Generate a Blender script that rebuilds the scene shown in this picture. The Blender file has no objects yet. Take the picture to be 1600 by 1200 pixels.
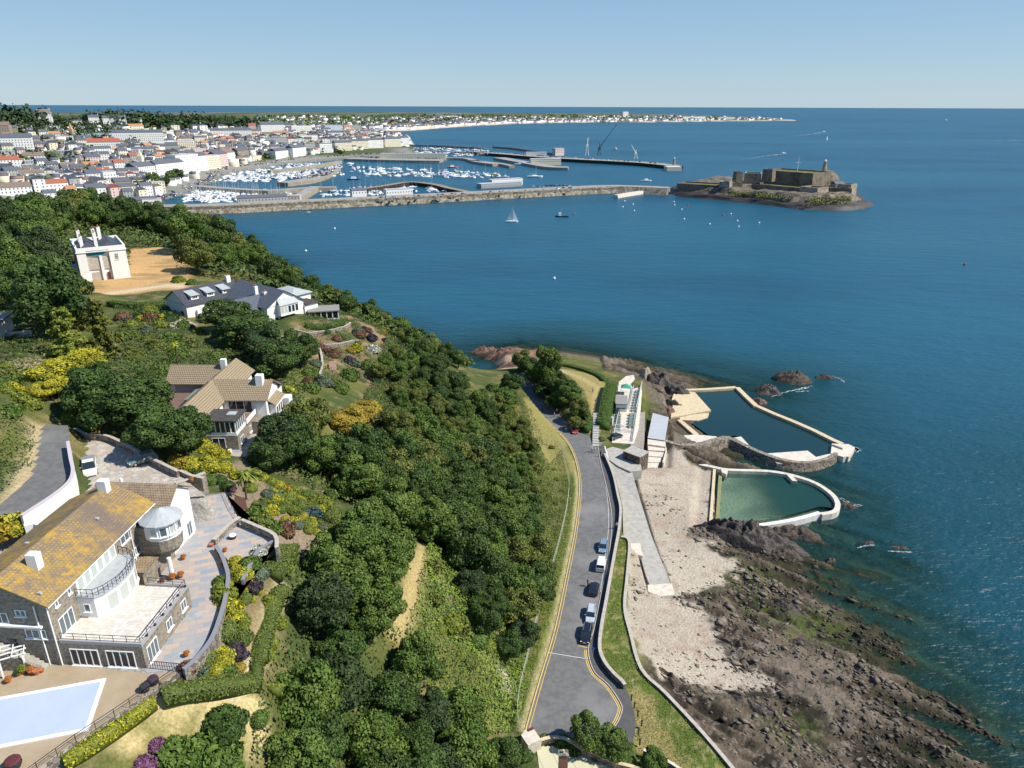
import bpy, bmesh, math, random
import numpy as np
from mathutils import Vector, Matrix

# ---------------------------------------------------------------- camera
F = 1110.0; PITCH = math.radians(21.4); ROLL = math.radians(0.2); CAMZ = 95.0
fw = np.array([0, math.cos(PITCH), -math.sin(PITCH)])
_r = np.array([1, 0, 0.]); _u = np.array([0, math.sin(PITCH), math.cos(PITCH)])
rt = _r*math.cos(ROLL)+_u*math.sin(ROLL); up = -_r*math.sin(ROLL)+_u*math.cos(ROLL)
CPOS = np.array([0, 0, CAMZ])
scene = bpy.context.scene
cam_d = bpy.data.cameras.new('camera'); cam = bpy.data.objects.new('camera', cam_d)
scene.collection.objects.link(cam); scene.camera = cam
cam_d.sensor_width = 36.0; cam_d.lens = 36.0*F/1600.0; cam_d.clip_start = 0.5; cam_d.clip_end = 120000
cam.matrix_world = Matrix(((rt[0], up[0], -fw[0], 0), (rt[1], up[1], -fw[1], 0), (rt[2], up[2], -fw[2], CAMZ), (0, 0, 0, 1)))
# ---------------------------------------------------------------- world, sun, exposure
SUN_EL = math.radians(48); SUN_AZ = math.radians(100)      # azimuth clockwise from +Y: the sun stands to the right
w = bpy.data.worlds.new('World'); scene.world = w; w.use_nodes = True
nt = w.node_tree; bg = nt.nodes['Background']
sky = nt.nodes.new('ShaderNodeTexSky'); sky.sky_type = 'NISHITA'; sky.sun_disc = False
sky.sun_elevation = SUN_EL; sky.sun_rotation = SUN_AZ; sky.altitude = 60; sky.air_density = 1.0; sky.dust_density = 0.25; sky.ozone_density = 2.5
_gm = nt.nodes.new('ShaderNodeMix'); _gm.data_type = 'RGBA'; _gm.inputs[0].default_value = 0.75
_tc = nt.nodes.new('ShaderNodeTexCoord'); _sp = nt.nodes.new('ShaderNodeSeparateXYZ'); nt.links.new(_tc.outputs['Generated'], _sp.inputs[0])
_cr = nt.nodes.new('ShaderNodeValToRGB'); nt.links.new(_sp.outputs[2], _cr.inputs[0])
_cr.color_ramp.elements[0].position = 0.0; _cr.color_ramp.elements[0].color = (.33, .47, .58, 1); _cr.color_ramp.elements[1].position = .22; _cr.color_ramp.elements[1].color = (.145, .31, .52, 1)
_e = _cr.color_ramp.elements.new(.06); _e.color = (.26, .41, .56, 1); _e = _cr.color_ramp.elements.new(.7); _e.color = (.06, .17, .42, 1)
_ms = nt.nodes.new('ShaderNodeVectorMath'); _ms.operation = 'SCALE'; _ms.inputs['Scale'].default_value = 1/0.085; nt.links.new(_cr.outputs[0], _ms.inputs[0])
nt.links.new(sky.outputs[0], _gm.inputs[6]); nt.links.new(_ms.outputs[0], _gm.inputs[7]); nt.links.new(_gm.outputs[2], bg.inputs[0]); bg.inputs[1].default_value = 0.085
sd = bpy.data.lights.new('sun', 'SUN'); sd.energy = 4.9; sd.angle = math.radians(0.5); sd.color = (1.0, 0.95, 0.86)
sun = bpy.data.objects.new('sun', sd); scene.collection.objects.link(sun)
_sv = Vector((math.sin(SUN_AZ)*math.cos(SUN_EL), math.cos(SUN_AZ)*math.cos(SUN_EL), math.sin(SUN_EL)))
sun.rotation_euler = _sv.to_track_quat('Z', 'Y').to_euler(); sun.location = (200, 100, 400)
scene.view_settings.view_transform = 'Standard'; scene.view_settings.look = 'None'
scene.view_settings.exposure = 0.42; scene.view_settings.gamma = 1.0
scene.render.engine = 'CYCLES'
scene.cycles.max_bounces = 5; scene.cycles.diffuse_bounces = 2; scene.cycles.glossy_bounces = 2
scene.cycles.transparent_max_bounces = 6; scene.cycles.transmission_bounces = 2; scene.cycles.volume_bounces = 0
scene.cycles.caustics_reflective = False; scene.cycles.caustics_refractive = False
scene.render.resolution_x = 1024; scene.render.resolution_y = 768

# ---------------------------------------------------------------- pixel helpers (photo pixels, 1600x1200) to world points
def at(px, py, z=0.0):
    d = fw+rt*((px-800)/F)+up*((600-py)/F)
    return CPOS+d*((z-CAMZ)/d[2])
def P2(px, py, z=0.0):
    p = at(px, py, z); return (float(p[0]), float(p[1]))
def proj(p):
    d = np.array(p, float)-CPOS; k = d@fw
    return 800+F*(d@rt)/k, 600-F*(d@up)/k, k
def poly(pts, z): return [P2(x, y, z) for x, y in pts]

# ---------------------------------------------------------------- node materials
MATS = {}
def _n(nt, t, **kw):
    n = nt.nodes.new(t)
    for k, v in kw.items():
        if isinstance(k, str) and hasattr(n, k): setattr(n, k, v)
    return n
def rgba(c): return (c[0], c[1], c[2], 1)
def mixc(nt, fac, a, b, mode='MIX'):
    m = nt.nodes.new('ShaderNodeMix'); m.data_type = 'RGBA'; m.blend_type = mode
    for s, v in ((m.inputs[0], fac), (m.inputs[6], a), (m.inputs[7], b)):
        if isinstance(v, (int, float)): s.default_value = v
        elif isinstance(v, tuple): s.default_value = rgba(v)
        else: nt.links.new(v, s)
    return m.outputs[2]
def ramp(nt, src, lo, hi, a=0.0, b=1.0):
    m = nt.nodes.new('ShaderNodeMapRange'); m.inputs[1].default_value = lo; m.inputs[2].default_value = hi
    m.inputs[3].default_value = a; m.inputs[4].default_value = b
    nt.links.new(src, m.inputs[0]); return m.outputs[0]
def M(name, col, rough=0.75, spec=0.25, noise=(), brick=None, voro=None, bump=None, metal=0.0, vcol=None, rnd=None, coat=0, alpha=None):
    """noise: [(scale, colour2, lo, hi)], brick: (w,h,mortar,mortar_col,col2) on UV metres, voro: (scale,(cols),mortar_col,edge)"""
    if name in MATS: return MATS[name]
    m = bpy.data.materials.new(name); m.use_nodes = True; nt = m.node_tree
    b = nt.nodes['Principled BSDF']; b.inputs['Roughness'].default_value = rough
    b.inputs['Specular IOR Level'].default_value = spec; b.inputs['Metallic'].default_value = metal
    if coat: b.inputs['Coat Weight'].default_value = coat
    geo = nt.nodes.new('ShaderNodeTexCoord'); pos = geo.outputs['Object']
    cur = tuple(col)
    hgt = None
    if vcol:
        a = nt.nodes.new('ShaderNodeAttribute'); a.attribute_name = vcol; cur = a.outputs['Color']
    if rnd:                                           # second colour chosen by per-face attribute
        a = nt.nodes.new('ShaderNodeAttribute'); a.attribute_name = 'lv'
        cur = mixc(nt, a.outputs['Fac'], cur, tuple(rnd))
    if brick:
        bw, bh, mo, mc, c2 = brick
        t = nt.nodes.new('ShaderNodeTexBrick'); nt.links.new(geo.outputs['UV'], t.inputs['Vector'])
        t.inputs['Scale'].default_value = 1; t.inputs['Brick Width'].default_value = bw; t.inputs['Row Height'].default_value = bh
        t.inputs['Mortar Size'].default_value = mo; t.inputs['Mortar Smooth'].default_value = 0.2
        t.inputs['Color1'].default_value = rgba(col); t.inputs['Color2'].default_value = rgba(c2); t.inputs['Mortar'].default_value = rgba(mc)
        t.inputs['Bias'].default_value = 0.0
        cur = t.outputs['Color']; hgt = t.outputs['Fac']
    if voro:
        sc, cols, mc, ed = voro
        v = nt.nodes.new('ShaderNodeTexVoronoi'); v.inputs['Scale'].default_value = sc; nt.links.new(pos, v.inputs['Vector'])
        sx = nt.nodes.new('ShaderNodeSeparateColor'); nt.links.new(v.outputs['Color'], sx.inputs[0])
        cur = mixc(nt, sx.outputs[0], tuple(cols[0]), tuple(cols[1]))
        if len(cols) > 2:
            cur = mixc(nt, ramp(nt, sx.outputs[1], .7, .75), cur, tuple(cols[2]))
        e = nt.nodes.new('ShaderNodeTexVoronoi'); e.feature = 'DISTANCE_TO_EDGE'; e.inputs['Scale'].default_value = sc; nt.links.new(pos, e.inputs['Vector'])
        cur = mixc(nt, ramp(nt, e.outputs['Distance'], 0, ed), tuple(mc), cur); hgt = ramp(nt, e.outputs['Distance'], 0, ed*1.5)
    for i, (sc, c2, lo, hi) in enumerate(noise):
        t = nt.nodes.new('ShaderNodeTexNoise'); t.inputs['Scale'].default_value = sc; t.inputs['Detail'].default_value = 5
        t.inputs['Roughness'].default_value = 0.62
        if isinstance(sc, tuple): pass
        nt.links.new(pos, t.inputs['Vector'])
        cur = mixc(nt, ramp(nt, t.outputs[0], lo, hi), cur, tuple(c2))
        if hgt is None and i == 0: hgt = t.outputs[0]
    if isinstance(cur, tuple): b.inputs['Base Color'].default_value = rgba(cur)
    else: nt.links.new(cur, b.inputs['Base Color'])
    if bump:
        bs, bd = bump
        if isinstance(bs, (int, float)) and bs > 0:
            t = nt.nodes.new('ShaderNodeTexNoise'); t.inputs['Scale'].default_value = bs; t.inputs['Detail'].default_value = 4
            nt.links.new(pos, t.inputs['Vector']); h = t.outputs[0]
        else: h = hgt
        bp = nt.nodes.new('ShaderNodeBump'); bp.inputs['Strength'].default_value = 0.8; bp.inputs['Distance'].default_value = bd
        nt.links.new(h, bp.inputs['Height']); nt.links.new(bp.outputs[0], b.inputs['Normal'])
    MATS[name] = m; return m
def glass(name='glass_dark', col=(0.02, 0.03, 0.04), rough=0.08):
    return M(name, col, rough=rough, spec=0.6)

# ---------------------------------------------------------------- mesh building
def npmesh(name, V, Fq, mats, fmat=None, attr=None, smooth=False, uv=True, vcol=None, parent=None, loc=(0, 0, 0), rot=0.0, fverts=None):
    """V (n,3) array; Fq (m,k) int array, all faces the same size"""
    me = bpy.data.meshes.new(name); V = np.asarray(V, np.float32); Fq = np.asarray(Fq, np.int32)
    n, k = Fq.shape
    me.vertices.add(len(V)); me.vertices.foreach_set('co', V.ravel())
    me.loops.add(n*k); me.loops.foreach_set('vertex_index', Fq.ravel())
    me.polygons.add(n); me.polygons.foreach_set('loop_start', np.arange(0, n*k, k, dtype=np.int32))
    if smooth: me.polygons.foreach_set('use_smooth', np.ones(n, bool))
    for mt in mats: me.materials.append(mt)
    if fmat is not None: me.polygons.foreach_set('material_index', np.asarray(fmat, np.int32))
    me.update(calc_edges=True)
    if attr is not None:
        for an, (dom, arr) in attr.items():
            a = me.attributes.new(an, 'FLOAT', dom); a.data.foreach_set('value', np.asarray(arr, np.float32))
    if vcol is not None:
        a = me.color_attributes.new('Col', 'FLOAT_COLOR', 'POINT')
        c = np.ones((len(V), 4), np.float32); c[:, :3] = vcol; a.data.foreach_set('color', c.ravel())
    o = bpy.data.objects.new(name, me); scene.collection.objects.link(o)
    o.location = loc; o.rotation_euler = (0, 0, rot)
    if parent: o.parent = parent
    return o

class MB:
    def __init__(s): s.v = []; s.f = []; s.m = []; s.T = None
    def add(s, vs, fs, mi=0):
        b = len(s.v)
        if s.T is not None: vs = [tuple(s.T @ Vector(p)) for p in vs]
        s.v += [tuple(map(float, p)) for p in vs]
        for q in fs: s.f.append([b+i for i in q]); s.m.append(mi)
        return s
    def frame(s, origin=(0, 0, 0), rot=0.0): s.T = Matrix.Translation(origin) @ Matrix.Rotation(rot, 4, 'Z'); return s
    def noframe(s): s.T = None; return s
    def box(s, x0, x1, y0, y1, z0, z1, mi=0):
        if x0 > x1: x0, x1 = x1, x0
        if y0 > y1: y0, y1 = y1, y0
        v = [(x0, y0, z0), (x1, y0, z0), (x1, y1, z0), (x0, y1, z0), (x0, y0, z1), (x1, y0, z1), (x1, y1, z1), (x0, y1, z1)]
        return s.add(v, [(0, 3, 2, 1), (4, 5, 6, 7), (0, 1, 5, 4), (1, 2, 6, 5), (2, 3, 7, 6), (3, 0, 4, 7)], mi)
    def cbox(s, cx, cy, z0, sx, sy, h, rot=0.0, mi=0, taper=1.0):
        c, q = math.cos(rot), math.sin(rot); v = []
        for zz, t in ((z0, 1.0), (z0+h, taper)):
            for a, b in ((-1, -1), (1, -1), (1, 1), (-1, 1)):
                x, y = a*sx/2*t, b*sy/2*t; v.append((cx+x*c-y*q, cy+x*q+y*c, zz))
        return s.add(v, [(0, 3, 2, 1), (4, 5, 6, 7), (0, 1, 5, 4), (1, 2, 6, 5), (2, 3, 7, 6), (3, 0, 4, 7)], mi)
    def prism(s, pl, z0, z1, mi=0, mtop=None, bottom=True):
        n = len(pl)
        ar = sum(pl[i][0]*pl[(i+1) % n][1]-pl[(i+1) % n][0]*pl[i][1] for i in range(n))
        if ar < 0: pl = pl[::-1]
        g = lambda z, i: z[i] if isinstance(z, (list, tuple)) else z
        v = [(p[0], p[1], g(z0, i)) for i, p in enumerate(pl)]+[(p[0], p[1], g(z1, i)) for i, p in enumerate(pl)]
        f = [(i, (i+1) % n, n+(i+1) % n, n+i) for i in range(n)]
        if bottom: f.append(tuple(range(n))[::-1])
        s.add(v, f, mi); s.add(v[n:], [tuple(range(n))], mi if mtop is None else mtop); return s
    def wall(s, path, th, z0, z1, mi=0, cap=None, capover=0.06, caph=0.08, closed=False):
        """a wall of thickness th along path [(x,y)], z0/z1 numbers or lists"""
        n = len(path); g = lambda z, i: z[i] if isinstance(z, (list, tuple)) else z
        L = []; Rr = []
        for i in range(n):
            a = path[max(i-1, 0)] if not closed else path[i-1]; b = path[min(i+1, n-1)] if not closed else path[(i+1) % n]
            c = path[i]
            d1 = np.array([c[0]-a[0], c[1]-a[1]]); d2 = np.array([b[0]-c[0], b[1]-c[1]])
            l1 = np.linalg.norm(d1); l2 = np.linalg.norm(d2)
            d1 = d1/l1 if l1 > 1e-6 else d2/max(l2, 1e-6); d2 = d2/l2 if l2 > 1e-6 else d1
            t = d1+d2; t = t/max(np.linalg.norm(t), 1e-6); nn = np.array([-t[1], t[0]]); k = th/2/max(abs(nn@np.array([-d1[1], d1[0]])), 0.5)
            L.append((c[0]+nn[0]*k, c[1]+nn[1]*k)); Rr.append((c[0]-nn[0]*k, c[1]-nn[1]*k))
        v = []
        for i in range(n): v += [(*L[i], g(z0, i)), (*Rr[i], g(z0, i)), (*Rr[i], g(z1, i)), (*L[i], g(z1, i))]
        f = []
        for i in range(n if closed else n-1):
            a = 4*i; b = 4*((i+1) % n)
            for k in range(4): f.append((a+k, a+(k+1) % 4, b+(k+1) % 4, b+k))
        if not closed: f += [(3, 2, 1, 0), (4*n-4, 4*n-3, 4*n-2, 4*n-1)]
        s.add(v, f, mi)
        if cap is not None:
            t0 = [g(z1, i)+0.003 for i in range(n)]; t1 = [z+caph for z in t0]
            s.wall(path, th+2*capover, t0, t1, cap, closed=closed)
        return s
    def bank(s, path, wt, wb, z0, z1, mi=0, mtop=None):
        n = len(path); P = np.array([(p[0], p[1]) for p in path]); T = np.gradient(P, axis=0); T /= np.linalg.norm(T, axis=1)[:, None]; N = np.stack([-T[:, 1], T[:, 0]], 1)
        g = lambda z, i: z[i] if isinstance(z, (list, tuple)) else z; v = []
        for i in range(n):
            for o, z in ((-g(wb, i)/2, g(z0, i)), (-g(wt, i)/2, g(z1, i)), (g(wt, i)/2, g(z1, i)), (g(wb, i)/2, g(z0, i))): v.append((P[i, 0]+N[i, 0]*o, P[i, 1]+N[i, 1]*o, z))
        for i in range(n-1):
            a = 4*i; b = a+4
            s.add([v[a], v[b], v[b+1], v[a+1]], [(3, 2, 1, 0)], mi); s.add([v[a+1], v[b+1], v[b+2], v[a+2]], [(3, 2, 1, 0)], mi if mtop is None else mtop); s.add([v[a+2], v[b+2], v[b+3], v[a+3]], [(3, 2, 1, 0)], mi)
        s.add(v[:4], [(0, 1, 2, 3)], mi); s.add(v[-4:], [(3, 2, 1, 0)], mi); return s
    def cyl(s, cx, cy, z0, r0, z1, r1=None, n=10, mi=0, cap=True, a0=0.0, sx=1.0, sy=1.0):
        if r1 is None: r1 = r0
        v = []
        for z, r in ((z0, r0), (z1, r1)):
            for i in range(n):
                a = a0+2*math.pi*i/n; v.append((cx+r*sx*math.cos(a), cy+r*sy*math.sin(a), z))
        f = [(i, (i+1) % n, n+(i+1) % n, n+i) for i in range(n)]
        if cap: f += [tuple(range(n))[::-1], tuple(range(n, 2*n))]
        return s.add(v, f, mi)
    def lathe(s, cx, cy, prof, n=12, mi=0, a0=0.0, a1=None):
        full = a1 is None; a1 = a0+2*math.pi if full else a1; m = n if full else n+1
        v = []
        for r, z in prof:
            for i in range(m):
                a = a0+(a1-a0)*i/n; v.append((cx+r*math.cos(a), cy+r*math.sin(a), z))
        f = []
        for j in range(len(prof)-1):
            for i in range(n):
                k = (i+1) % m; f.append((j*m+i, j*m+k, (j+1)*m+k, (j+1)*m+i))
        return s.add(v, f, mi)
    def tube(s, p, q, r0, r1=None, n=5, mi=0):
        p = Vector(p); q = Vector(q); r1 = r0 if r1 is None else r1; d = (q-p)
        if d.length < 1e-6: return s
        z = d.normalized(); x = z.orthogonal().normalized(); y = z.cross(x); v = []
        for c, r in ((p, r0), (q, r1)):
            for i in range(n):
                a = 2*math.pi*i/n; v.append(tuple(c+x*(r*math.cos(a))+y*(r*math.sin(a))))
        f = [(i, (i+1) % n, n+(i+1) % n, n+i) for i in range(n)]+[tuple(range(n))[::-1], tuple(range(n, 2*n))]
        return s.add(v, f, mi)
    def ball(s, c, r, n=8, mi=0, sz=1.0, sx=1.0, sy=1.0):
        m = max(n//2, 3); prof = [(max(1e-3, math.sin(math.pi*i/m)), -math.cos(math.pi*i/m)) for i in range(m+1)]
        v = []
        for rr, zz in prof:
            for i in range(n):
                a = 2*math.pi*i/n; v.append((c[0]+r*sx*rr*math.cos(a), c[1]+r*sy*rr*math.sin(a), c[2]+r*sz*zz))
        f = [(j*n+i, j*n+(i+1) % n, (j+1)*n+(i+1) % n, (j+1)*n+i) for j in range(m) for i in range(n)]
        return s.add(v, f, mi)
    def gable(s, x0, x1, y0, y1, ze, zr, axis='x', ov=0.4, th=0.18, mi=0, mg=None, ridge=0.5):
        """pitched roof slab over a rectangle, ridge along axis; mg = material of the gable triangles"""
        if axis == 'x':
            yr = y0+(y1-y0)*ridge; sl0 = (zr-ze)/(yr-y0); sl1 = (zr-ze)/(y1-yr)
            a = x0-ov; b = x1+ov; e0 = (y0-ov, ze-sl0*ov); e1 = (y1+ov, ze-sl1*ov); r = (yr, zr)
            T = lambda x, q, d=0: (x, q[0], q[1]+d)
        else:
            xr = x0+(x1-x0)*ridge; sl0 = (zr-ze)/(xr-x0); sl1 = (zr-ze)/(x1-xr)
            a = y0-ov; b = y1+ov; e0 = (x0-ov, ze-sl0*ov); e1 = (x1+ov, ze-sl1*ov); r = (xr, zr)
            T = lambda y, q, d=0: (q[0], y, q[1]+d)
        v = [T(k, q, d) for k in (a, b) for q in (e0, r, e1) for d in (th, 0)]
        # idx: k*6 + q*2 + d
        f = [(0, 6, 8, 2), (2, 8, 10, 4), (1, 3, 9, 7), (3, 5, 11, 9), (0, 1, 7, 6), (4, 10, 11, 5), (0, 2, 3, 1), (2, 4, 5, 3), (6, 7, 9, 8), (8, 9, 11, 10)]
        s.add(v, f, mi)
        if mg is not None:
            for k in ((x0, x1) if axis == 'x' else (y0, y1)):
                q0 = (y0, ze) if axis == 'x' else (x0, ze); q1 = (y1, ze) if axis == 'x' else (x1, ze)
                s.add([T(k, q0, .003), T(k, q1, .003), T(k, r, -.02)], [(0, 1, 2)], mg)
        return s
    def hip(s, x0, x1, y0, y1, ze, zr, ov=0.4, mi=0, inset=None):
        a, b, c, d = x0-ov, x1+ov, y0-ov, y1+ov
        if b-a > d-c:
            i = (d-c)/2 if inset is None else inset; r = [(a+i, (c+d)/2, zr), (b-i, (c+d)/2, zr)]
            f = [(0, 1, 5, 4), (1, 2, 5), (2, 3, 4, 5), (3, 0, 4)]
        else:
            i = (b-a)/2 if inset is None else inset; r = [((a+b)/2, c+i, zr), ((a+b)/2, d-i, zr)]
            f = [(0, 1, 4), (1, 2, 5, 4), (2, 3, 5), (3, 0, 4, 5)]
        v = [(a, c, ze), (b, c, ze), (b, d, ze), (a, d, ze)]+r
        s.add(v, f, mi); s.add([(a, c, ze-.02), (b, c, ze-.02), (b, d, ze-.02), (a, d, ze-.02)], [(3, 2, 1, 0)], mi)
        v2 = [(a, c, ze-.2), (b, c, ze-.2), (b, d, ze-.2), (a, d, ze-.2)]
        return s.add(v2+v[:4], [(0, 1, 5, 4), (1, 2, 6, 5), (2, 3, 7, 6), (3, 0, 4, 7)], mi)
    def build(s, name, mats, parent=None, loc=(0, 0, 0), rot=0.0, smooth=False, wloc=False):
        """wloc: vertices are world coordinates, subtract the parent's/own location"""
        if not isinstance(mats, (list, tuple)): mats = [mats]
        me = bpy.data.meshes.new(name)
        v = s.v
        if wloc is not False:
            ox, oy, oz = wloc; v = [(a-ox, b-oy, c-oz) for a, b, c in v]
        me.from_pydata(v, [], s.f)
        for m in mats: me.materials.append(m)
        me.polygons.foreach_set('material_index', s.m)
        if smooth: me.polygons.foreach_set('use_smooth', [True]*len(s.f))
        uvl = me.uv_layers.new(name='UVMap'); me.update()
        uv = np.zeros((len(me.loops), 2), np.float32)
        for pl in me.polygons:
            n = pl.normal
            if abs(n.z) > 0.995: ux, vx = Vector((1, 0, 0)), Vector((0, 1, 0))
            else: ux = Vector((0, 0, 1)).cross(n).normalized(); vx = n.cross(ux)
            for li in pl.loop_indices:
                p = me.vertices[me.loops[li].vertex_index].co; uv[li] = (p.dot(ux), p.dot(vx))
        uvl.data.foreach_set('uv', uv.ravel())
        o = bpy.data.objects.new(name, me); scene.collection.objects.link(o)
        o.location = loc; o.rotation_euler = (0, 0, rot)
        if parent: o.parent = parent
        return o

THINGS = []
def tag(o, label, cat, group=None):
    o['label'] = label; o['category'] = cat
    if group: o['group'] = group
    THINGS.append(o); return o
def thing(name, label, cat, loc=(0, 0, 0), rot=0.0, group=None):
    o = bpy.data.objects.new(name, None); scene.collection.objects.link(o); o.empty_display_size = 0.5
    o.location = loc; o.rotation_euler = (0, 0, rot); return tag(o, label, cat, group)
def struct(o): o['kind'] = 'structure'; return o
def stuff(o, label, cat): o['kind'] = 'stuff'; o['label'] = label; o['category'] = cat; return o
def copy_tree(root, loc, rot=None, label=None, group=None, scale=None):
    r = root.copy(); scene.collection.objects.link(r); r.location = loc
    if rot is not None: r.rotation_euler = (0, 0, rot)
    if scale is not None: r.scale = (scale, scale, scale) if isinstance(scale, (int, float)) else scale
    if label: r['label'] = label
    if group: r['group'] = group
    for ch in root.children:
        c = ch.copy(); scene.collection.objects.link(c); c.parent = r
        for g in ch.children:
            d = g.copy(); scene.collection.objects.link(d); d.parent = c
    THINGS.append(r); return r
def setmat(o, mt, i=0):
    o.material_slots[i].link = 'OBJECT'; o.material_slots[i].material = mt

# ---------------------------------------------------------------- numpy noise
_rs = np.random.RandomState(7); _NT = _rs.rand(256, 256)
def vnoise(x, y):
    xi = np.floor(x).astype(int); yi = np.floor(y).astype(int); fx = x-xi; fy = y-yi
    fx = fx*fx*(3-2*fx); fy = fy*fy*(3-2*fy); g = lambda a, b: _NT[a & 255, b & 255]
    return (g(xi, yi)*(1-fx)+g(xi+1, yi)*fx)*(1-fy)+(g(xi, yi+1)*(1-fx)+g(xi+1, yi+1)*fx)*fy
def fbm(x, y, o=4, g=0.5):
    s = 0; a = 1; t = 0
    for i in range(o): s = s+a*vnoise(x*2**i+17.3*i, y*2**i+5.1*i); t += a; a *= g
    return s/t
def ridged(x, y, o=4):
    s = 0; a = 1; t = 0
    for i in range(o): s = s+a*(1-abs(2*vnoise(x*2**i+31*i, y*2**i+9*i)-1)); t += a; a *= .55
    return s/t
def sdist(pl, X, Y):
    """signed distance to polygon (negative inside)"""
    d = np.full(X.shape, 1e9); ins = np.zeros(X.shape, bool); n = len(pl)
    for i in range(n):
        x0, y0 = pl[i]; x1, y1 = pl[(i+1) % n]; ex, ey = x1-x0, y1-y0
        t = np.clip(((X-x0)*ex+(Y-y0)*ey)/max(ex*ex+ey*ey, 1e-9), 0, 1)
        d = np.minimum(d, np.hypot(X-x0-t*ex, Y-y0-t*ey))
        c = (y0 > Y) != (y1 > Y)
        ins ^= c & (X < ex*(Y-y0)/(ey if abs(ey) > 1e-9 else 1e-9)+x0)
    return np.where(ins, -d, d)
def ldist(pl, X, Y):
    d = np.full(np.shape(X), 1e9)
    for i in range(len(pl)-1):
        x0, y0 = pl[i]; x1, y1 = pl[i+1]; ex, ey = x1-x0, y1-y0
        t = np.clip(((X-x0)*ex+(Y-y0)*ey)/max(ex*ex+ey*ey, 1e-9), 0, 1)
        d = np.minimum(d, np.hypot(X-x0-t*ex, Y-y0-t*ey))
    return d
def inpoly(pl, x, y): return float(sdist(pl, np.array([x]), np.array([y]))[0]) < 0
def smooth_path(pts, k=4):
    """Catmull-Rom through 2-D points"""
    out = []; n = len(pts)
    for i in range(n-1):
        p0 = pts[max(i-1, 0)]; p1 = pts[i]; p2 = pts[i+1]; p3 = pts[min(i+2, n-1)]
        for j in range(k):
            t = j/k
            out.append(tuple(0.5*((2*p1[c])+(-p0[c]+p2[c])*t+(2*p0[c]-5*p1[c]+4*p2[c]-p3[c])*t*t+(-p0[c]+3*p1[c]-3*p2[c]+p3[c])*t**3) for c in range(len(p1))))
    out.append(tuple(pts[-1])); return out
# ================================================================ TERRAIN
CP = [ # photo x, photo y, ground height: the lie of the land as read from the photograph
(0,1190,41),(150,1120,41),(260,1060,41),(330,950,41),(370,850,41),(100,1000,41),(330,790,41),
(400,960,38.5),(430,900,38.5),(350,1040,38.5),(300,1110,38.5),(190,1190,39),(400,1050,36.5),(420,1110,34),(350,1140,36),(260,1190,36.5),
(450,790,38.5),(520,800,36),(400,745,40.5),(560,812,34),(330,720,42),(430,840,38.5),
(180,700,44.5),(150,740,44.5),(240,710,44.5),(110,690,45),(80,660,47),(70,740,47),(20,790,46.5),(90,630,47.3),(0,810,46),
(0,700,49),(30,620,50),(0,640,51),(0,560,50),(365,702,42),(430,645,41),(405,690,40),(480,640,39),(240,625,44.5),(300,650,44),(200,610,45),(150,610,46),
(100,580,47),(200,540,45),(300,540,43),(30,550,48),(400,560,40),(500,560,37.5),(560,540,36),(600,520,34),(560,600,34),(470,590,39),
(300,503,41.5),(400,495,41),(480,502,41),(540,492,39),(560,500,38),(250,500,42.5),(150,500,44),
(140,440,41),(230,420,41),(280,440,41),(250,400,41),(200,465,41.8),(50,450,44),(0,400,46),(60,350,44),(0,330,46),(0,500,47),(130,370,43),(180,340,40),(230,335,38),
(300,400,39),(350,400,36),(400,430,35),(440,440,34),(500,470,32),(560,490,31),(620,540,28.5),(680,580,24),(720,610,20),(760,650,14),(795,690,11),
(600,620,30),(650,650,26),(700,700,21),(760,740,15),(815,760,9.5),(500,680,36),(560,720,31),(620,760,26),(700,800,20),(780,830,13),(830,840,8.8),
(560,820,31.5),(620,850,27.5),(660,860,26.5),(650,920,26),(620,980,25.5),(700,900,20),(760,900,15),(805,950,10.5),(825,920,8.8),(500,900,33.5),(450,850,37),(450,950,35.5),
(500,1000,31),(560,1050,25.5),(620,1080,20),(700,1000,19),(760,1050,12.5),(790,1100,8.6),(700,1120,13),(640,1180,15),(560,1180,20),(480,1150,27),(420,1190,31),(540,950,30),(725,1180,10),(790,1180,7.6),
(855,800,7.6),(890,760,7.4),(860,1000,7.2),(830,1090,7.2),(865,900,7.5),
(880,600,8.5),(920,600,7.8),(940,650,7.2),(860,565,7),(900,570,6.5),(830,575,7.5),(800,575,6),(790,558,3),(770,550,2),(830,555,2),(900,560,3.5),(940,575,3),
(985,620,6.5),(965,680,6.7),(985,592,6),(1010,660,6.2),
(1020,740,3.8),(1060,770,2.9),(1060,850,2.6),(1005,870,4),(1100,845,2.2),(1100,760,1.6),(1010,950,3.2),(1050,1000,2.6),(1100,1000,1.8),(1150,1060,1.3),(1120,920,1.5),(990,930,3.8),
(1020,1010,3.2),(1060,1080,2.6),(1110,1150,2.2),(1150,1200,2.0),
(1200,900,.9),(1300,960,.45),(1400,1010,.1),(1200,1000,1.0),(1300,1090,.8),(1400,1170,.6),(1500,1200,.2),(1100,1100,2),(1200,1180,1.5),
(1050,680,3),(1080,670,1.2),(1040,620,2.2),(1020,600,2.2),(1050,600,.8),
(980,1000,6.2),(1000,1080,5.6),(1040,1120,5),(1090,1180,4.4),(1000,1130,6.6),(1030,1190,6.2),(880,1190,6.8),(950,1195,6.8),
(1280,870,-.8),(1350,880,-2),(1500,900,-6),(1450,990,-2),(1550,1080,-2.4),(1590,1190,-1.2),(1500,1100,-.9),(1600,1000,-7),(1100,560,-7),(1300,650,-5),(1380,740,-6),(1000,520,-9),
(880,520,-7),(800,525,-6),(1500,650,-12),(1250,610,-3),(1350,800,-2.4),(1420,900,-2.4),
]
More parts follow.
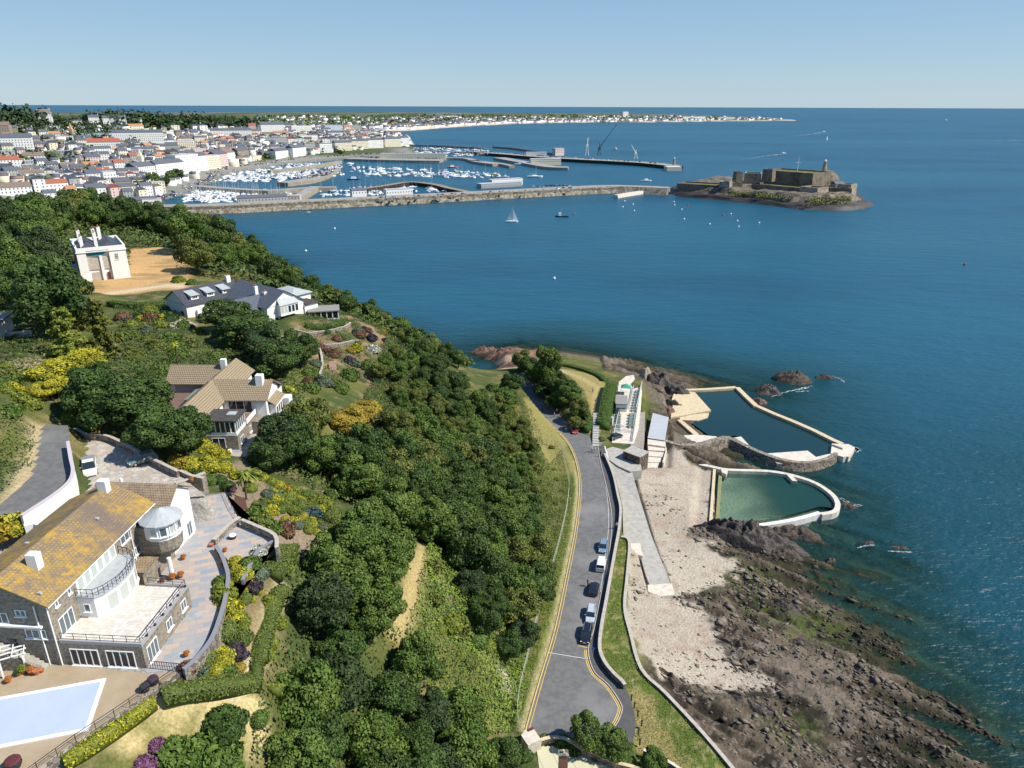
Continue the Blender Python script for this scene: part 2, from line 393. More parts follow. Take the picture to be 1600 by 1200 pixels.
WP = [ # world points hidden from the camera: the sea side of the hill, and the edges
(-10,262,-5),(-25,272,-3),(-18,245,4),(-38,262,6),(-50,285,4),(-45,310,-6),(-80,320,8),(-92,350,-4),(-135,385,6),(-120,420,-6),(-185,470,4),(-170,500,-6),(-245,560,3),(-215,600,-6),(-310,640,3),(-270,680,-5),(-250,620,-6),(-225,500,10),(-300,590,8),(-370,680,6),(-400,700,8),(-270,480,16),(-350,560,14),(-200,420,28),(-420,600,12),(-300,350,42),(-420,420,30),(-330,430,22),(-260,400,30),(-170,200,48),(-200,100,50),(-120,60,48),(-70,30,41),(-30,30,30),(0,40,12),(30,40,6),(60,40,3),(100,40,1),(180,40,-3),
(250,100,-10),(250,300,-14),(100,350,-12),(0,330,-10),(0,500,-14),(-50,600,-12),(-150,650,-10),(40,420,-14),(250,500,-15),(100,700,-15),(150,250,-9),(90,290,-8),
(-100,40,44),(-200,30,50),(-480,500,16),(-480,700,8),(-100,720,-12),(60,720,-15),(280,720,-15),(280,40,-8)]
_pts = [tuple(at(x, y, z)) for x, y, z in CP]+WP
_A = np.array(_pts, float)
def _fit(A, lam=0.6):
    n = len(A); D = np.hypot(A[:, None, 0]-A[None, :, 0], A[:, None, 1]-A[None, :, 1])
    K = np.zeros((n+3, n+3)); K[:n, :n] = -D-np.eye(n)*lam; K[:n, n] = 1; K[n, :n] = 1; K[:n, n+1:n+3] = A[:, :2]; K[n+1:, :n] = A[:, :2].T
    return np.linalg.solve(K, np.concatenate([A[:, 2], [0, 0, 0]]))
_Wt = _fit(_A)
def base_height(X, Y):
    sh = X.shape; x = X.ravel(); y = Y.ravel(); out = np.zeros(len(x)); n = len(_A)
    for i in range(0, len(x), 40000):
        xs = x[i:i+40000]; ys = y[i:i+40000]
        D = np.hypot(xs[:, None]-_A[None, :, 0], ys[:, None]-_A[None, :, 1])
        out[i:i+40000] = -(D @ _Wt[:n])+_Wt[n]+_Wt[n+1]*xs+_Wt[n+2]*ys
    return out.reshape(sh)
# ---- outlines of the flat made places (photo pixels -> world)
ROAD_L = [(823,1140),(845,1062),(868,985),(885,905),(901,820),(906,760),(900,720),(886,690),(862,665),(842,645),(822,622),(808,600),(802,585)]
ROAD_R = [(945,1147),(962,1134),(972,1111),(968,1096),(950,1070),(930,1052),(921,1030),(920,1010),(929,980),(940,925),(950,880),(956,817),(952,780),(938,722),(935,700)]
PAVE_R = [(985,1172),(993,1135),(990,1110),(978,1077),(960,1058),(946,1040),(939,1020),(941,990),(948,950),(955,910),(962,870),(969,830),(971,800),(967,780),(959,745),(946,714)]
ZR = 7.0
road_l = smooth_path(poly(ROAD_L, ZR)); road_r = smooth_path(poly(ROAD_R, ZR)); pave_r = smooth_path(poly(PAVE_R, ZR))
NORTH = poly([(935,700),(945,690),(905,676),(880,655),(858,628),(840,600),(832,580)], ZR)
road_poly = road_l[::1]+NORTH[::-1]+road_r[::-1]+poly([(940,1160),(900,1158),(850,1150)], ZR)
pave_poly = road_r+[P2(935,700,ZR),P2(948,700,ZR)]+pave_r[::-1]+[P2(950,1165,ZR)]
PATIO = poly([(0,1200),(60,1200),(130,1150),(235,1080),(285,1045),(320,1010),(345,950),(352,900),(352,870),(378,905),(396,880),(402,862),(432,852),(428,842),(376,817),(352,770),(330,775),(282,788),(240,800),(0,860),(-200,900),(-200,1300)], 41)
DRIVE = poly([(106,678),(160,678),(212,706),(278,738),(300,758),(322,775),(250,780),(190,775),(150,768),(112,790),(100,760),(112,742)], 44.5)
ROAD1 = poly([(62,664),(106,664),(110,700),(112,742),(60,792),(34,806),(-60,850),(-120,830),(0,788),(40,752),(52,725)], 47)
BEACHPLAT = poly([(946,714),(970,700),(1000,722),(1003,735),(985,745),(965,730)], 6.6)
KIOSK = poly([(957,690),(965,610),(975,590),(990,585),(1000,600),(1010,640),(1014,690),(1000,715),(960,716)], 6.5)
VERGE = poly([(971,842),(983,848),(980,900),(976,950),(985,990),(1002,1045),(1040,1082),(1100,1145),(1160,1215),(1000,1215),(990,1150),(990,1110),(978,1077),(960,1058),(946,1040),(939,1020),(941,990),(948,950),(955,910),(962,870)], 6.0)
SLIP = poly([(948,716),(985,728),(1003,790),(1017,835),(1052,925),(1015,918),(1000,865),(974,840),(972,790),(960,745)], 4)
STRIP = poly([(901,820),(906,760),(898,722),(880,700),(850,700),(860,720),(872,760),(868,850),(845,960),(815,1060),(808,1140),(823,1140),(845,1062),(868,985),(885,905)], 7.0)
POOL1 = [(1083,612),(1145,606),(1178,638),(1235,662),(1298,688),(1304,706),(1278,716),(1262,706),(1190,709),(1178,700),(1150,681),(1110,682),(1082,662),(1110,640)]
POOL2 = [(1118,731),(1145,736),(1200,739),(1245,748),(1282,764),(1302,782),(1302,794),(1282,791),(1240,803),(1190,811),(1120,813)]
p1w = poly(POOL1, 0.9); p2w = poly(POOL2, 0.7)
CAR_LOT = poly([(205,392),(250,385),(285,400),(282,420),(285,450),(260,452),(180,460),(150,455),(150,440),(205,430)], 41)
TANYARD = poly([(215,598),(265,600),(300,612),(300,650),(250,642),(205,622)], 44.3)
VALLEYT = poly([(305,690),(430,672),(445,690),(400,712),(370,712),(330,706)], 41.6)
BACKYARD = poly([(112,745),(150,770),(60,830),(0,880),(-60,900),(-30,850),(34,812),(60,797)], 44)
zones = [  # polygon, height or plane, blend outside, 
 (BACKYARD, 43.6, .8), (PATIO, 41.0, 1.2), (DRIVE, 44.45, 0.8), (ROAD1, 46.9, 1.5), (STRIP, 7.05, 5.0), (road_poly, 6.9, 2.0), (pave_poly, 6.9, 1.0), (VERGE, None, 0.5),
 (SLIP, 1.9, 0.5), (KIOSK, 6.4, 0.8), (CAR_LOT, 40.9, 5), (TANYARD, 44.2, 2.5), (VALLEYT, 41.4, 1.5), (p1w, -1.6, 0.8), (p2w, -0.6, 0.8)]
def _lines(segs):
    out = []
    for a, b, s in segs: out += list(np.arange(a, b, s))
    return np.array(out)
GX = _lines([(-480,-200,6),(-200,-130,2.5),(-130,-66,1.2),(-66,14,.8),(14,96,.5),(96,160,1.0),(160,284,6)])
GY = _lines([(36,56,2),(56,170,.5),(170,260,.8),(260,340,1.6),(340,480,3),(480,726,6)])
TX, TY = np.meshgrid(GX, GY)
TZ = base_height(TX, TY)
# natural roughness on the open ground
rough = np.clip((TZ-8)/12, 0, 1); TZ = TZ+rough*(fbm(TX*.12, TY*.12, 4)-.5)*2.2
# shore: strata of rock running seaward, where the ground is within a few metres of the water
s_ = TX*.80-TY*.60; t_ = TX*.60+TY*.80            # s along the strata, t across
beach_px = [(985,725),(1040,705),(1112,735),(1112,818),(1060,830),(1110,855),(1150,880),(1120,905),(1060,935),(1110,965),(1130,1010),(1150,1040),(1200,1050),(1190,1072),(1110,1070),(1040,1060),(1005,1030),(985,985),(985,850),(1000,790)]
BEACH = poly(beach_px, 2.4)
bd = sdist(BEACH, TX, TY)
shore = np.clip((5.0-TZ)/2.0, 0, 1)*np.clip((TZ+6)/3, 0, 1)*(TX > 18)*np.clip(bd/3.0, 0, 1)
shore *= (sdist(poly([(940,1080),(985,850),(960,700),(940,560),(1380,520),(1400,820),(1900,900),(1900,1500),(1100,1300)], 1), TX, TY) < 0)
strata = ridged(s_*.035+3, t_*.22, 4)-.55
bould = ridged(TX*.35, TY*.35, 3)-.5
ROCKY = shore
TZ = TZ+shore*(strata*3.4+bould*1.1+(fbm(TX*.9, TY*.9, 3)-.5)*.5+.05)
head = np.clip((5.5-TZ)/1.5, 0, 1)*np.clip((TZ+5)/3, 0, 1)*(TX <= 18)*(TY > 150)   # the low shore beyond the headland
TZ = TZ+head*(ridged(TX*.12, TY*.12, 4)-.5)*2.5
TZ = np.where(bd < 0, TZ+(fbm(TX*.25, TY*.25, 3)-.5)*.25, TZ)
for zp, zh, bl in zones:
    sdv = sdist(zp, TX, TY); wgt = np.clip(1-sdv/bl, 0, 1)
    if zh is None: zh_ = np.interp(TY, [60, 130], [5.4, 6.5])+(fbm(TX*.3, TY*.3, 2)-.5)*.35
    else: zh_ = zh
    TZ = TZ*(1-wgt)+zh_*wgt
for cpx, cz, cb, cv in (([(1042,602),(1092,603),(1120,642),(1098,656),(1122,690),(1180,712),(1262,722),(1240,730),(1180,716),(1110,700),(1064,684),(1044,652)], 1.2, .9, 1.0), ([(1096,730),(1122,728),(1116,826),(1086,826)], 1.2, 1.0, .95), ([(1008,684),(1044,686),(1042,733),(1000,738)], 2.0, 1.8, .7), ([(1116,826),(1120,812),(1200,808),(1290,790),(1320,786),(1300,812),(1210,826),(1130,832)], 1.0, .8, .8), ([(1012,644),(1046,650),(1040,690),(1010,688)], 4.2, 2.6, .6)):
    sdv = sdist(poly(cpx, cz), TX, TY); wgt = np.clip(1-sdv/1.5, 0, 1); TZ = TZ*(1-wgt)+np.minimum(TZ, cb)*wgt
SD = {k: sdist(v, TX, TY) for k, v in dict(patio=PATIO, drive=DRIVE, strip=STRIP, verge=VERGE, lot=CAR_LOT, kiosk=KIOSK, beach=BEACH, p1=p1w, p2=p2w).items()}
def hz(x, y):
    i = int(np.clip(np.searchsorted(GX, x)-1, 0, len(GX)-2)); j = int(np.clip(np.searchsorted(GY, y)-1, 0, len(GY)-2))
    fx = min(max((x-GX[i])/(GX[i+1]-GX[i]), 0), 1); fy = min(max((y-GY[j])/(GY[j+1]-GY[j]), 0), 1)
    return float((TZ[j, i]*(1-fx)+TZ[j, i+1]*fx)*(1-fy)+(TZ[j+1, i]*(1-fx)+TZ[j+1, i+1]*fx)*fy)
def hzv(x, y):
    x = np.asarray(x); y = np.asarray(y)
    i = np.clip(np.searchsorted(GX, x)-1, 0, len(GX)-2); j = np.clip(np.searchsorted(GY, y)-1, 0, len(GY)-2)
    fx = np.clip((x-GX[i])/(GX[i+1]-GX[i]), 0, 1); fy = np.clip((y-GY[j])/(GY[j+1]-GY[j]), 0, 1)
    return (TZ[j, i]*(1-fx)+TZ[j, i+1]*fx)*(1-fy)+(TZ[j+1, i]*(1-fx)+TZ[j+1, i+1]*fx)*fy
def hit(px, py, lift=0.0):
    """where the line of sight through a photo pixel meets the ground"""
    d = fw+rt*((px-800)/F)+up*((600-py)/F); t = 50.0; last = t
    while t < 1500:
        p = CPOS+d*t
        if p[2]-lift <= hz(p[0], p[1]):
            lo, hi = last, t
            for _ in range(24):
                m = (lo+hi)/2; q = CPOS+d*m
                if q[2]-lift <= hz(q[0], q[1]): hi = m
                else: lo = m
            q = CPOS+d*hi; return (float(q[0]), float(q[1]), float(q[2]-lift))
        last = t; t += 1.5
    return (float(p[0]), float(p[1]), 0.0)
# ---- ground colour by what the ground is (earth, turf, hay, shingle, rock, weed)
def lerp(a, b, t): return a*(1-t[..., None])+np.array(b)*t[..., None]
n1 = fbm(TX*.11, TY*.11, 4); n2 = fbm(TX*.5+9, TY*.5, 3); n3 = fbm(TX*1.3, TY*1.3, 2)
COL = np.zeros(TX.shape+(3,))+np.array([.055, .075, .022])
COL = lerp(COL, (.12, .12, .035), np.clip((n1-.45)*4, 0, 1)); COL = lerp(COL, (.20, .16, .08), np.clip((n2-.58)*5, 0, .8))
# rock and weed near the sea
rk = np.clip((5.2-TZ)/1.5, 0, 1)*((ROCKY > .05) | (head > .05) | (TZ < 2.0))
COL = lerp(COL, (.082, .064, .046), rk); COL = lerp(COL, (.028, .024, .018), rk*np.clip((n2-.42)*6, 0, 1))
COL = lerp(COL, (.30, .25, .20), rk*np.clip((n3-.62)*7, 0, .4)*np.clip((TZ-.7), 0, 1))
COL = lerp(COL, (.26, .22, .175), rk*np.clip((n1-.54)*8, 0, .4)*np.clip((TZ-.8)/.6, 0, 1)*(TX > 18))
COL = lerp(COL, (.020, .017, .013), rk*np.clip(-(strata+.02)*7, 0, .85)*(TX > 18)); COL = lerp(COL, (.15, .12, .085), rk*np.clip((strata-.10)*6, 0, .6)*(TX > 18))
low = np.clip((1.1-TZ)/.8, 0, 1)*(TX > 0); COL = lerp(COL, (.035, .034, .018), low*.85)
gw = low*0
for gx, gy, gr in ((1150, 905, 9), (1270, 985, 8), (1120, 920, 5), (1235, 1150, 5), (1180, 960, 5)):
    g = at(gx, gy, .6); gw = np.maximum(gw, np.clip(1.4-np.hypot(TX-g[0], (TY-g[1])*1.2)/gr, 0, 1))
COL = lerp(COL, (.07, .10, .02), gw*np.clip((n3-.45)*6, 0, .75)*(TZ > -.2))
# red-brown far shore
COL = lerp(COL, (.26, .15, .10), np.clip(head, 0, 1)*np.clip((n1-.35)*3, 0, 1)*(TZ > .6))
# seabed: sand between dark weed
bed = np.clip((-.2-TZ)/1.0, 0, 1); bn = ridged(s_*.03, t_*.12, 4); COL = lerp(COL, (.03, .05, .032), bed); COL = lerp(COL, (.16, .20, .13), bed*np.clip((bn-.60)*4, 0, .7)*(1-np.clip((-TZ-3)/6, 0, 1)))
# shingle beach
b_ = np.clip(.9-(SD['beach']+(n2-.5)*7)/1.6, 0, 1)*(TZ > .3)*(TZ < 5.8); COL = lerp(COL, (.38, .33, .26), b_); COL = lerp(COL, (.31, .265, .21), b_*np.clip((n1-.4)*3, 0, 1)); COL = lerp(COL, (.30, .22, .17), b_*np.clip((n2-.60)*7, 0, .7))
wet = b_*np.clip((1.9-TZ)/.4, 0, 1); COL = lerp(COL, (.17, .15, .12), wet*.0)
# turf verge on the sea side of the road, with worn dry middle
v_ = np.clip(.5-SD['verge']/.5, 0, 1); COL = lerp(COL, (.085, .12, .022), v_)
dry = np.clip(1-ldist(poly([(1000,1100),(1015,1150),(1040,1200)], 6), TX, TY)/4.0, 0, 1); COL = lerp(COL, (.26, .215, .085), v_*np.clip(dry*1.6+(n2-.5)*2, 0, 1)); COL = lerp(COL, (.32, .27, .13), v_*np.clip((n3-.62)*6, 0, .6))
# grass strip under the fence and hay-coloured bank by the bend
t2 = np.clip(.5-SD['strip']/1.5, 0, 1); COL = lerp(COL, (.075, .115, .02), t2); COL = lerp(COL, (.15, .17, .04), t2*np.clip((n2-.45)*5, 0, .8))
ke = np.clip(1.0-np.abs(ldist(road_l, TX, TY)-.6)/1.0, 0, 1)*(SD['strip'] < .2); COL = lerp(COL, (.42, .34, .19), ke*.9)
bb = np.clip(1-sdist(poly([(822,640),(850,650),(880,690),(897,722),(890,735),(870,735),(850,715),(836,690)], 8), TX, TY)/1.5, 0, 1); COL = lerp(COL, (.25, .22, .075), bb*.9)
# scrape of earth round the empty mansion
l_ = np.clip(1-SD['lot']/4, 0, 1); COL = lerp(COL, (.48, .30, .13), l_); COL = lerp(COL, (.30, .20, .09), l_*np.clip((fbm(TX*.08, TY*.25, 4)-.5)*6, 0, .9))
dl = np.clip(1-ldist(poly([(150,462),(215,452),(262,445),(285,447)], 41), TX, TY)/4, 0, 1); COL = lerp(COL, (.55, .44, .30), dl)
# lawns, paths and beds of the gardens
def paint(px, z, col, soft=1.0, k=1.0, amt=None):
    global COL
    q = np.clip(1-sdist(poly(px, z), TX, TY)/soft, 0, 1)*k
    if amt is not None: q = q*amt
    COL = lerp(COL, col, q)
def paintline(px, z, wd, col, k=1.0):
    global COL
    q = np.clip(1.4-ldist(poly(px, z), TX, TY)/wd, 0, 1)*k; COL = lerp(COL, col, q)
paint([(195,600),(255,580),(262,590),(250,612),(210,612)], 44.5, (.17, .19, .045))
paint([(130,1200),(240,1120),(262,1105),(400,1082),(410,1120),(330,1140),(250,1190)], 37, (.45, .36, .17)); paint([(200,1200),(260,1130),(400,1130),(430,1200)], 36, (.16, .15, .045), 1, .8, np.clip((n2-.4)*6, 0, 1))
paintline([(440,905),(420,940),(398,1000),(375,1060),(360,1075)], 38.3, .8, (.42, .35, .21)); paintline([(345,1000),(375,1010),(398,990)], 38.3, 1.0, (.36, .28, .16))
paint([(350,1055),(330,1000),(350,940),(358,880),(420,900),(400,990)], 38.3, (.22, .16, .085), 1, .7)
paintline([(662,845),(655,880),(640,930),(618,975)], 26.5, 1.5, (.36, .28, .12), .95)
paint([(345,770),(380,740),(450,790),(560,815),(480,830),(430,850),(400,820)], 39, (.24, .18, .13), 1, .8)
paint([(785,690),(860,720),(885,760),(880,830),(850,930),(815,1080),(800,1080),(830,900),(835,800),(800,740)], 9, (.17, .15, .06), 1, .8, np.clip((n2-.5)*7, 0, 1))
paint([(405,845),(440,855),(470,830),(440,815)], 38, (.24, .18, .13), 1, .6)
paint([(470,530),(560,500),(640,520),(600,570),(520,580),(470,570)], 37, (.30, .19, .13), 2, .6, np.clip((n2-.4)*6, 0, 1))
paint([(20,575),(70,560),(90,600),(75,625),(30,610)], 48, (.34, .26, .16), 1, .8)
paintline([(0,795),(30,765),(52,720),(62,668)], 47, 1.2, (.42, .33, .20), .9)
paint([(0,830),(40,815),(60,830),(30,870),(0,900)], 44, (.36, .30, .22), 1, .8, np.clip((n2-.35)*6, 0, 1))
paintline([(375,710),(400,690),(428,640)], 41, 1.2, (.38, .30, .22), .9); paintline([(455,645),(490,660)], 39.5, 1.5, (.42, .34, .26))
paint([(265,508),(285,498),(300,506),(280,520),(262,516)], 41.8, (.55, .48, .40))
paintline([(875,578),(905,588),(935,605),(932,640),(928,670)], 8, 1.6, (.45, .36, .19), .95); paint([(880,575),(930,582),(948,600),(940,640),(925,640),(915,610)], 8, (.32, .26, .10), 1, .75)
paintline([(785,572),(830,580)], 6, 1.3, (.48, .38, .24)); paintline([(760,556),(800,562)], 3, 2.0, (.45, .36, .26), .7)
# pale rock showing in the cliff foot
for gx, gy, gz, gr in ((817, 705, 9, 2.6), (812, 690, 11, 1.8), (790, 1062, 8, 1.6), (795, 1075, 8, 1.3), (822, 725, 8, 1.8)):
    g = at(gx, gy, gz); COL = lerp(COL, (.50, .42, .33), np.clip(1.3-np.hypot(TX-g[0], TY-g[1])/gr, 0, 1)*np.clip((n3-.25)*5, 0, 1))
COL = lerp(COL, (.30, .31, .22), np.clip(1.2-SD['p2'], 0, 1)*(TZ < .5)); COL = lerp(COL, (.03, .05, .045), np.clip(1.2-SD['p1'], 0, 1)*(TZ < .5))
COL = lerp(COL, (.30, .28, .25), np.clip(1-SD['patio'], 0, 1))
ny, nx = TX.shape
idx = np.arange(nx*ny).reshape(ny, nx)
quads = np.stack([idx[:-1, :-1], idx[:-1, 1:], idx[1:, 1:], idx[1:, :-1]], -1).reshape(-1, 4)
m_ground = M('ground_cover', (.1, .1, .05), rough=.92, spec=.12, vcol='Col', bump=(1.6, .35))
_nt = m_ground.node_tree; _b = _nt.nodes['Principled BSDF']; _l = _b.inputs['Base Color'].links[0].from_socket
_tc = _nt.nodes.new('ShaderNodeTexCoord'); _t = _nt.nodes.new('ShaderNodeTexNoise'); _t.inputs['Scale'].default_value = 3.0; _t.inputs['Detail'].default_value = 5; _t.inputs['Roughness'].default_value = .7
_nt.links.new(_tc.outputs['Object'], _t.inputs['Vector'])
_g = _nt.nodes.new('ShaderNodeMapRange'); _nt.links.new(_t.outputs[0], _g.inputs[0]); _g.inputs[1].default_value = .3; _g.inputs[2].default_value = .7; _g.inputs[3].default_value = .62; _g.inputs[4].default_value = 1.4
_v = _nt.nodes.new('ShaderNodeVectorMath'); _v.operation = 'SCALE'; _nt.links.new(_l, _v.inputs[0]); _nt.links.new(_g.outputs[0], _v.inputs['Scale']); _nt.links.new(_v.outputs[0], _b.inputs['Base Color'])
ground = struct(npmesh('terrain', np.stack([TX, TY, TZ], -1).reshape(-1, 3), quads, [m_ground], vcol=np.clip(COL, 0, 1).reshape(-1, 3), smooth=True))

# ================================================================ SEA
def water_mat(name, deep, clear, rough, bumps, bright=None):
    m = bpy.data.materials.new(name); m.use_nodes = True; nt = m.node_tree; b = nt.nodes['Principled BSDF']
    b.inputs['Roughness'].default_value = rough; b.inputs['IOR'].default_value = 1.33; b.inputs['Specular IOR Level'].default_value = .5
    tc = nt.nodes.new('ShaderNodeTexCoord')
    a = nt.nodes.new('ShaderNodeAttribute'); a.attribute_name = 'depth'
    # colour: broad drifting patches of current and wind
    def nz(sc, sx, sy, det=3, rot=0.0):
        mp = nt.nodes.new('ShaderNodeMapping'); nt.links.new(tc.outputs['Object'], mp.inputs[0]); mp.inputs['Scale'].default_value = (sx, sy, 1); mp.inputs['Rotation'].default_value = (0, 0, rot)
        t = nt.nodes.new('ShaderNodeTexNoise'); t.inputs['Scale'].default_value = sc; t.inputs['Detail'].default_value = det; nt.links.new(mp.outputs[0], t.inputs['Vector']); return t.outputs[0]
    p1 = nz(.006, 1, 1.6, 4); p2 = nz(.0012, .5, 2.2, 4)
    at2 = nt.nodes.new('ShaderNodeAttribute'); at2.attribute_name = 'green'
    c = mixc(nt, ramp(nt, p1, .38, .62), tuple(x*.88 for x in deep), tuple(x*1.3 for x in deep)); c = mixc(nt, ramp(nt, p2, .42, .62, 0, .9), c, (deep[0]*1.8+.004, deep[1]*1.5, deep[2]*1.35))
    c = mixc(nt, at2.outputs['Fac'], c, tuple(clear)); nt.links.new(c, b.inputs['Base Color'])
    h = None
    for sc, sx, sy, rot, amp in bumps:
        o = nz(sc, sx, sy, 4, rot); mm = nt.nodes.new('ShaderNodeMath'); mm.operation = 'MULTIPLY'; mm.inputs[1].default_value = amp; nt.links.new(o, mm.inputs[0])
        if h is None: h = mm.outputs[0]
        else:
            ad = nt.nodes.new('ShaderNodeMath'); nt.links.new(h, ad.inputs[0]); nt.links.new(mm.outputs[0], ad.inputs[1]); h = ad.outputs[0]
    bp = nt.nodes.new('ShaderNodeBump'); bp.inputs['Strength'].default_value = 1.0; bp.inputs['Distance'].default_value = 1.0
    nt.links.new(h, bp.inputs['Height']); nt.links.new(bp.outputs[0], b.inputs['Normal'])
    tr = nt.nodes.new('ShaderNodeBsdfTransparent'); tr.inputs[0].default_value = (.72, .86, .84, 1)
    mx = nt.nodes.new('ShaderNodeMixShader'); nt.links.new(a.outputs['Fac'], mx.inputs[0]); nt.links.new(tr.outputs[0], mx.inputs[1]); nt.links.new(b.outputs[0], mx.inputs[2])
    gl = nt.nodes.new('ShaderNodeBsdfGlossy'); gl.inputs['Roughness'].default_value = rough; nt.links.new(bp.outputs[0], gl.inputs['Normal'])
    nt.links.new(mx.outputs[0], nt.nodes['Material Output'].inputs[0])
    return m
m_sea = water_mat('sea_water', (.0035, .058, .100), (.004, .038, .037), .36, [(.30, 1, 2.2, .35, .55), (.9, 1, 1.8, .2, .22), (.05, 1, 2.5, .5, 1.2)])
m_pool = water_mat('pool_water', (.008, .035, .040), (.012, .05, .045), .10, [(.8, 1, 1, .3, .05)])
m_pool2 = water_mat('paddling_pool_water', (.008, .040, .034), (.014, .06, .045), .10, [(.8, 1, 1, .3, .05)])
SX = np.concatenate([-np.geomspace(60000, 520, 26), _lines([(-480,0,12),(0,160,1.2),(160,290,5)]), np.geomspace(300, 60000, 26)])
SY = np.concatenate([_lines([(30,60,3),(60,260,1.2),(260,340,3),(340,720,12)]), np.geomspace(730, 70000, 44)])
XX, YY = np.meshgrid(SX, SY)
dep = -np.where((XX > -480) & (XX < 280) & (YY > 36) & (YY < 724), hzv(XX, YY), -15.0)
dep = np.where(dep < -3, .5, dep)
alpha = 1-np.exp(-np.clip(dep, 0, 20)*.62); alpha = np.clip(alpha, .10, 1)
green = np.clip(1-(dep-1)/9, 0, 1)*(YY < 330)
gx_ = np.clip(1-(YY-60)/240, 0, 1); green = np.maximum(green, gx_*np.clip((XX-20)/60, 0, 1)*.75)
ny, nx = XX.shape; idx = np.arange(nx*ny).reshape(ny, nx)
quads = np.stack([idx[:-1, :-1], idx[:-1, 1:], idx[1:, 1:], idx[1:, :-1]], -1).reshape(-1, 4)
# leave the sea out of the two walled pools: their water stands at its own level
cx_ = (XX[:-1, :-1]+XX[1:, 1:]).ravel()/2; cy_ = (YY[:-1, :-1]+YY[1:, 1:]).ravel()/2
keep = (sdist(p1w, cx_, cy_) > -.8) & (sdist(p2w, cx_, cy_) > -.8)
sea = struct(npmesh('sea', np.stack([XX, YY, XX*0], -1).reshape(-1, 3), quads[keep], [m_sea], attr={'depth': ('POINT', alpha.ravel()), 'green': ('POINT', green.ravel())}))
def pool_sheet(name, pl, z, depthfn, mt):
    xs = [p[0] for p in pl]; ys = [p[1] for p in pl]
    bm = bmesh.new(); vs = [bm.verts.new((x, y, z)) for x, y in pl]; bm.faces.new(vs)
    s = 1.0
    for k in np.arange(min(xs), max(xs), s): bmesh.ops.bisect_plane(bm, geom=bm.verts[:]+bm.edges[:]+bm.faces[:], plane_co=(k, 0, 0), plane_no=(1, 0, 0))
    for k in np.arange(min(ys), max(ys), s): bmesh.ops.bisect_plane(bm, geom=bm.verts[:]+bm.edges[:]+bm.faces[:], plane_co=(0, k, 0), plane_no=(0, 1, 0))
    bmesh.ops.triangulate(bm, faces=bm.faces[:])
    me = bpy.data.meshes.new(name); bm.to_mesh(me); bm.free(); me.materials.append(mt)
    co = np.zeros(len(me.vertices)*3); me.vertices.foreach_get('co', co); co = co.reshape(-1, 3)
    d = depthfn(co[:, 0], co[:, 1]); a = me.attributes.new('depth', 'FLOAT', 'POINT'); a.data.foreach_set('value', np.clip(1-np.exp(-d*.8), .12, 1).astype(np.float32))
    a = me.attributes.new('green', 'FLOAT', 'POINT'); a.data.foreach_set('value', np.clip(1-d/4, 0, 1).astype(np.float32))
    o = bpy.data.objects.new(name, me); scene.collection.objects.link(o); return struct(o)
_e = P2(1118, 780, .7)[0]
pool_sheet('bathing_pool_water', p1w, .9, lambda x, y: 5+0*x, m_pool)
pool_sheet('shallow_pool_water', p2w, .7, lambda x, y: np.clip((x-_e)*.05+.03+np.clip((x-_e-13)*.22, 0, 2.5)+(fbm(x*.3, y*.3, 3)-.5)*.8, .1, 5), m_pool2)
# ================================================================ LOWER ROAD, WALLS, POOLS
m_asph = M('asphalt', (.135, .135, .134), .85, .2, [(1.1, (.175, .172, .165), .42, .58), (22, (.08, .08, .08), .45, .75), (.10, (.20, .197, .188), .5, .66)], bump=(14, .02))
m_pave = M('pavement_asphalt', (.085, .085, .086), .85, .2, [(.8, (.11, .108, .105), .4, .7), (20, (.06, .06, .06), .5, .75)])
m_conc = M('concrete', (.40, .38, .34), .85, .2, [(.9, (.28, .26, .23), .4, .7), (7, (.50, .48, .43), .5, .8)], bump=(5, .03))
m_concw = M('pale_concrete', (.60, .55, .46), .8, .2, [(1.0, (.42, .36, .27), .45, .72), (6, (.70, .66, .58), .5, .75)], bump=(5, .03))
m_cream = M('lichen_concrete', (.58, .47, .30), .85, .2, [(1.2, (.40, .30, .17), .45, .72), (7, (.68, .60, .45), .5, .75)], bump=(4, .05))
m_stone = M('rubble_stone', (.3, .27, .22), .85, .2, voro=(2.2, ((.20, .175, .14), (.36, .32, .26), (.14, .12, .10)), (.14, .12, .10), .06), bump=(0, .08))
m_kerb = M('kerb_stone', (.46, .42, .36), .8, .2, [(2, (.34, .30, .25), .4, .7)])
m_yel = M('yellow_paint', (.72, .50, .09), .7, .2, [(3, (.45, .33, .12), .5, .7)])
m_whl = M('white_paint', (.62, .62, .60), .7, .2, [(3, (.35, .35, .34), .5, .7)])
m_white = M('white_render', (.80, .79, .76), .7, .2, [(.8, (.70, .68, .63), .45, .75)])
m_whitep = M('white_plastic', (.80, .80, .78), .4, .4)
m_black = M('black_rubber', (.015, .015, .016), .7, .2)
m_iron = M('black_iron', (.03, .03, .035), .5, .4)
m_metal = M('galvanised_steel', (.45, .47, .48), .4, .5, metal=.6)
m_rock = M('shore_rock', (.085, .068, .052), .85, .25, [(.5, (.035, .028, .022), .42, .62), (3.5, (.20, .155, .115), .5, .75)], bump=(1.6, .35))
m_rockd = M('dark_wet_rock', (.060, .048, .040), .6, .35, [(.6, (.025, .02, .017), .42, .62), (4, (.11, .085, .065), .55, .75)], bump=(1.6, .3))
m_bank0 = M('dark_block_masonry', (.16, .135, .105), .85, .2, voro=(1.9, ((.12, .10, .08), (.24, .20, .155), (.08, .065, .055)), (.07, .06, .05), .07), bump=(0, .1))
m_wood = M('weathered_wood', (.22, .15, .09), .8, .2, [(4, (.14, .09, .05), .4, .7)])
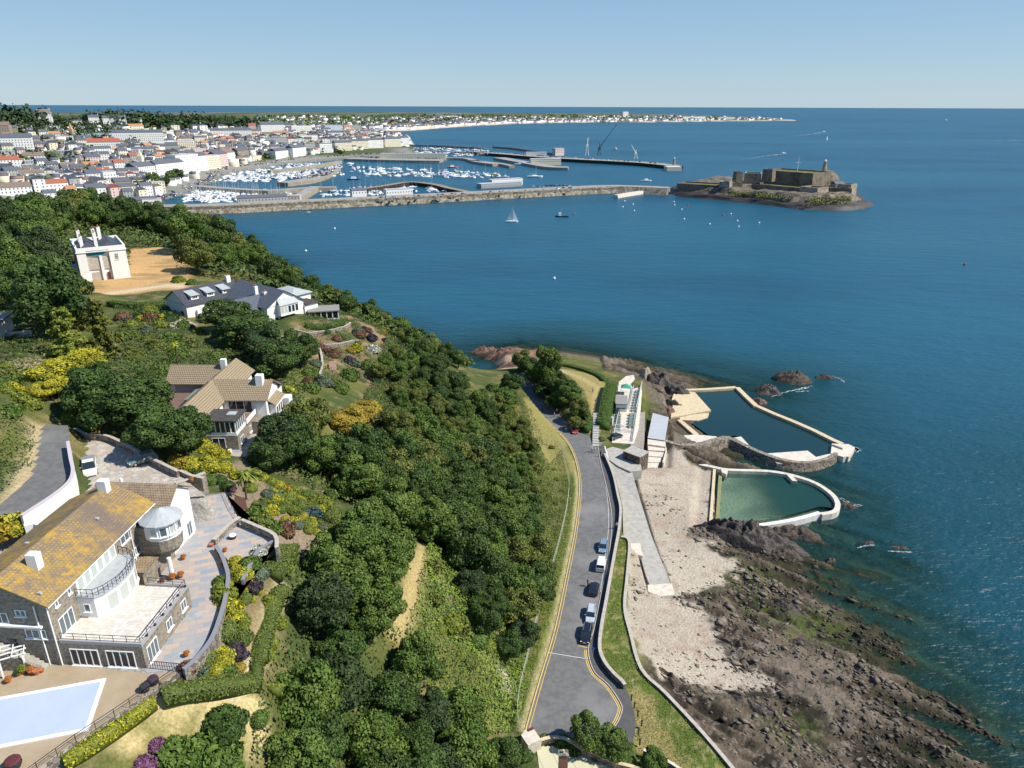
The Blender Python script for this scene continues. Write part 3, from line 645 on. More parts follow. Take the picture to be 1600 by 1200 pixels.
def sheet(name, pl, z, mt):
    bm = bmesh.new(); vs = [bm.verts.new((x, y, z)) for x, y in pl]; bm.faces.new(vs)
    bmesh.ops.triangulate(bm, faces=bm.faces[:], ngon_method='EAR_CLIP')
    for f in bm.faces:
        f.normal_update()
        if f.normal.z < 0: f.normal_flip()
    uvl = bm.loops.layers.uv.new('UVMap')
    for f in bm.faces:
        for l in f.loops: l[uvl].uv = (l.vert.co.x*.94+l.vert.co.y*.34, l.vert.co.y*.94-l.vert.co.x*.34)
    me = bpy.data.meshes.new(name); bm.to_mesh(me); bm.free(); me.materials.append(mt)
    o = bpy.data.objects.new(name, me); scene.collection.objects.link(o); return struct(o)
def strip_mesh(name, A, B, mt, zoff=0.0):
    v = [tuple(a) for a in A]+[tuple(b) for b in B]; n = len(A)
    mb = MB(); mb.add([(x, y, z+zoff) for x, y, z in v], [(i, i+1, n+i+1, n+i) for i in range(n-1)]); o = mb.build(name, mt)
    if o.data.polygons[0].normal.z < 0: o.data.flip_normals()
    return struct(o)
def offset(path, d):
    P = np.array(path, float); T = np.gradient(P[:, :2], axis=0); T /= np.linalg.norm(T, axis=1)[:, None]
    return [(p[0]-t[1]*d, p[1]+t[0]*d) for p, t in zip(P, T)]
def line_sheet(name, path, wd, z, mt):
    A = offset(path, wd/2); B = offset(path, -wd/2); return strip_mesh(name, [(*a, z) for a in A], [(*b, z) for b in B], mt)
sheet('road', road_poly, 7.0, m_asph)
mb = MB(); mb.prism(pave_poly, 6.6, 7.12, 0); bm_ = mb.build('pavement', m_pave); struct(bm_)
line_sheet('kerb', offset(road_r, .0), .16, 7.135, m_kerb)
line_sheet('kerb', offset(road_l, .12), .22, 7.10, M('yellow_kerb', (.62, .47, .16), .8, .2, [(2, (.45, .36, .2), .4, .7)]))
yl = [p for p in road_r if p[1] < P2(921, 1012, 7)[1]]
line_sheet('road_marking', offset(yl, .32), .12, 7.008, m_yel); line_sheet('road_marking', offset(yl, .62), .12, 7.008, m_yel)
line_sheet('road_marking', offset(road_l, -.35), .10, 7.008, m_yel)
line_sheet('road_marking', poly([(854, 1019), (920, 1030)], 7), .12, 7.008, m_whl)
line_sheet('road_marking', poly([(903, 1009), (918, 1012)], 7), .12, 7.008, m_yel)
line_sheet('road_marking', smooth_path(poly([(938,722),(948,770),(951,817),(946,870),(938,925)], 7)), .08, 7.009, m_whl)
line_sheet('road_marking', poly([(945,698),(950,716)], 7), .35, 7.14, m_whl)
# the stone wall between pavement and beach
def wall_thing(name, label, path, th, z0, z1, mt, cap=None, cat='wall', group=None, caph=.1, capover=.05):
    c = path[len(path)//2]; mb = MB(); mb.wall(path, th, z0, z1, 0)
    g = lambda z: min(z) if isinstance(z, (list, tuple)) else z
    t = thing(name, label, cat, (c[0], c[1], g(z0)), group=group); L = tuple(t.location)
    mb.build('masonry', mt, t, wloc=L)
    if cap is not None:
        mb = MB(); z1l = [z+.004 for z in z1] if isinstance(z1, (list, tuple)) else z1+.004
        mb.wall(path, th+2*capover, z1l, [z+caph for z in z1l] if isinstance(z1l, list) else z1l+caph); mb.build('coping', cap, t, wloc=L)
    return t
_wl = [p for p in offset(pave_r, .25) if p[1] > P2(978, 1079, 7)[1]]
wall_thing('sea_wall', 'long low rubble stone wall with pale coping between the pavement and the beach', _wl, .5, 3.0, 8.05, m_stone, m_kerb)
vo = smooth_path(poly([(971,842),(983,850),(980,900),(976,950),(985,990),(1002,1045),(1040,1082),(1100,1145),(1160,1215)], 6.3), 4)
wall_thing('retaining_wall', 'stone retaining wall holding up the grass verge above the shingle', vo, .5, .5, [float(np.interp(y, [60, 130], [5.7, 6.9])) for x, y in vo], m_stone, m_kerb)
wall_thing('garden_wall', 'short curved stone wall running off below the grass verge, bottom of the picture', smooth_path(poly([(1005,1178),(1020,1185),(1050,1200),(1070,1215)], 6.2)), .35, 5, 7.0, m_stone, m_concw)
# slipway
SL = [((948,716),(985,728),6.6),((962,745),(994,760),5.9),((972.5,790),(1003,790),5.1),((974,838),(1017,835),4.2),((1000,865),(1030,868),3.4),((1008,895),(1042,898),2.95),((1015,914),(1051,922),2.6)]
A = [tuple(at(*a, z)) for a, b, z in SL]; B = [tuple(at(*b, z)) for a, b, z in SL]; n = len(A)
mb = MB(); v = A+B+[(x, y, z-2.2) for x, y, z in A]+[(x, y, z-2.2) for x, y, z in B]
f = []
for i in range(n-1): f += [(i, i+1, n+i+1, n+i), (2*n+i, 2*n+i+1, i+1, i), (n+i, n+i+1, 3*n+i+1, 3*n+i)]
f += [(n-1, 3*n-1, 4*n-1, 2*n-1)]; mb.add(v, f)
sl = mb.build('slipway', m_conc); struct(sl)
mb = MB(); g = poly([(1012,914),(1050,912),(1054,930),(1030,932),(1012,924)], 2.7); mb.prism(g, 1.5, 2.78); struct(mb.build('slipway_foot', m_concw))
mb = MB(); g = poly([(980,842),(1000,846),(1004,868),(990,864)], 4.0); mb.prism(g, 1.5, 3.9); struct(mb.build('slipway_apron', m_concw))
# ---------------------------------------------------------------- bathing pools
def pool(name, label, segs, mt, loc):
    t = thing(name, label, 'pool', loc)
    for nm, path, th, z0, z1, mat in segs:
        mb = MB(); mb.wall(path, th, z0, z1); mb.build(nm, mat, t, wloc=loc)
    return t
L1 = (*P2(1180, 660, 1), 0.0)
t = pool('bathing_pool', 'larger tidal bathing pool with angular cream walls and dark water', [
    ('sea_wall', smooth_path(poly([(1062,609),(1100,608),(1150,604.5)], 1.7), 2), 1.6, -4, 1.7, m_cream),
    ('sea_wall', poly([(1152,605),(1166,619),(1182,634)], 1.72), 1.7, -4, 1.72, m_cream),
    ('sea_wall', poly([(1183,634),(1210,646),(1240,658),(1272,672),(1302,687),(1316,693)], 1.7), 1.7, -5, 1.7, m_cream)], m_cream, L1)
def slab(parent, nm, px, z, z0, mt, loc):
    mb = MB(); mb.prism(poly(px, z), z0, z); return mb.build(nm, mt, parent, wloc=loc)
slab(t, 'sun_terrace', [(1060,609),(1086,613),(1111,641),(1088,645),(1062,650),(1048,652),(1052,630)], 1.55, -2.5, m_cream, L1)
slab(t, 'lower_terrace', [(1062,652),(1088,647),(1108,645),(1106,652),(1090,657),(1062,656)], 1.2, -2.5, m_cream, L1)
slab(t, 'path', [(1058,656),(1064,655),(1092,678),(1086,681)], 1.6, -2.5, m_cream, L1)
slab(t, 'ledge', [(1146,684),(1158,682),(1180,706),(1172,708)], 1.45, -2.5, m_concw, L1)
slab(t, 'ledge', [(1068,680),(1090,679),(1120,682),(1118,692),(1080,692)], 1.9, -2.5, m_concw, L1)
slab(t, 'platform', [(1190,709),(1262,704),(1275,714),(1300,708),(1304,716),(1260,728),(1215,724)], 1.5, -3, m_concw, L1)
slab(t, 'diving_platform', [(1300,693),(1326,694),(1336,699),(1328,712),(1318,714),(1298,708)], 1.75, -3.5, m_concw, L1)
mb = MB()
g = [at(1302, 694, 2.2), at(1318, 700, 2.2)]
mb.wall([tuple(g[0][:2]), tuple(g[1][:2])], .8, 1.76, 2.3); mb.build('steps', m_concw, t, wloc=L1); mb = MB(); mb.wall([P2(1322, 712, 1.8), P2(1324, 718, 0)], 1.6, -2, 1.7); mb.build('steps', m_concw, t, wloc=L1)
# curved masonry apron between the two pools
pth = smooth_path(poly([(1036,697),(1060,702),(1090,701),(1118,693),(1138,689),(1160,699),(1190,712),(1225,723),(1262,726),(1292,719),(1306,710)], 1.4), 3); n = len(pth)
tt = thing('masonry_bank', 'curved sloping bank of dark masonry between the two pools', 'bank', (*pth[n//2], 0))
wts = [float(np.interp(i/(n-1), [0, .1, .35, .5, .8, 1], [1.2, 1.6, 2.2, 1.6, 1.2, 1.0])) for i in range(n)]; wbs = [float(np.interp(i/(n-1), [0, .1, .4, .5, .8, 1], [4, 6.5, 7.5, 6, 4.6, 3])) for i in range(n)]
m_bank = M('dark_masonry', (.2, .17, .13), .85, .2, voro=(1.7, ((.15, .125, .095), (.27, .225, .17), (.09, .075, .06)), (.08, .065, .05), .07), bump=(0, .1))
mb = MB(); mb.bank(pth, wts, wbs, -1.5, [float(np.interp(i/(n-1), [0, .1, .4, 1], [3.6, 3.1, 2.6, 2.0])) for i in range(n)], 0, 1); mb.build('slope', [m_bank, m_stone], tt, wloc=tuple(tt.location))
L2 = (*P2(1200, 775, 1), 0.0)
p2path = smooth_path(poly([(1040,704),(1052,712),(1080,722),(1112,729),(1140,734),(1200,736),(1240,743),(1275,755),(1300,772),(1309,787),(1304,799),(1283,803)], 1.55), 3)
tow = smooth_path(poly([(1281,801),(1240,812),(1190,820),(1150,822),(1112,823)], 1.5), 3)
pl = pool('paddling_pool', 'smaller rounded bathing pool with shallow green water and white rim', [
    ('rim_wall', p2path, 1.25, -1.5, 1.6, m_concw), ('rim_wall', tow, 1.2, -1.8, 1.58, M('white_concrete', (.68, .66, .62), .8, .2, [(1, (.5, .46, .4), .5, .75)])),
    ('beach_wall', poly([(1116.5, 733), (1110.5, 816)], 1.55), .75, -1, 1.56, m_cream),
    ('step', poly([(1126, 738), (1121, 812)], .95), .9, -1, .82, M('weedy_concrete', (.26, .25, .12), .7, .3, [(2, (.16, .17, .07), .4, .7)]))], m_concw, L2)
slab(pl, 'ledge', [(1126,731),(1138,733),(1135,741),(1128,738)], 1.7, 0, m_concw, L2); slab(pl, 'ledge', [(1228,740),(1238,743),(1246,752),(1238,751)], 1.7, 0, m_concw, L2)
slab(pl, 'corner_block', [(1098,818),(1124,820),(1122,828),(1104,826)], 1.9, 0, m_concw, L2)
# ---------------------------------------------------------------- bastion, changing rooms, white steps
A_, B_ = at(973, 717, 6.6), at(999, 727, 6.6); RB_ = math.atan2(B_[1]-A_[1], B_[0]-A_[0]); LB_ = math.dist(A_[:2], B_[:2])
t = thing('stone_bastion', 'square dark stone building with a flat paved top beside the white steps', 'building', (A_[0], A_[1], 6.6), RB_)
mb = MB(); mb.box(0, LB_, 0, 4.2, -5, 2.3); mb.build('wall', m_bank0, t); mb = MB(); mb.box(-.1, LB_+.1, -.1, 4.3, 2.304, 2.45); mb.build('roof', m_conc, t)
mb = MB(); mb.box(.6, 1.5, -.04, 0, .1, 1.9); mb.build('door', m_iron, t)
t = thing('changing_rooms', 'low block with a pale grey sloping roof above the bathing pools', 'building', (*P2(1028, 665, 4), 2.0)); L = tuple(t.location)
mb = MB(); c4 = poly([(1022,648),(1043,654),(1037,686),(1014,682)], 4.8); mb.prism(c4, 1.5, 4.8); mb.build('wall', m_concw, t, wloc=L)
m_corr = M('corrugated_sheet', (.42, .44, .45), .5, .4, brick=(60, .35, .03, (.27, .29, .31), (.46, .48, .49)))
mb = MB(); r4 = poly([(1020,645),(1045,652),(1039,688),(1012,684)], 5.0); mb.prism(r4, 4.82, [5.0]*4); mb.build('roof', m_corr, t, wloc=L)
for k in range(3):
    mb = MB(); q = at(1017+k*8, 688, 3.6); mb.cbox(q[0], q[1], 2.3, .9, .12, 2.0, .15); mb.build('door', m_iron, t, wloc=L)
t = thing('concrete_steps', 'broad white concrete steps and ramp coming down to the shingle', 'steps', (*P2(1022, 710, 3), 1.5)); L = tuple(t.location)
rows = [((1012,686),(1040,690),4.6),((1012,694),(1040,698),4.1),((1013,703),(1038,705),3.7),((1011,712),(1036,714),3.4),((1008,722),(1033,722),3.1),((1003,730),(1024,732),2.9)]
mb = MB()
for (a0, a1, z), (b0, b1, z2) in zip(rows[:-1], rows[1:]): mb.prism([P2(*a0, z), P2(*a1, z), P2(*b1, z), P2(*b0, z)], 1.2, z)
mb.build('tread', m_concw, t, wloc=L)
mb = MB(); mb.wall(poly([(1038,690),(1041,704),(1036,722)], 4.3), .4, 1.5, 4.2); mb.build('side_wall', m_concw, t, wloc=L)
# ground sheets round the kiosk
mb = MB(); mb.prism(poly([(946,714),(944,703),(957,698),(975,703),(978,712),(1000,722),(1003,735),(985,737),(965,728)], 6.75), 4, 6.78); struct(mb.build('concrete_apron', m_conc))
mb = MB(); mb.prism(poly([(998,645),(1008,643),(1007,685),(1002,700),(985,697),(992,670)], 6.6), 1.5, 6.62); struct(mb.build('promenade', M('old_concrete', (.33, .29, .24), .85, .2, [(1, (.24, .21, .17), .4, .7)])))
mb = MB(); mb.prism(poly([(960,612),(968,596),(978,588),(990,586),(992,592),(985,600),(990,608),(1002,604),(1003,612),(1001,640),(998,670),(990,694),(956,692)], 6.6), 4, 6.66); struct(mb.build('terrace', m_concw))
mb = MB(); mb.prism(poly([(1053,615),(1070,622),(1066,632),(1048,628)], 2.0), 0, 2.0); mb.prism(poly([(1000,600),(1012,612),(1002,616)], 4.0), 1, 4); struct(mb.build('rock_platform', m_cream))
# ---------------------------------------------------------------- rocks standing in the sea and on the shore
def rock(px, py, z, sx, sy, sz, rot, seed, label, mt=None, name='rock_outcrop', cat='rock', group=None):
    p = at(px, py, z); rr = np.random.RandomState(seed); n = 44; k = 26
    a = np.linspace(0, 2*np.pi, n, endpoint=False); V = []; 
    for j in range(k):
        r = (j+.001)/(k-1); h = (1-r**2.2)
        x = np.cos(a)*r; y = np.sin(a)*r; u = x*sx; w_ = y*sy
        nn = ridged(u*.28+seed*3, w_*.75+seed, 4)*1.0+fbm(u*1.4+seed, w_*1.4, 3)*.5
        edge = 1+.45*(fbm(np.cos(a)*1.6+seed*2, np.sin(a)*1.6+seed, 4)-.5)*2
        V.append(np.stack([u*edge, w_*edge, -1.2+(1.2+sz)*h*(.28+.75*nn)], -1))
    V = np.concatenate(V); q = []
    for j in range(k-1):
        for i in range(n): q.append((j*n+i, j*n+(i+1) % n, (j+1)*n+(i+1) % n, (j+1)*n+i))
    o = npmesh(name, V, np.array(q)[:, ::-1], [mt or m_rock], loc=(p[0], p[1], z-.2), rot=rot); return tag(o, label, cat, group)
rock(1238, 595, 0, 9.0, 4.6, 3.6, -.05, 3, 'large brown skerry breaking the water beyond the bathing pool')
rock(1288, 591, 0, 5.0, 1.8, 1.6, -.1, 5, 'thin low rock with white foam at the seaward end of the skerry')
rock(1200, 612, 0, 6.0, 4.6, 2.6, -.1, 4, 'broad brown rocks between the skerry and the pool wall', m_rockd)
rock(1186, 628, 0, 4.0, 2.6, 1.6, -.6, 8, 'reddish rocks against the seaward wall of the larger pool', M('red_rock', (.22, .12, .09), .8, .2, [(.6, (.10, .07, .05), .4, .65)], bump=(1.6, .3)))
rock(1158, 846, .6, 13.5, 5.0, 5.2, -.30, 12, 'big black slab of rock below the rim of the smaller pool', m_rockd)
rock(1108, 832, 1.5, 5.0, 2.0, 1.6, -.4, 9, 'black rock at the corner of the smaller pool beside the shingle', m_rockd)
rock(1245, 835, 0, 8.0, 3.4, 2.1, -.1, 14, 'brown weedy rocks under the seaward end of the smaller pool')
rock(1215, 868, .3, 6.5, 2.4, 1.7, -.2, 15, 'ragged brown rocks in front of the black slab')
rock(1322, 792, 0, 3.6, 1.5, 1.1, -.2, 18, 'low rock just off the rounded end of the smaller pool')
rock(1355, 849, -.1, 2.6, 1.0, .8, -.15, 21, 'small islet of dark rock, nearer of the pair in open water')
rock(1405, 857, -.1, 3.6, .9, .9, -.15, 24, 'long narrow islet of dark rock, farther of the pair in open water')
rock(1298, 877, 0, 2.0, 1.2, 1.1, .2, 27, 'lone square boulder standing in the shallows', m_rock)
rock(1275, 886, 0, 1.3, .8, .7, .2, 29, 'small boulder beside the lone square boulder in the shallows', m_rock)
rock(1030, 598, 2.0, 7.5, 6.0, 3.6, -.6, 31, 'dark rocky knoll seaward of the kiosk terrace', m_rockd)
rock(1058, 612, 1.5, 5.5, 3.0, 2.6, -.5, 33, 'dark rocks between the kiosk and the cream sun terrace', m_rockd)
rock(1025, 618, 2.2, 4.5, 3.4, 2.6, -.5, 35, 'brown rocks below the promenade beside the kiosk')
rock(1008, 588, 3.6, 2.6, 2.2, 3.4, 0, 37, 'pale rounded rock on top of the headland knoll', M('pale_rock', (.36, .31, .24), .85, .2, [(1, (.2, .17, .13), .4, .7)], bump=(2, .2)))
rock(1045, 640, 2.2, 2.6, 2.0, 1.6, -.3, 39, 'reddish rock beside the roof of the changing rooms', M('red_rock', (.22, .12, .09)))
rock(1048, 628, 2.2, 3.2, 1.4, 1.6, -.3, 41, 'dark rock splitting the cream bathing terrace', m_rockd)
rock(1094, 943, 1.8, 7.0, 2.2, 1.1, -.45, 43, 'dark flat rock in the shingle below the slipway', m_rockd)
rock(1160, 1012, 1.2, 7.5, 2.0, 1.4, -.50, 45, 'long dark ridge of rock reaching into the shingle')
rock(1160, 1100, 1.4, 8.5, 2.4, 1.4, -.50, 47, 'dark ridge of rock below the widest patch of shingle', m_rockd)
rock(1250, 1010, .8, 6, 2.4, 1.4, -.5, 49, 'brown hump of rock in the middle of the weedy shelf')
rock(1040, 1060, 2.9, 4.5, 2.4, 1.2, -.6, 51, 'brown rocks at the foot of the grass verge')
rock(1330, 1110, .3, 8, 2.2, 1.2, -.5, 53, 'low ridge of rock running into the water, lower right')
rock(1230, 950, .8, 6.5, 2.0, 1.3, -.5, 55, 'dark ridge between the two green weed patches', m_rockd)
rock(790, 556, .8, 9, 3.5, 3.4, 0, 57, 'red-brown rocks on the shore beyond the bend in the road', M('red_rock', (.22, .12, .09)), name='rock_outcrop')
rock(762, 549, .5, 7, 3, 2.2, 0, 59, 'red-brown rocks at the far end of the hidden cove', M('red_rock', (.22, .12, .09)))
# boulders strewn over shingle and shelf: nobody could count them
rr = np.random.RandomState(5); Vs = []; Qs = []; cnt = 0
oct_ = np.array([(1,0,0),(0,1,0),(-1,0,0),(0,-1,0),(0,0,1),(0,0,-1)], float); of = np.array([(0,1,4),(1,2,4),(2,3,4),(3,0,4),(1,0,5),(2,1,5),(3,2,5),(0,3,5)])
SH = poly([(985,850),(1003,790),(1112,735),(1112,820),(1250,830),(1330,900),(1600,1060),(1700,1250),(1160,1215),(1040,1082),(985,990)], 1)
xs = rr.uniform(20, 110, 26000); ys = rr.uniform(58, 165, 26000); kk = (sdist(SH, xs, ys) < 0); xs = xs[kk]; ys = ys[kk]; zz = hzv(xs, ys)
dens = fbm(xs*.16, ys*.16, 3); pr_ = np.where(sdist(BEACH, xs, ys) < -1.0, np.clip((dens-.52)*3, .02, .35), np.clip((dens-.30)*3, .1, 1)); kk = (zz > -.3) & (rr.rand(len(xs)) < pr_); xs = xs[kk]; ys = ys[kk]; zz = zz[kk]
sz = rr.gamma(1.5, .10, len(xs))+.08; sz = np.where(sdist(BEACH, xs, ys) < 0, sz*.7, sz)
V = oct_[None]*(sz[:, None, None]*rr.uniform(.5, 1.35, (len(xs), 6, 1))); V[:, :, 2] *= .6; V[:, :, 0] *= 1.7
an = rr.normal(-.55, .45, len(xs)); c, s = np.cos(an)[:, None], np.sin(an)[:, None]
V = np.stack([V[..., 0]*c-V[..., 1]*s+xs[:, None], V[..., 0]*s+V[..., 1]*c+ys[:, None], V[..., 2]+zz[:, None]+sz[:, None]*.2], -1)
Q = (of[None]+6*np.arange(len(xs))[:, None, None]).reshape(-1, 3)
m_boul = M('boulder_rock', (.22, .18, .14), .85, .2, rnd=(.045, .037, .029))
o = npmesh('boulders', V.reshape(-1, 3), Q, [m_boul], attr={'lv': ('FACE', np.repeat(np.clip(rr.rand(len(xs))*.6+np.clip((1.6-zz)*.5, 0, .6), 0, 1), 8))})
stuff(o, 'boulders and stones strewn over the shingle and the weedy rock shelf', 'boulders')
# ================================================================ PLANTS
def leafmat(name, a, b, r=.62): return M(name, a, rough=r, spec=.25, rnd=b)
LM = dict(
 dark=leafmat('leaf_dark_green', (.014, .036, .007), (.078, .128, .024)), mid=leafmat('leaf_mid_green', (.034, .072, .011), (.130, .190, .032)),
 olive=leafmat('leaf_olive', (.048, .068, .013), (.165, .185, .036)), lime=leafmat('leaf_light_green', (.075, .105, .014), (.23, .26, .034)),
 yellow=leafmat('leaf_yellow', (.10, .13, .014), (.48, .42, .03)), gold=leafmat('leaf_golden', (.14, .11, .015), (.42, .31, .04)),
 purple=leafmat('leaf_purple', (.030, .022, .030), (.075, .055, .07)), grey=leafmat('leaf_grey_green', (.055, .080, .050), (.15, .19, .11)),
 blue=leafmat('leaf_blue_green', (.030, .060, .065), (.09, .15, .16)), hedge=leafmat('leaf_clipped', (.055, .082, .015), (.16, .19, .038)), holly=leafmat('leaf_blackish', (.015, .032, .010), (.052, .085, .024)),
 conifer=leafmat('leaf_conifer', (.030, .048, .008), (.16, .16, .022)), pink=leafmat('leaf_magenta', (.07, .05, .05), (.26, .09, .22)), white=leafmat('leaf_white_flower', (.10, .14, .07), (.75, .75, .68)), orange=leafmat('leaf_orange', (.25, .08, .02), (.55, .22, .05)), brown=leafmat('leaf_red_brown', (.08, .045, .025), (.22, .12, .07)))
m_bark = M('bark', (.10, .075, .055), .9, .15, [(3, (.05, .038, .028), .4, .65)])
def leaves(C, N, size, rr, jit=.55, asp=1.0):
    """diamond leaf clumps at points C facing normals N"""
    n = len(C); N = N+rr.normal(0, jit, (n, 3)); N /= np.linalg.norm(N, axis=1)[:, None]
    R = rr.normal(0, 1, (n, 3)); T = np.cross(N, R); T /= np.linalg.norm(T, axis=1)[:, None]; B = np.cross(N, T)
    s = (size*rr.uniform(.6, 1.35, n))[:, None]
    V = np.stack([C+T*s, C+B*s*asp*.62, C-T*s*.9, C-B*s*asp*.62], 1).reshape(-1, 3)
    return V, np.arange(4*n).reshape(-1, 4)
def lobed(seed, lobes, nleaf, size, jit=.55, up=.15):
    rr = np.random.RandomState(seed); L = np.array(lobes); w_ = L[:, 3]**2; w_ /= w_.sum()
    k = rr.choice(len(L), nleaf*3, p=w_); D = rr.normal(0, 1, (len(k), 3)); D[:, 2] += up; D /= np.linalg.norm(D, axis=1)[:, None]
    P = L[k, :3]+D*L[k, 3:4]*rr.uniform(.82, 1.06, (len(k), 1))*np.array([1, 1, .85])
    ok = np.ones(len(k), bool)
    for i, l in enumerate(L): ok &= ~((np.linalg.norm((P-l[:3])/np.array([1, 1, .85]), axis=1) < l[3]*.80) & (k != i))
    P = P[ok][:nleaf]; D = D[ok][:nleaf]; kk = k[ok][:nleaf]
    V, Q = leaves(P, D, size, rr, jit); tone = rr.rand(len(L)); lv = np.clip(.55*tone[kk]+.6*rr.rand(len(P))-.05, 0, 1)
    return V, Q, lv
def crown_mesh(name, V, Q, lv, mt, parent=None, loc=(0, 0, 0)):
    return npmesh(name, V, Q, [mt], attr={'lv': ('FACE', lv)}, parent=parent, loc=loc)
def trunk_mb(h, r, rr, spread=2.0, n=5):
    mb = MB(); top = (rr.uniform(-.3, .3), rr.uniform(-.3, .3), h); mb.tube((0, 0, -1.2), (top[0]*.5, top[1]*.5, h*.55), r, r*.7, 7); mb.tube((top[0]*.5, top[1]*.5, h*.55), top, r*.7, r*.35, 6)
    for i in range(n):
        a = i*6.283/n+rr.rand(); z = h*rr.uniform(.35, .7); mb.tube((top[0]*.4, top[1]*.4, z), (math.cos(a)*spread, math.sin(a)*spread, z+h*.32), r*.42, r*.12, 5)
    return mb
TP = {}
def proto(kind, i, build): TP.setdefault(kind, []).append(build(i))
HID = []
def broad(i):
    rr = np.random.RandomState(100+i); lob = []
    for k in range(46):
        a = rr.uniform(0, 6.28); e = rr.uniform(-.25, 1.0); R = math.sqrt(max(0, 1-e*e*.75))*rr.uniform(.55, 1.0)
        lob.append((3.1*R*math.cos(a), 3.1*R*math.sin(a)*rr.uniform(.85, 1.1), 3.7+2.7*e*rr.uniform(.65, 1.2), rr.uniform(.45, 1.3)))
    lob.append((0, 0, 4.0, 2.6))
    return lobed(200+i, lob, 7800, .175), trunk_mb(4.4, .26, rr), (0, 0, 0)
def tallb(i):
    rr = np.random.RandomState(150+i); lob = []
    for k in range(40):
        a = rr.uniform(0, 6.28); z = rr.uniform(2.0, 9.3); R = 2.9*math.sin(math.pi*min(.97, max(.08, (z-.6)/10.2)))**.6*rr.uniform(.4, 1)
        lob.append((R*math.cos(a), R*math.sin(a), z, rr.uniform(.7, 1.35)))
    lob += [(0, 0, 4.5, 2.0), (0, 0, 6.8, 1.6)]
    return lobed(250+i, lob, 8000, .19), trunk_mb(7.5, .3, rr, 2.0, 6), (0, 0, 0)
def conif(i):
    rr = np.random.RandomState(170+i); lob = []
    for k in range(70):
        z = rr.uniform(.8, 11.2); a = rr.uniform(0, 6.28); R = (3.3*(1-z/12.2)**.85+.25)*rr.uniform(.55, 1.0); lob.append((R*math.cos(a), R*math.sin(a), z, rr.uniform(.35, .8)*(1.1-.4*z/12)))
    for z in np.arange(1, 11, 1.2): lob.append((0, 0, z, 1.9*(1-z/12.5)))
    V, Q, lv = lobed(270+i, lob, 4600, .25, .4, .55); return (V, Q, lv), trunk_mb(10.5, .28, rr, .9, 6), (0, 0, 0)
def make_tree(bf, i, mt, name='tree'):
    (V, Q, lv), tr, _ = bf(i); t = bpy.data.objects.new(name, None); scene.collection.objects.link(t); t['category'] = 'tree'
    crown_mesh('crown', V, Q, lv, mt, t); tr.build('trunk', m_bark, t); t.location = (0, 0, -500); HID.append(t); return t
PB = [make_tree(broad, i, LM['dark']) for i in range(6)]; PT = [make_tree(tallb, i, LM['dark']) for i in range(3)]; PC = [make_tree(conif, i, LM['conifer'], 'conifer_tree') for i in range(2)]
TREES = []
def tree_at(x, y, s, protos, tone, label, group, rr, z=None, sz=None, dz=0.0):
    p = protos[rr.randint(len(protos))]; z = hz(x, y) if z is None else z
    r = copy_tree(p, (x, y, z-.2*s+dz), rr.uniform(0, 6.28), label, group, (s*rr.uniform(.9, 1.12), s*rr.uniform(.9, 1.12), (sz or s)*rr.uniform(.88, 1.12)))
    for c in r.children:
        if c.name.startswith('crown'): setmat(c, LM[tone])
    TREES.append((x, y, s)); return r
def hpoly(px): return [hit(*p)[:2] for p in px]
TONE = {'dark': 'dark green', 'mid': 'mid green', 'olive': 'olive green', 'lime': 'light green', 'holly': 'blackish green', 'yellow': 'bright yellow', 'gold': 'golden', 'grey': 'grey green', 'conifer': 'golden green', 'hedge': 'green'}
GARD = [[(505,672),(520,640),(590,612),(608,640),(590,680),(560,715),(520,715)],[(95,385),(215,385),(290,390),(290,455),(215,475),(150,470),(100,440)],[(345,868),(440,850),(455,905),(440,960),(428,1010),(410,1085),(300,1120),(90,1215),(60,1205),(285,1048),(330,1000)],[(300,720),(380,690),(440,745),(560,800),(540,825),(500,838),(440,850),(350,780)],[(240,1095),(410,1085),(420,1130),(400,1200),(180,1215)]]
BLOCK = []
BLOCK += [hpoly(g) for g in GARD]
def forest(px, spacing, smin, smax, tones, phrase, group, seed, protos=None, lim=60, kind='tree', edge=0, szf=1.0):
    pl = hpoly(px); rr = np.random.RandomState(seed); xs = [p[0] for p in pl]; ys = [p[1] for p in pl]; pts = []
    for _ in range(6000):
        if len(pts) >= lim: break
        x = rr.uniform(min(xs), max(xs)); y = rr.uniform(min(ys), max(ys))
        if not inpoly(pl, x, y): continue
        if any((x-a)**2+(y-b)**2 < spacing**2 for a, b in pts): continue
        if any(sdist(b, np.array([x]), np.array([y]))[0] < 3.4 for b in BLOCK): continue
        pts.append((x, y))
    for x, y in pts:
        s = rr.uniform(smin, smax); tn = tones[rr.randint(len(tones))]
        tree_at(x, y, s, protos or PB, tn, f"{TONE[tn]} {kind} {phrase}", group, rr, sz=s*szf)
    return pts
g_ = 'trees covering the cliff slope'
forest([(430,700),(520,680),(600,660),(640,690),(700,705),(765,735),(815,800),(836,860),(836,945),(815,985),(760,915),(700,870),(640,835),(570,810),(520,790),(470,740)], 4.3, .88, 1.3, ['dark','dark','mid','dark','olive'], 'on the slope above the road', g_, 1, lim=92)
forest([(470,850),(540,825),(600,850),(640,880),(615,940),(605,990),(560,980),(500,930),(470,900)], 4.0, .85, 1.15, ['mid','dark','mid'], 'beside the dry grass path', g_, 2, lim=26)
forest([(420,1010),(480,930),(560,990),(620,1010),(640,1060),(690,1120),(730,1160),(735,1215),(600,1260),(430,1230),(405,1130),(440,1080)], 4.2, .88, 1.3, ['dark','dark','mid','holly'], 'below the clipped hedges', g_, 3, lim=46)
forest([(730,915),(800,960),(822,1000),(812,1060),(780,1040),(740,985)], 3.2, .6, .85, ['holly','dark'], 'above the road fence', g_, 4, lim=12)
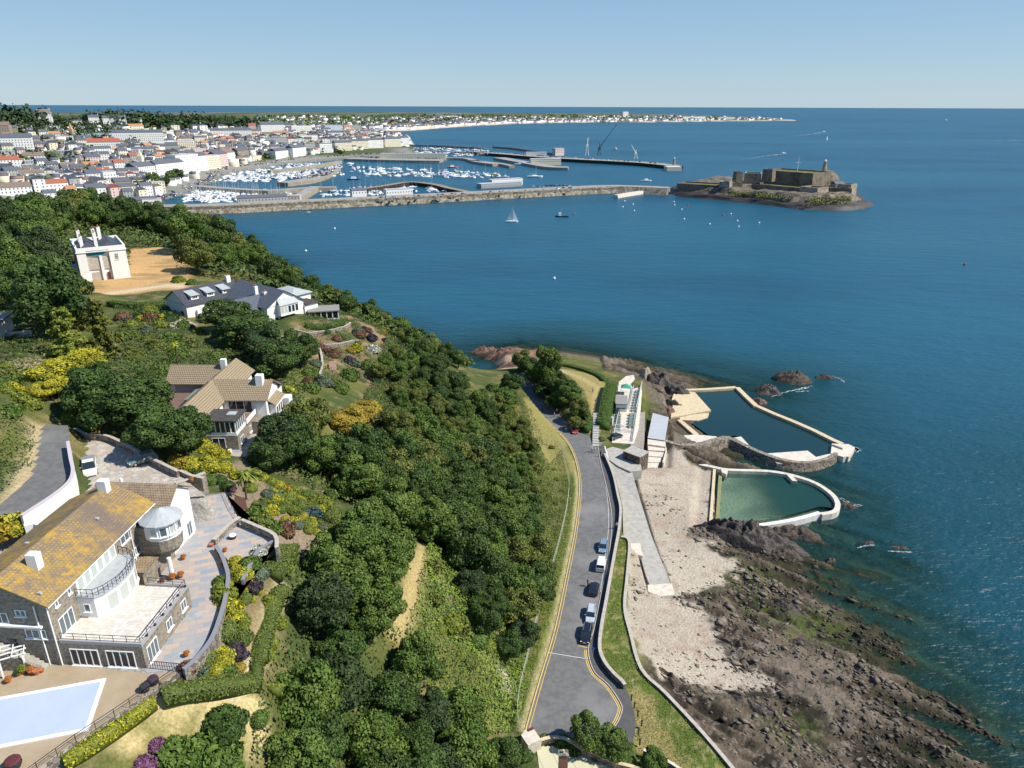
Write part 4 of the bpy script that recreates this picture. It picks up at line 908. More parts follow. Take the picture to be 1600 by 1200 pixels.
forest([(560,620),(620,560),(680,600),(730,650),(770,700),(780,745),(700,705),(640,670),(590,655)], 4.6, .55, .85, ['mid','olive','dark'], 'near the crest of the slope', 'trees and scrub near the crest', 5, lim=28)
forest([(640,540),(680,570),(720,605),(750,640),(770,665),(740,640),(690,600),(650,565)], 3.8, .7, 1.0, ['dark','dark','mid'], 'on the crest against the sea', 'trees along the crest', 6, lim=12)
forest([(430,440),(480,465),(530,480),(590,505),(640,530),(650,550),(600,540),(560,510),(500,485),(440,465)], 4.2, .7, 1.05, ['dark','dark','olive'], 'behind the slate roofed house', 'trees along the crest', 7, lim=26)
rr = np.random.RandomState(77)
for i, (px, py, z, s) in enumerate([(372,372,36,1.5),(400,390,35,1.4),(425,405,34,1.25),(450,418,33,1.15),(478,430,32,1.15),(505,446,31,1.1),(532,458,30,1.1),(562,472,30,1.1),(592,486,29,1.05),(620,502,28,1.05),(648,520,27,1.0),(672,540,25,.95),(696,560,22,.95),(715,575,19,.9)]):
    p = at(px, py, z); tree_at(p[0], p[1]+4, s, PB, ['dark', 'mid', 'dark', 'olive'][i % 4], f"{TONE[['dark','mid','dark','olive'][i % 4]]} tree on the skyline above the bay", 'trees along the crest', rr)
forest([(0,330),(60,345),(110,360),(88,400),(80,450),(110,500),(150,540),(90,560),(60,500),(0,470),(-60,420),(-60,350)], 7.0, 1.6, 2.2, ['dark','dark','holly','mid'], 'left of the white mansion', 'big trees left of the mansion', 8, lim=38)
forest([(70,330),(150,345),(240,350),(290,365),(280,380),(235,380),(190,365),(120,360)], 6.6, 1.6, 2.1, ['dark','olive','mid'], 'behind the white mansion', 'big trees behind the mansion', 9, lim=18)
forest([(285,400),(310,370),(360,380),(420,410),(440,440),(400,445),(350,435),(300,432)], 6.5, 1.2, 1.7, ['mid','olive','dark'], 'right of the bare earth lot', 'big trees right of the mansion', 10, lim=18)
for i, (px, py, s, tn) in enumerate([(302,402,2.3,'mid'),(338,408,2.1,'dark'),(368,405,2.1,'olive'),(400,425,1.7,'mid'),(432,445,1.5,'dark'),(283,380,2.4,'mid'),(325,378,2.5,'olive'),(355,385,2.3,'dark'),(395,400,1.8,'dark'),(455,455,1.4,'mid')]):
    p = hit(px, py); tree_at(p[0], p[1], s, PB, tn, f'large {TONE[tn]} tree between the bare earth lot and the bay', 'big trees right of the mansion', np.random.RandomState(i))
for i, (px, py, s, tn) in enumerate([(130,352,2.1,'olive'),(165,356,2.1,'dark'),(205,360,2.1,'dark'),(245,364,2.1,'dark'),(100,362,2.0,'olive')]):
    p = hit(px, py); tree_at(p[0], p[1], s, PB, tn, f'large {TONE[tn]} tree behind the white mansion', 'big trees behind the mansion', np.random.RandomState(i+20))
forest([(780,640),(815,670),(835,720),(838,800),(815,790),(790,720),(760,660)], 3.0, .42, .72, ['mid','olive','dark'], 'on the steep bank above the bend', 'small trees on the bank above the bend', 12, lim=22)
for px, py, s, sz, tn, lb, pp in [(310,428,1.75,1.75,'olive','big spreading olive tree at the edge of the bare earth lot',PB),(350,425,1.4,1.5,'mid','round tree with a bare trunk beside the bare earth lot',PB),
    (358,520,1.7,1.25,'dark','wide dark cedar in front of the slate roofed house',PB),(385,545,1.9,1.3,'dark','broad dark tree between the slate roofed house and the tan roofed house',PB),(440,590,1.6,1.2,'dark','dark tree behind the tan roofed house, right of its ridge',PB),(470,575,1.3,1.1,'dark','dark tree beside the curved garden steps',PB),(415,570,1.5,1.2,'holly','blackish tree directly behind the tan roofed house',PB),
    (130,515,1.15,1.25,'conifer','tall golden green cypress below the white mansion',PC),(110,560,1.25,.9,'lime','light green cypress in front of the tall golden one',PC),(165,560,1.35,1.15,'conifer','broad golden green cypress beside the gardens',PC),
    (160,655,1.6,1.25,'dark','large dark tree at the top of the upper road',PB),(205,672,1.75,1.25,'dark','large dark tree beside the paved drive',PB),(262,705,1.55,1.15,'dark','large dark tree shading the grey car',PB),(292,712,1.2,1.0,'dark','dark tree left of the conservatory',PB),(235,655,1.4,1.1,'dark','dark tree below the brown yard of the tan roofed house',PB),(150,625,1.1,1.0,'dark','small dark tree behind the yellow spreading tree',PB),
    (448,715,1.25,1.05,'holly','blackish bushy tree right of the stone house corner',PB),(430,735,1.1,.9,'dark','dark tree shading the little stone court',PB),
    (855,612,1.35,1.6,'mid','tall tree standing clear against the sea on the headland',PT),(838,596,1.1,.95,'dark','dark tree at the foot of the tall headland tree',PB),(872,618,1.05,.9,'dark','dark tree beside the sunny headland lawn',PB),(888,634,1.15,1.0,'mid','round tree over the road above the red car',PB),(905,655,1.0,.85,'olive','olive tree next to the red car',PB),(868,640,1.0,.85,'dark','dark tree shading the bend of the road',PB),(848,620,1.0,.8,'dark','dark tree shading the far end of the road',PB),(900,672,.7,.6,'olive','bushy shrub tree beside the stone steps',PB),(825,590,1.1,1.0,'dark','dark tree where the road disappears',PB),(835,605,1.0,1.0,'mid','mid green tree crowding the shaded road on its sea side',PB),(858,605,1.2,1.2,'dark','tall dark tree directly under the tall headland tree',PB),(815,578,1.1,1.0,'olive','olive tree at the seaward end of the hidden road',PB),(882,625,1.1,1.0,'dark','dark round tree between the lawn and the shaded road',PB),(790,640,1.1,.9,'mid','tree on the landward side of the shaded road',PB),(800,615,1.1,.9,'dark','dark tree on the landward side of the road bend',PB),
    (955,1180,.72,.7,'mid','bushy green tree below the end of the pavement',PB),(915,1168,.75,.75,'mid','bushy tree overhanging the turning circle',PB),(790,1205,.9,.8,'dark','dark round tree left of the brick chimney',PB),(1020,1215,.6,.6,'mid','small bushy tree beside the garden wall, bottom of the picture',PB)]:
    p = hit(px, py); rr = np.random.RandomState(px*7+py); tree_at(p[0], p[1], s, pp, tn, lb, None, rr, sz=sz)
# ---- loose and clipped shrubs
def shrub_proto(seed, nleaf, size, flat=.85, loose=.0, jit=.45):
    rr = np.random.RandomState(seed); D = rr.normal(0, 1, (nleaf, 3)); D[:, 2] = np.abs(D[:, 2])*1.0-.15; D /= np.linalg.norm(D, axis=1)[:, None]
    r = 1+loose*(fbm(D[:, 0]*2.2+seed, D[:, 1]*2.2+D[:, 2]*2, 3)-.5)*2; P = D*r[:, None]*rr.uniform(.93, 1.02, (nleaf, 1)); P[:, 2] *= flat
    V, Q = leaves(P, D, size, rr, jit); lv = np.clip(rr.rand(nleaf)*.8+.3*(r-.8), 0, 1)
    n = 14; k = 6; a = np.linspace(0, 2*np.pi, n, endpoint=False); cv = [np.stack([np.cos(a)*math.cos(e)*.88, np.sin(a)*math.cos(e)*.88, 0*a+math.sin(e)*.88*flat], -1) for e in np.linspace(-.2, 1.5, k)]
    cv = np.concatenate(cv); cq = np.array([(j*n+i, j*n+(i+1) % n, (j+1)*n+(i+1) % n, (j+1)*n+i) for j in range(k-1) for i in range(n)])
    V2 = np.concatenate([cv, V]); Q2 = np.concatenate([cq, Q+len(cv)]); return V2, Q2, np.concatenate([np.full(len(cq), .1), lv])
SP = {'round': shrub_proto(1, 900, .10, .85, .05, .35), 'loose': shrub_proto(2, 800, .17, .75, .35, .7), 'big': shrub_proto(3, 1500, .12, .8, .28, .6), 'spiky': shrub_proto(4, 500, .30, .7, .5, .9)}
SM = {}
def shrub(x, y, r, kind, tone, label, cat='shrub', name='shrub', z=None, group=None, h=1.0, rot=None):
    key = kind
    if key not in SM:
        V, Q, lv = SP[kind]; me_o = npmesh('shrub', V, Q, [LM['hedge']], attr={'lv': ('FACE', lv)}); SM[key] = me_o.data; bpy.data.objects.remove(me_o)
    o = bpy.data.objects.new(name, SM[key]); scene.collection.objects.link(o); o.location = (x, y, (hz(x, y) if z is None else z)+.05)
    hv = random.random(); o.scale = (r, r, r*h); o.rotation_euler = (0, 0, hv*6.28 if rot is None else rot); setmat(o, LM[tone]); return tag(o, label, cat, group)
random.seed(4)
def sh(px, py, r, kind, tone, label, **k):
    p = hit(px, py); return shrub(p[0], p[1], r, kind, tone, label, **k)
for a in [ # x, y, radius, kind, colour, label
 (352,988,1.55,'round','hedge','big round clipped green bush beside the paved terrace'),(345,1030,1.5,'big','yellow','large bright yellow bush beside the low green hedge'),(322,1030,1.2,'round','hedge','round green bush left of the large yellow bush'),(368,1022,1.3,'loose','purple','dark purple bush right of the large yellow bush'),(360,958,1.6,'loose','yellow','sprawling yellow bush below the garden wall'),(382,938,1.0,'round','hedge','small round green bush between yellow bushes'),
 (378,918,.85,'round','yellow','small yellow bush left of the purple heather'),(392,920,1.25,'loose','purple','dark purple heather mound in the terrace garden'),(404,924,.75,'round','yellow','small yellow ball bush by the garden path'),(394,938,.6,'round','yellow','smallest yellow ball bush beside the green ball'),(380,902,1.35,'round','yellow','yellow dome bush below the round patio wall'),(403,900,1.5,'round','grey','round grey green bush by the garden path'),(392,884,1.4,'big','mid','spotted green bush under the round patio'),(368,880,1.0,'round','yellow','upper yellow bush against the patio wall'),(370,893,.9,'round','yellow','lower yellow bush against the patio wall'),(352,935,1.4,'loose','lime','light green bush against the curved patio wall'),
 (368,948,.9,'loose','yellow','yellow bush touching the sprawling yellow bush'),(380,985,.7,'round','lime','little light green bush on the terrace bed'),(378,1000,1.2,'big','hedge','green bush beside the garden path, lower end'),(362,1008,.9,'round','holly','dark bush among the yellow bushes, lower bed'),(375,1045,.7,'round','gold','small golden bush at the foot of the path'),(338,1050,1.0,'round','yellow','low yellow bush against the long hedge'),(352,1052,1.1,'loose','mid','green mound against the long hedge'),(310,1045,.9,'spiky','grey','spiky grey plant beside the terrace railing'),(292,1048,1.0,'loose','brown','brown bush at the corner of the railing'),
 (352,1135,2.2,'big','dark','big dark green bush on the dry grass bank'),(405,1125,1.1,'round','mid','green bush right of the big dark bush'),(222,1200,1.1,'loose','pink','magenta heather at the bottom of the bank'),(245,1165,.8,'loose','pink','smaller magenta heather on the dry bank'),
 (270,1185,2.0,'loose','mid','green bush spreading below the magenta heather'),(310,1180,2.2,'loose','mid','broad green bush at the bottom of the bank'),(350,1190,2.0,'loose','mid','green bush at the bottom right of the bank'),
 # bright garden right of the terrace
 (318,700,1.6,'big','yellow','yellow bush below the conservatory'),(332,706,1.4,'big','yellow','yellow bush at the foot of the conservatory wall'),(348,712,1.2,'loose','yellow','yellow bush beside the little court'),(300,728,1.6,'big','yellow','large yellow mound in the rock garden'),(326,730,1.9,'big','yellow','brightest yellow mound in the rock garden'),(350,732,1.3,'big','yellow','yellow mound left of the tree fern'),(278,724,1.5,'loose','gold','orange gold bush at the corner of the drive wall'),(308,745,1.2,'round','dark','dark round bush under the yellow mounds'),(328,752,1.2,'round','mid','green round bush under the yellow mounds'),(344,752,1.1,'round','dark','dark green bush left of the palm'),(356,762,1.2,'round','dark','dark green bush beside the stone steps'),(368,742,1.0,'loose','yellow','yellow bush around the palm trunk'),(392,765,1.1,'round','lime','pale round bush beside the palm'),(402,745,1.2,'loose','lime','light green plant behind the palm'),
 (412,748,.9,'round','yellow','first yellow ball on the top edge of the rock garden'),(424,754,1.0,'round','lime','light green ball on the top edge of the rock garden'),(436,760,1.0,'round','yellow','second yellow ball on the top edge of the rock garden'),(448,766,1.0,'loose','gold','golden bush on the top edge of the rock garden'),(462,770,1.1,'loose','lime','light green bush on the top edge of the rock garden'),(478,775,1.0,'round','mid','green ball on the top edge of the rock garden'),(492,782,1.1,'loose','lime','light bush at the far corner of the rock garden'),(508,788,1.4,'big','lime','light green shrub at the far corner of the rock garden'),
 (425,772,1.1,'round','yellow','yellow ball in the middle of the rock garden'),(432,782,1.0,'loose','yellow','yellow bush in the middle of the rock garden'),(450,780,1.5,'round','lime','large pale green ball in the rock garden'),(468,792,1.4,'round','hedge','green ball right of the large pale ball'),(460,800,1.1,'round','lime','pale dome in the middle of the rock garden'),(474,808,.8,'round','yellow','small yellow ball near the blue conifer'),(425,800,1.2,'loose','yellow','yellow bush near the pond wall'),(412,806,1.2,'loose','yellow','yellow bush right of the brown pond'),(438,798,1.0,'round','mid','green ball near the pond wall'),
 (398,806,1.6,'loose','mid','green juniper beside the terrace wall'),(405,822,1.8,'loose','hedge','spreading green juniper above the round patio'),(428,828,1.3,'loose','mid','green bush above the patio corner'),(445,830,1.6,'loose','brown','red brown bush beside the patio corner'),(455,815,.8,'round','yellow','upright yellow ball at the rock garden edge'),(465,822,1.0,'round','grey','grey green ball beside the upright yellow ball'),(490,804,1.1,'spiky','blue','small blue conifer in the rock garden'),(492,822,.9,'round','yellow','yellow ball below the blue conifer'),(505,828,.7,'round','yellow','yellow bush on the rock garden slope'),(502,800,1.1,'loose','yellow','yellow bush right of the blue conifer'),(518,808,1.6,'round','hedge','big clipped green dome at the end of the rock garden'),(495,833,.7,'round','yellow','lowest yellow ball of the rock garden'),(516,775,1.3,'big','mid','green shrub behind the clipped dome'),(482,830,.9,'round','lime','pale ball near the lowest yellow ball'),
 (437,888,1.7,'big','lime','pale flowering bush on the clipped bank'),(405,866,1.2,'loose','white','white flowered bush below the round patio'),
 # middle gardens
 (420,600,1.2,'loose','yellow','yellow bush behind the gable of the tan roofed house'),(452,612,1.4,'spiky','yellow','yellow cordyline behind the tan roofed house'),(432,700,1.1,'loose','mid','green bush against the stone house corner'),(420,710,1.0,'loose','gold','golden bush along the stone house wall'),(410,718,.9,'loose','yellow','yellow bush along the stone house wall'),
 (485,610,2.0,'big','mid','round green bush at the foot of the terraced garden'),(505,600,2.2,'big','grey','grey green bush at the foot of the terraced garden'),(530,610,2.0,'big','mid','green bush left of the golden tree'),(545,590,2.4,'big','mid','large green bush in the terraced garden'),(575,575,2.4,'big','mid','large green bush right of the stone steps'),(598,570,1.6,'loose','lime','light green bush at the right end of the terraced garden'),
 (558,545,1.6,'loose','yellow','yellow flowering bush in the terraced garden'),(548,550,1.2,'loose','gold','golden flowering bush beside the yellow one'),(583,548,1.8,'loose','white','white flowered shrub in the terraced garden'),(598,520,1.1,'loose','gold','golden bush near the top of the terraced garden'),(560,520,1.8,'big','grey','grey green shrub near the sunroom hedge'),(530,530,1.4,'big','dark','dark green bush on the terrace wall'),(520,555,2.0,'big','brown','red brown shrub in the middle of the terraced garden'),(500,545,1.5,'loose','brown','rust coloured shrub beside the curved wall'),(580,530,1.6,'big','purple','dark shrub in the terraced garden'),(545,565,1.6,'big','purple','dark purple shrub below the rust coloured one'),(610,545,1.8,'big','mid','green shrub on the right of the terraced garden'),(622,520,1.7,'big','olive','olive shrub by the right garden path'),(635,545,1.9,'big','lime','bright green shrub outside the garden path'),(510,520,1.2,'round','dark','dark ball below the sunroom hedge'),(575,500,1.5,'loose','mid','green bush right of the sun terrace'),(540,476,.9,'round','yellow','yellow ball beside the sun terrace'),(552,490,.8,'round','yellow','yellow bush at the end of the sunroom hedge'),
 (220,500,1.3,'loose','yellow','yellow flowering bush below the bare earth lot'),(255,500,1.8,'loose','yellow','large yellow flowering bush left of the slate roofed house'),(262,485,1.4,'loose','grey','grey green bush left of the slate roofed house'),(230,520,2.0,'big','grey','pale feathery bush in the upper garden'),(205,525,1.8,'big','mid','green bush in the upper garden'),(200,505,1.4,'loose','purple','dark purple bush in the upper garden'),(245,545,2.4,'big','olive','large olive bush in the upper garden'),(210,560,2.2,'big','olive','olive bush above the lawn'),(280,555,2.4,'big','mid','large green bush above the tan roofed house'),(300,540,1.8,'loose','olive','olive bush near the white court'),(310,520,1.4,'loose','olive','olive bush at the corner of the slate roofed house'),(280,440,2.2,'big','lime','light green bush behind the slate roof'),(300,444,1.8,'big','mid','green bush behind the slate roof'),(340,560,2.0,'big','mid','green bush behind the tan roof ridge'),(250,580,2.0,'big','mid','green bush at the end of the lawn'),(225,590,1.6,'big','dark','dark bush on the lawn'),(320,575,1.8,'big','dark','dark green bush beside the white chimney'),
 (20,610,1.5,'loose','yellow','yellow bush on the bank at the left edge'),(45,600,1.6,'round','yellow','bright yellow round bush on the bank'),(30,625,1.5,'loose','lime','light green bush at the left edge'),(10,590,2.2,'big','olive','olive bush below the white house at the left edge'),(20,645,1.6,'loose','mid','green bush at the top of the upper road'),(50,635,1.5,'loose','lime','light green bush beside the dry bank'),(110,655,1.5,'big','lime','light green clipped bush at the drive entrance'),(125,662,1.4,'big','hedge','green bush on the drive wall'),(145,668,1.4,'big','lime','yellow green bush on the drive wall'),
 (5,830,1.9,'spiky','gold','golden conifer bush beside the white curved wall'),(20,822,1.9,'spiky','yellow','yellow conifer bush beside the white curved wall'),
 (835,700,1.6,'loose','mid','green bush at the foot of the pale rock face'),(832,690,1.2,'loose','olive','olive bush beside the golden bank'),(839,702,1.0,'big','dark','small dark upright bush by the golden bank'),
 (785,625,2.2,'big','olive','olive bush by the hidden bend of the road'),(800,640,1.8,'big','gold','golden brown bush above the bend of the road'),(770,610,2.2,'big','mid','green bush above the hidden bend'),(815,668,1.6,'big','lime','light green bush above the golden bank'),
 (862,700,.8,'loose','lime','small light bush behind the road fence'),(870,750,.7,'loose','lime','tufted plant behind the road fence'),
 (940,688,1.2,'round','hedge','small clipped bush at the foot of the stone steps'),(880,1163,1.3,'loose','mid','low bush beside the turning circle'),(850,1158,1.0,'loose','olive','brownish bush beside the white gable'),(935,1180,1.3,'loose','mid','green bush along the curved garden wall'),(900,1175,1.2,'loose','mid','green bush behind the brick chimney'),
 ]: sh(*a)
def shrubs_in(px, n, rmin, rmax, tones, phrase, group, seed, kinds=('big', 'loose', 'round')):
    pl = hpoly(px); r2 = np.random.RandomState(seed); xs = [p[0] for p in pl]; ys = [p[1] for p in pl]; k = 0
    for _ in range(n*20):
        if k >= n: break
        x = r2.uniform(min(xs), max(xs)); y = r2.uniform(min(ys), max(ys))
        if inpoly(pl, x, y): tn = tones[r2.randint(len(tones))]; shrub(x, y, r2.uniform(rmin, rmax), kinds[r2.randint(len(kinds))], tn, f'{TN2.get(tn, TONE.get(tn))} bush {phrase}', group=group); k += 1
TN2 = {'brown': 'rust brown', 'purple': 'dark purple', 'grey': 'grey green'}
shrubs_in([(395,760),(430,765),(500,795),(545,815),(520,830),(470,835),(440,820),(400,800)], 38, .55, 1.15, ['yellow','yellow','lime','lime','hedge','grey'], 'packed into the rock garden', 'bushes of the rock garden', 3)
shrubs_in([(185,485),(285,485),(300,515),(270,530),(300,560),(200,580),(180,530)], 20, 1.0, 2.3, ['olive','mid','dark','lime','brown','olive'], 'in the upper garden', 'bushes of the upper garden', 4)
shrubs_in([(480,520),(560,505),(640,540),(620,590),(540,610),(480,600)], 22, .8, 1.9, ['olive','mid','brown','purple','lime','grey'], 'in the terraced garden', 'bushes of the terraced garden', 5)
shrubs_in([(0,560),(50,560),(80,590),(60,640),(0,640)], 10, 1.0, 2.0, ['olive','mid','lime'], 'on the bank at the left edge', 'bushes on the left bank', 6)
shrubs_in([(345,880),(395,885),(400,940),(380,990),(350,1050),(320,1030),(345,960)], 16, .5, 1.0, ['yellow','mid','hedge','lime'], 'in the bed under the long patio wall', 'bushes under the patio wall', 7)
shrubs_in([(660,860),(720,890),(790,960),(800,1080),(750,1120),(690,1080),(650,1000)], 12, .9, 2.0, ['mid','lime','olive'], 'among the brambles of the lower slope', 'bushes of the lower slope', 8)
shrubs_in([(840,730),(872,720),(885,765),(882,830),(862,900),(835,1000),(815,1090),(805,1060),(835,930),(845,840)], 12, .3, .8, ['lime','mid','olive','lime'], 'in the rough grass by the fence', 'tufts and bushes along the fence', 9)
shrubs_in([(790,650),(835,680),(850,740),(845,830),(835,900),(815,850),(800,760)], 14, .8, 1.7, ['olive','mid','lime','dark'], 'on the rocky bank above the road', 'bushes of the rocky bank', 10)
shrubs_in([(420,900),(455,920),(445,980),(425,1050),(405,1060),(415,980)], 6, .6, 1.3, ['lime','hedge','mid'], 'beyond the clipped hedge', 'bushes beyond the clipped hedge', 11)
# the golden spreading tree and the yellow spreading tree
p = hit(545, 672); tree_at(p[0], p[1], 1.15, PB, 'gold', 'golden flat topped tree on the slope right of the tan roofed house', None, np.random.RandomState(1), sz=.6)
p = hit(572, 655); tree_at(p[0], p[1], 1.0, PB, 'gold', 'golden tree joined to the flat topped one, farther from the house', None, np.random.RandomState(2), sz=.55)
for px, py, s, lb in ((95,610,1.25,'yellow spreading tree over the upper road, left half'),(130,590,1.2,'yellow spreading tree over the upper road, right half'),(78,622,.8,'small yellow tree beside the dry bank')):
    p = hit(px, py); tree_at(p[0], p[1], s, PB, 'yellow', lb, None, np.random.RandomState(px), sz=s*.6)
# ---- hedges: long clipped bodies of leaf
def hedge(px, wd, h, tone, label, zpx=None, cat='hedge', wavy=.12):
    path = [hit(*p) for p in px]; path = smooth_path(path, 4); rr = np.random.RandomState(len(label)); P = np.array(path); seg = np.linalg.norm(np.diff(P[:, :2], axis=0), axis=1); L = seg.sum()
    n = int(L*(wd+2*h)*34); cum = np.concatenate([[0], np.cumsum(seg)]); s = rr.uniform(0, L, n); i = np.clip(np.searchsorted(cum, s)-1, 0, len(seg)-1); f = ((s-cum[i])/seg[i])[:, None]; C = P[i]*(1-f)+P[i+1]*f
    T = (P[i+1]-P[i]); T[:, 2] = 0; T /= np.linalg.norm(T, axis=1)[:, None]; Nn = np.stack([-T[:, 1], T[:, 0], 0*T[:, 0]], 1)
    u = rr.uniform(-1, 1, n); per = u*(wd/2+h); side = np.sign(per); a = np.abs(per); top = a < wd/2
    off = np.where(top, per, side*wd/2); zz = np.where(top, h, h-(a-wd/2)); bump_ = (fbm(s*.8, per*.8+5, 3)-.5)*wavy*3
    pos = C+Nn*(off*(1+bump_))[:, None]+np.array([0, 0, 1])*(zz*(1+bump_*.5))[:, None]; nor = np.where(top[:, None], np.array([0, 0, 1.]), Nn*side[:, None])
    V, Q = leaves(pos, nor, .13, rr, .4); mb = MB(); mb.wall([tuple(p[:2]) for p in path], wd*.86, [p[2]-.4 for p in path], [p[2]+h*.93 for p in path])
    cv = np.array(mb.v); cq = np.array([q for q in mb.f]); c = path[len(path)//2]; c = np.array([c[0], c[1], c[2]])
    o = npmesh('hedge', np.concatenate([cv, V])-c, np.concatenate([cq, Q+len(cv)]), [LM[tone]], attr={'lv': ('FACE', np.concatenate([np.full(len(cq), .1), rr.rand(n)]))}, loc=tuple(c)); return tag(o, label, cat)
hedge([(255,1092),(290,1085),(340,1080),(400,1072)], 2.2, 1.3, 'hedge', 'long clipped green hedge across the top of the dry bank')
hedge([(100,1196),(150,1165),(200,1130),(240,1100)], 1.4, 1.0, 'yellow', 'bright yellow hedge along the pool terrace railing')
hedge([(425,905),(440,880),(452,862)], 3.0, 1.4, 'hedge', 'wide flat clipped bank beside the round patio')
hedge([(405,1035),(412,1000),(425,960),(436,930),(450,925)], 2.2, 1.0, 'hedge', 'tall clipped hedge along the right side of the garden path')
hedge([(400,1075),(402,1055),(404,1040)], 1.3, 1.2, 'hedge', 'short clipped hedge block at the foot of the path')
hedge([(425,1085),(450,1075),(470,1062)], 2.2, 1.2, 'lime', 'pale clipped hedge below the garden path')
hedge([(462,640),(480,648),(500,656),(525,664)], 1.0, 1.6, 'dark', 'dark clipped hedge below the terraced garden')
hedge([(455,636),(462,640)], 1.2, 2.6, 'dark', 'tall clipped column of hedge at the end of the dark hedge', wavy=.05)
hedge([(478,512),(505,514),(535,506),(560,492)], 1.4, 1.3, 'mid', 'curved clipped hedge below the sunroom')
hedge([(172,478),(210,482),(250,480),(280,476)], 2.4, 1.6, 'mid', 'long hedge below the bare earth lot')
hedge([(943,672),(946,650),(950,628),(956,608)], 4.0, 2.6, 'mid', 'big rounded hedge between the stone steps and the kiosk')
hedge([(915,676),(920,668),(917,652),(905,640)], 2.0, 1.6, 'mid', 'green hedge on the left of the stone steps')
hedge([(870,570),(900,576),(930,586),(945,596)], 2.0, 1.0, 'mid', 'low scrub hedge along the seaward edge of the headland')
hedge([(415,720),(425,705),(432,695)], 1.0, .8, 'lime', 'low light hedge above the little stone court')
hedge([(455,680),(470,668),(480,655)], 1.6, 1.2, 'mid', 'clipped green hedge right of the little stone court')
hedge([(870,1160),(900,1168),(930,1180),(960,1190),(990,1197)], 1.4, 1.0, 'mid', 'green hedge along the curved wall of the lowest house')
# ---- scrub nobody could count: ivy, bramble, bracken and long grass on the slopes
SV = []; SQ = []; SL_ = []; nb = 0
def scrub(px, dens, hgt, size, seed, world=None, cs=.33, lvoff=0.0, hole=0):
    global nb
    pl = hpoly(px) if world is None else world; rr = np.random.RandomState(seed); xs = [p[0] for p in pl]; ys = [p[1] for p in pl]; A = (max(xs)-min(xs))*(max(ys)-min(ys)); n = int(A*dens)
    x = rr.uniform(min(xs), max(xs), n); y = rr.uniform(min(ys), max(ys), n); k = sdist(pl, x, y) < 0
    if hole: k &= fbm(x*.2, y*.2, 3) > hole
    for b in BLOCK: k &= sdist(b, x, y) > 0
    x = x[k]; y = y[k]; n = len(x); f = lambda x, y: hzv(x, y)+hgt*np.clip(ridged(x*cs, y*cs, 3)-.25, 0, 1)*1.3
    z = f(x, y); e = .25; N = np.stack([-(f(x+e, y)-z)/e, -(f(x, y+e)-z)/e, 1+0*x], -1); V, Q = leaves(np.stack([x, y, z+rr.uniform(-.12, .12, n)], -1), N, size, rr, .5)
    SV.append(V); SQ.append(Q+nb); nb += len(V); SL_.append(np.clip(rr.rand(n)*.7+(fbm(x*.13, y*.13, 3)-.5)*1.6+.15+lvoff, 0, 1))
def flush(tone, label, name='undergrowth', cat='undergrowth'):
    global SV, SQ, SL_, nb
    o = npmesh(name, np.concatenate(SV), np.concatenate(SQ), [LM[tone] if isinstance(tone, str) else tone], attr={'lv': ('FACE', np.concatenate(SL_))}); stuff(o, label, cat); SV, SQ, SL_, nb = [], [], [], 0
BLOCK[:] = [hpoly(GARD[2]), hpoly(GARD[3]), hpoly([(652,850),(672,850),(655,935),(632,990),(606,978),(640,905)]), hpoly([(235,1100),(410,1088),(400,1125),(300,1140),(180,1215),(120,1215)]), PATIO, DRIVE, ROAD1, road_poly, pave_poly, CAR_LOT, TANYARD]
m_scrub = leafmat('leaf_bramble', (.045, .085, .012), (.19, .26, .035)); m_scrub2 = leafmat('leaf_slope_scrub', (.026, .052, .011), (.105, .145, .030))
scrub([(665,850),(720,880),(780,920),(820,980),(822,1080),(808,1140),(740,1160),(680,1100),(640,1020),(652,930)], 24, 2.0, .19, 1, lvoff=.12, cs=.26)
scrub([(700,620),(760,660),(800,700),(828,760),(838,850),(830,980),(812,1080),(795,1100),(800,960),(820,880),(790,800),(740,720)], 22, 1.7, .19, 2, cs=.3)
flush(m_scrub, 'bright green brambles and bracken covering the slope above the road fence')
scrub([(560,640),(600,560),(640,530),(700,580),(760,640),(800,690),(800,780),(740,720),(660,690),(600,670)], 20, 2.0, .21, 3, cs=.3)
scrub([(430,690),(600,660),(740,720),(830,850),(830,960),(760,930),(660,860),(540,820),(430,740)], 9, 2.0, .24, 4, cs=.28)
scrub([(440,860),(560,820),(650,850),(640,1010),(700,1110),(740,1240),(400,1260),(400,1080),(470,960)], 9, 2.0, .24, 5, cs=.28)
scrub([(0,640),(30,650),(62,680),(52,725),(35,750),(0,785),(-60,800),(-60,650)], 18, 2.2, .17, 6)
scrub([(0,480),(60,500),(170,560),(260,580),(330,560),(470,580),(480,640),(440,640),(240,590),(160,640),(60,590),(0,600)], 10, 1.5, .22, 7)
scrub([(180,480),(290,480),(300,540),(480,520),(480,590),(330,600),(200,590)], 9, 1.3, .20, 8); scrub([(470,500),(600,500),(650,560),(600,600),(480,600)], 12, 1.0, .17, 18, hole=.44)
scrub(None, 2.0, 5.0, .55, 9, cs=.13, world=[(-60,215),(-12,216),(-16,240),(-40,262),(-70,318),(-110,385),(-165,480),(-250,600),(-420,680),(-470,500),(-300,330),(-170,240),(-130,255),(-100,240)])
scrub([(785,600),(830,640),(850,690),(835,720),(800,690),(770,640)], 10, .9, .17, 10)
flush(m_scrub2, 'dark green scrub and ivy carpeting the hill between the trees')
scrub([(840,740),(880,700),(900,760),(893,830),(870,930),(845,1010),(815,1130),(808,1100),(838,980),(855,860)], 30, .55, .11, 11, lvoff=.1, cs=.6)
scrub([(795,660),(840,690),(862,730),(868,800),(850,880),(835,900),(820,830),(800,740)], 26, .9, .14, 13, lvoff=.05, cs=.45)
scrub(None, 24, .3, .09, 12, world=VERGE, lvoff=.0, hole=.40)
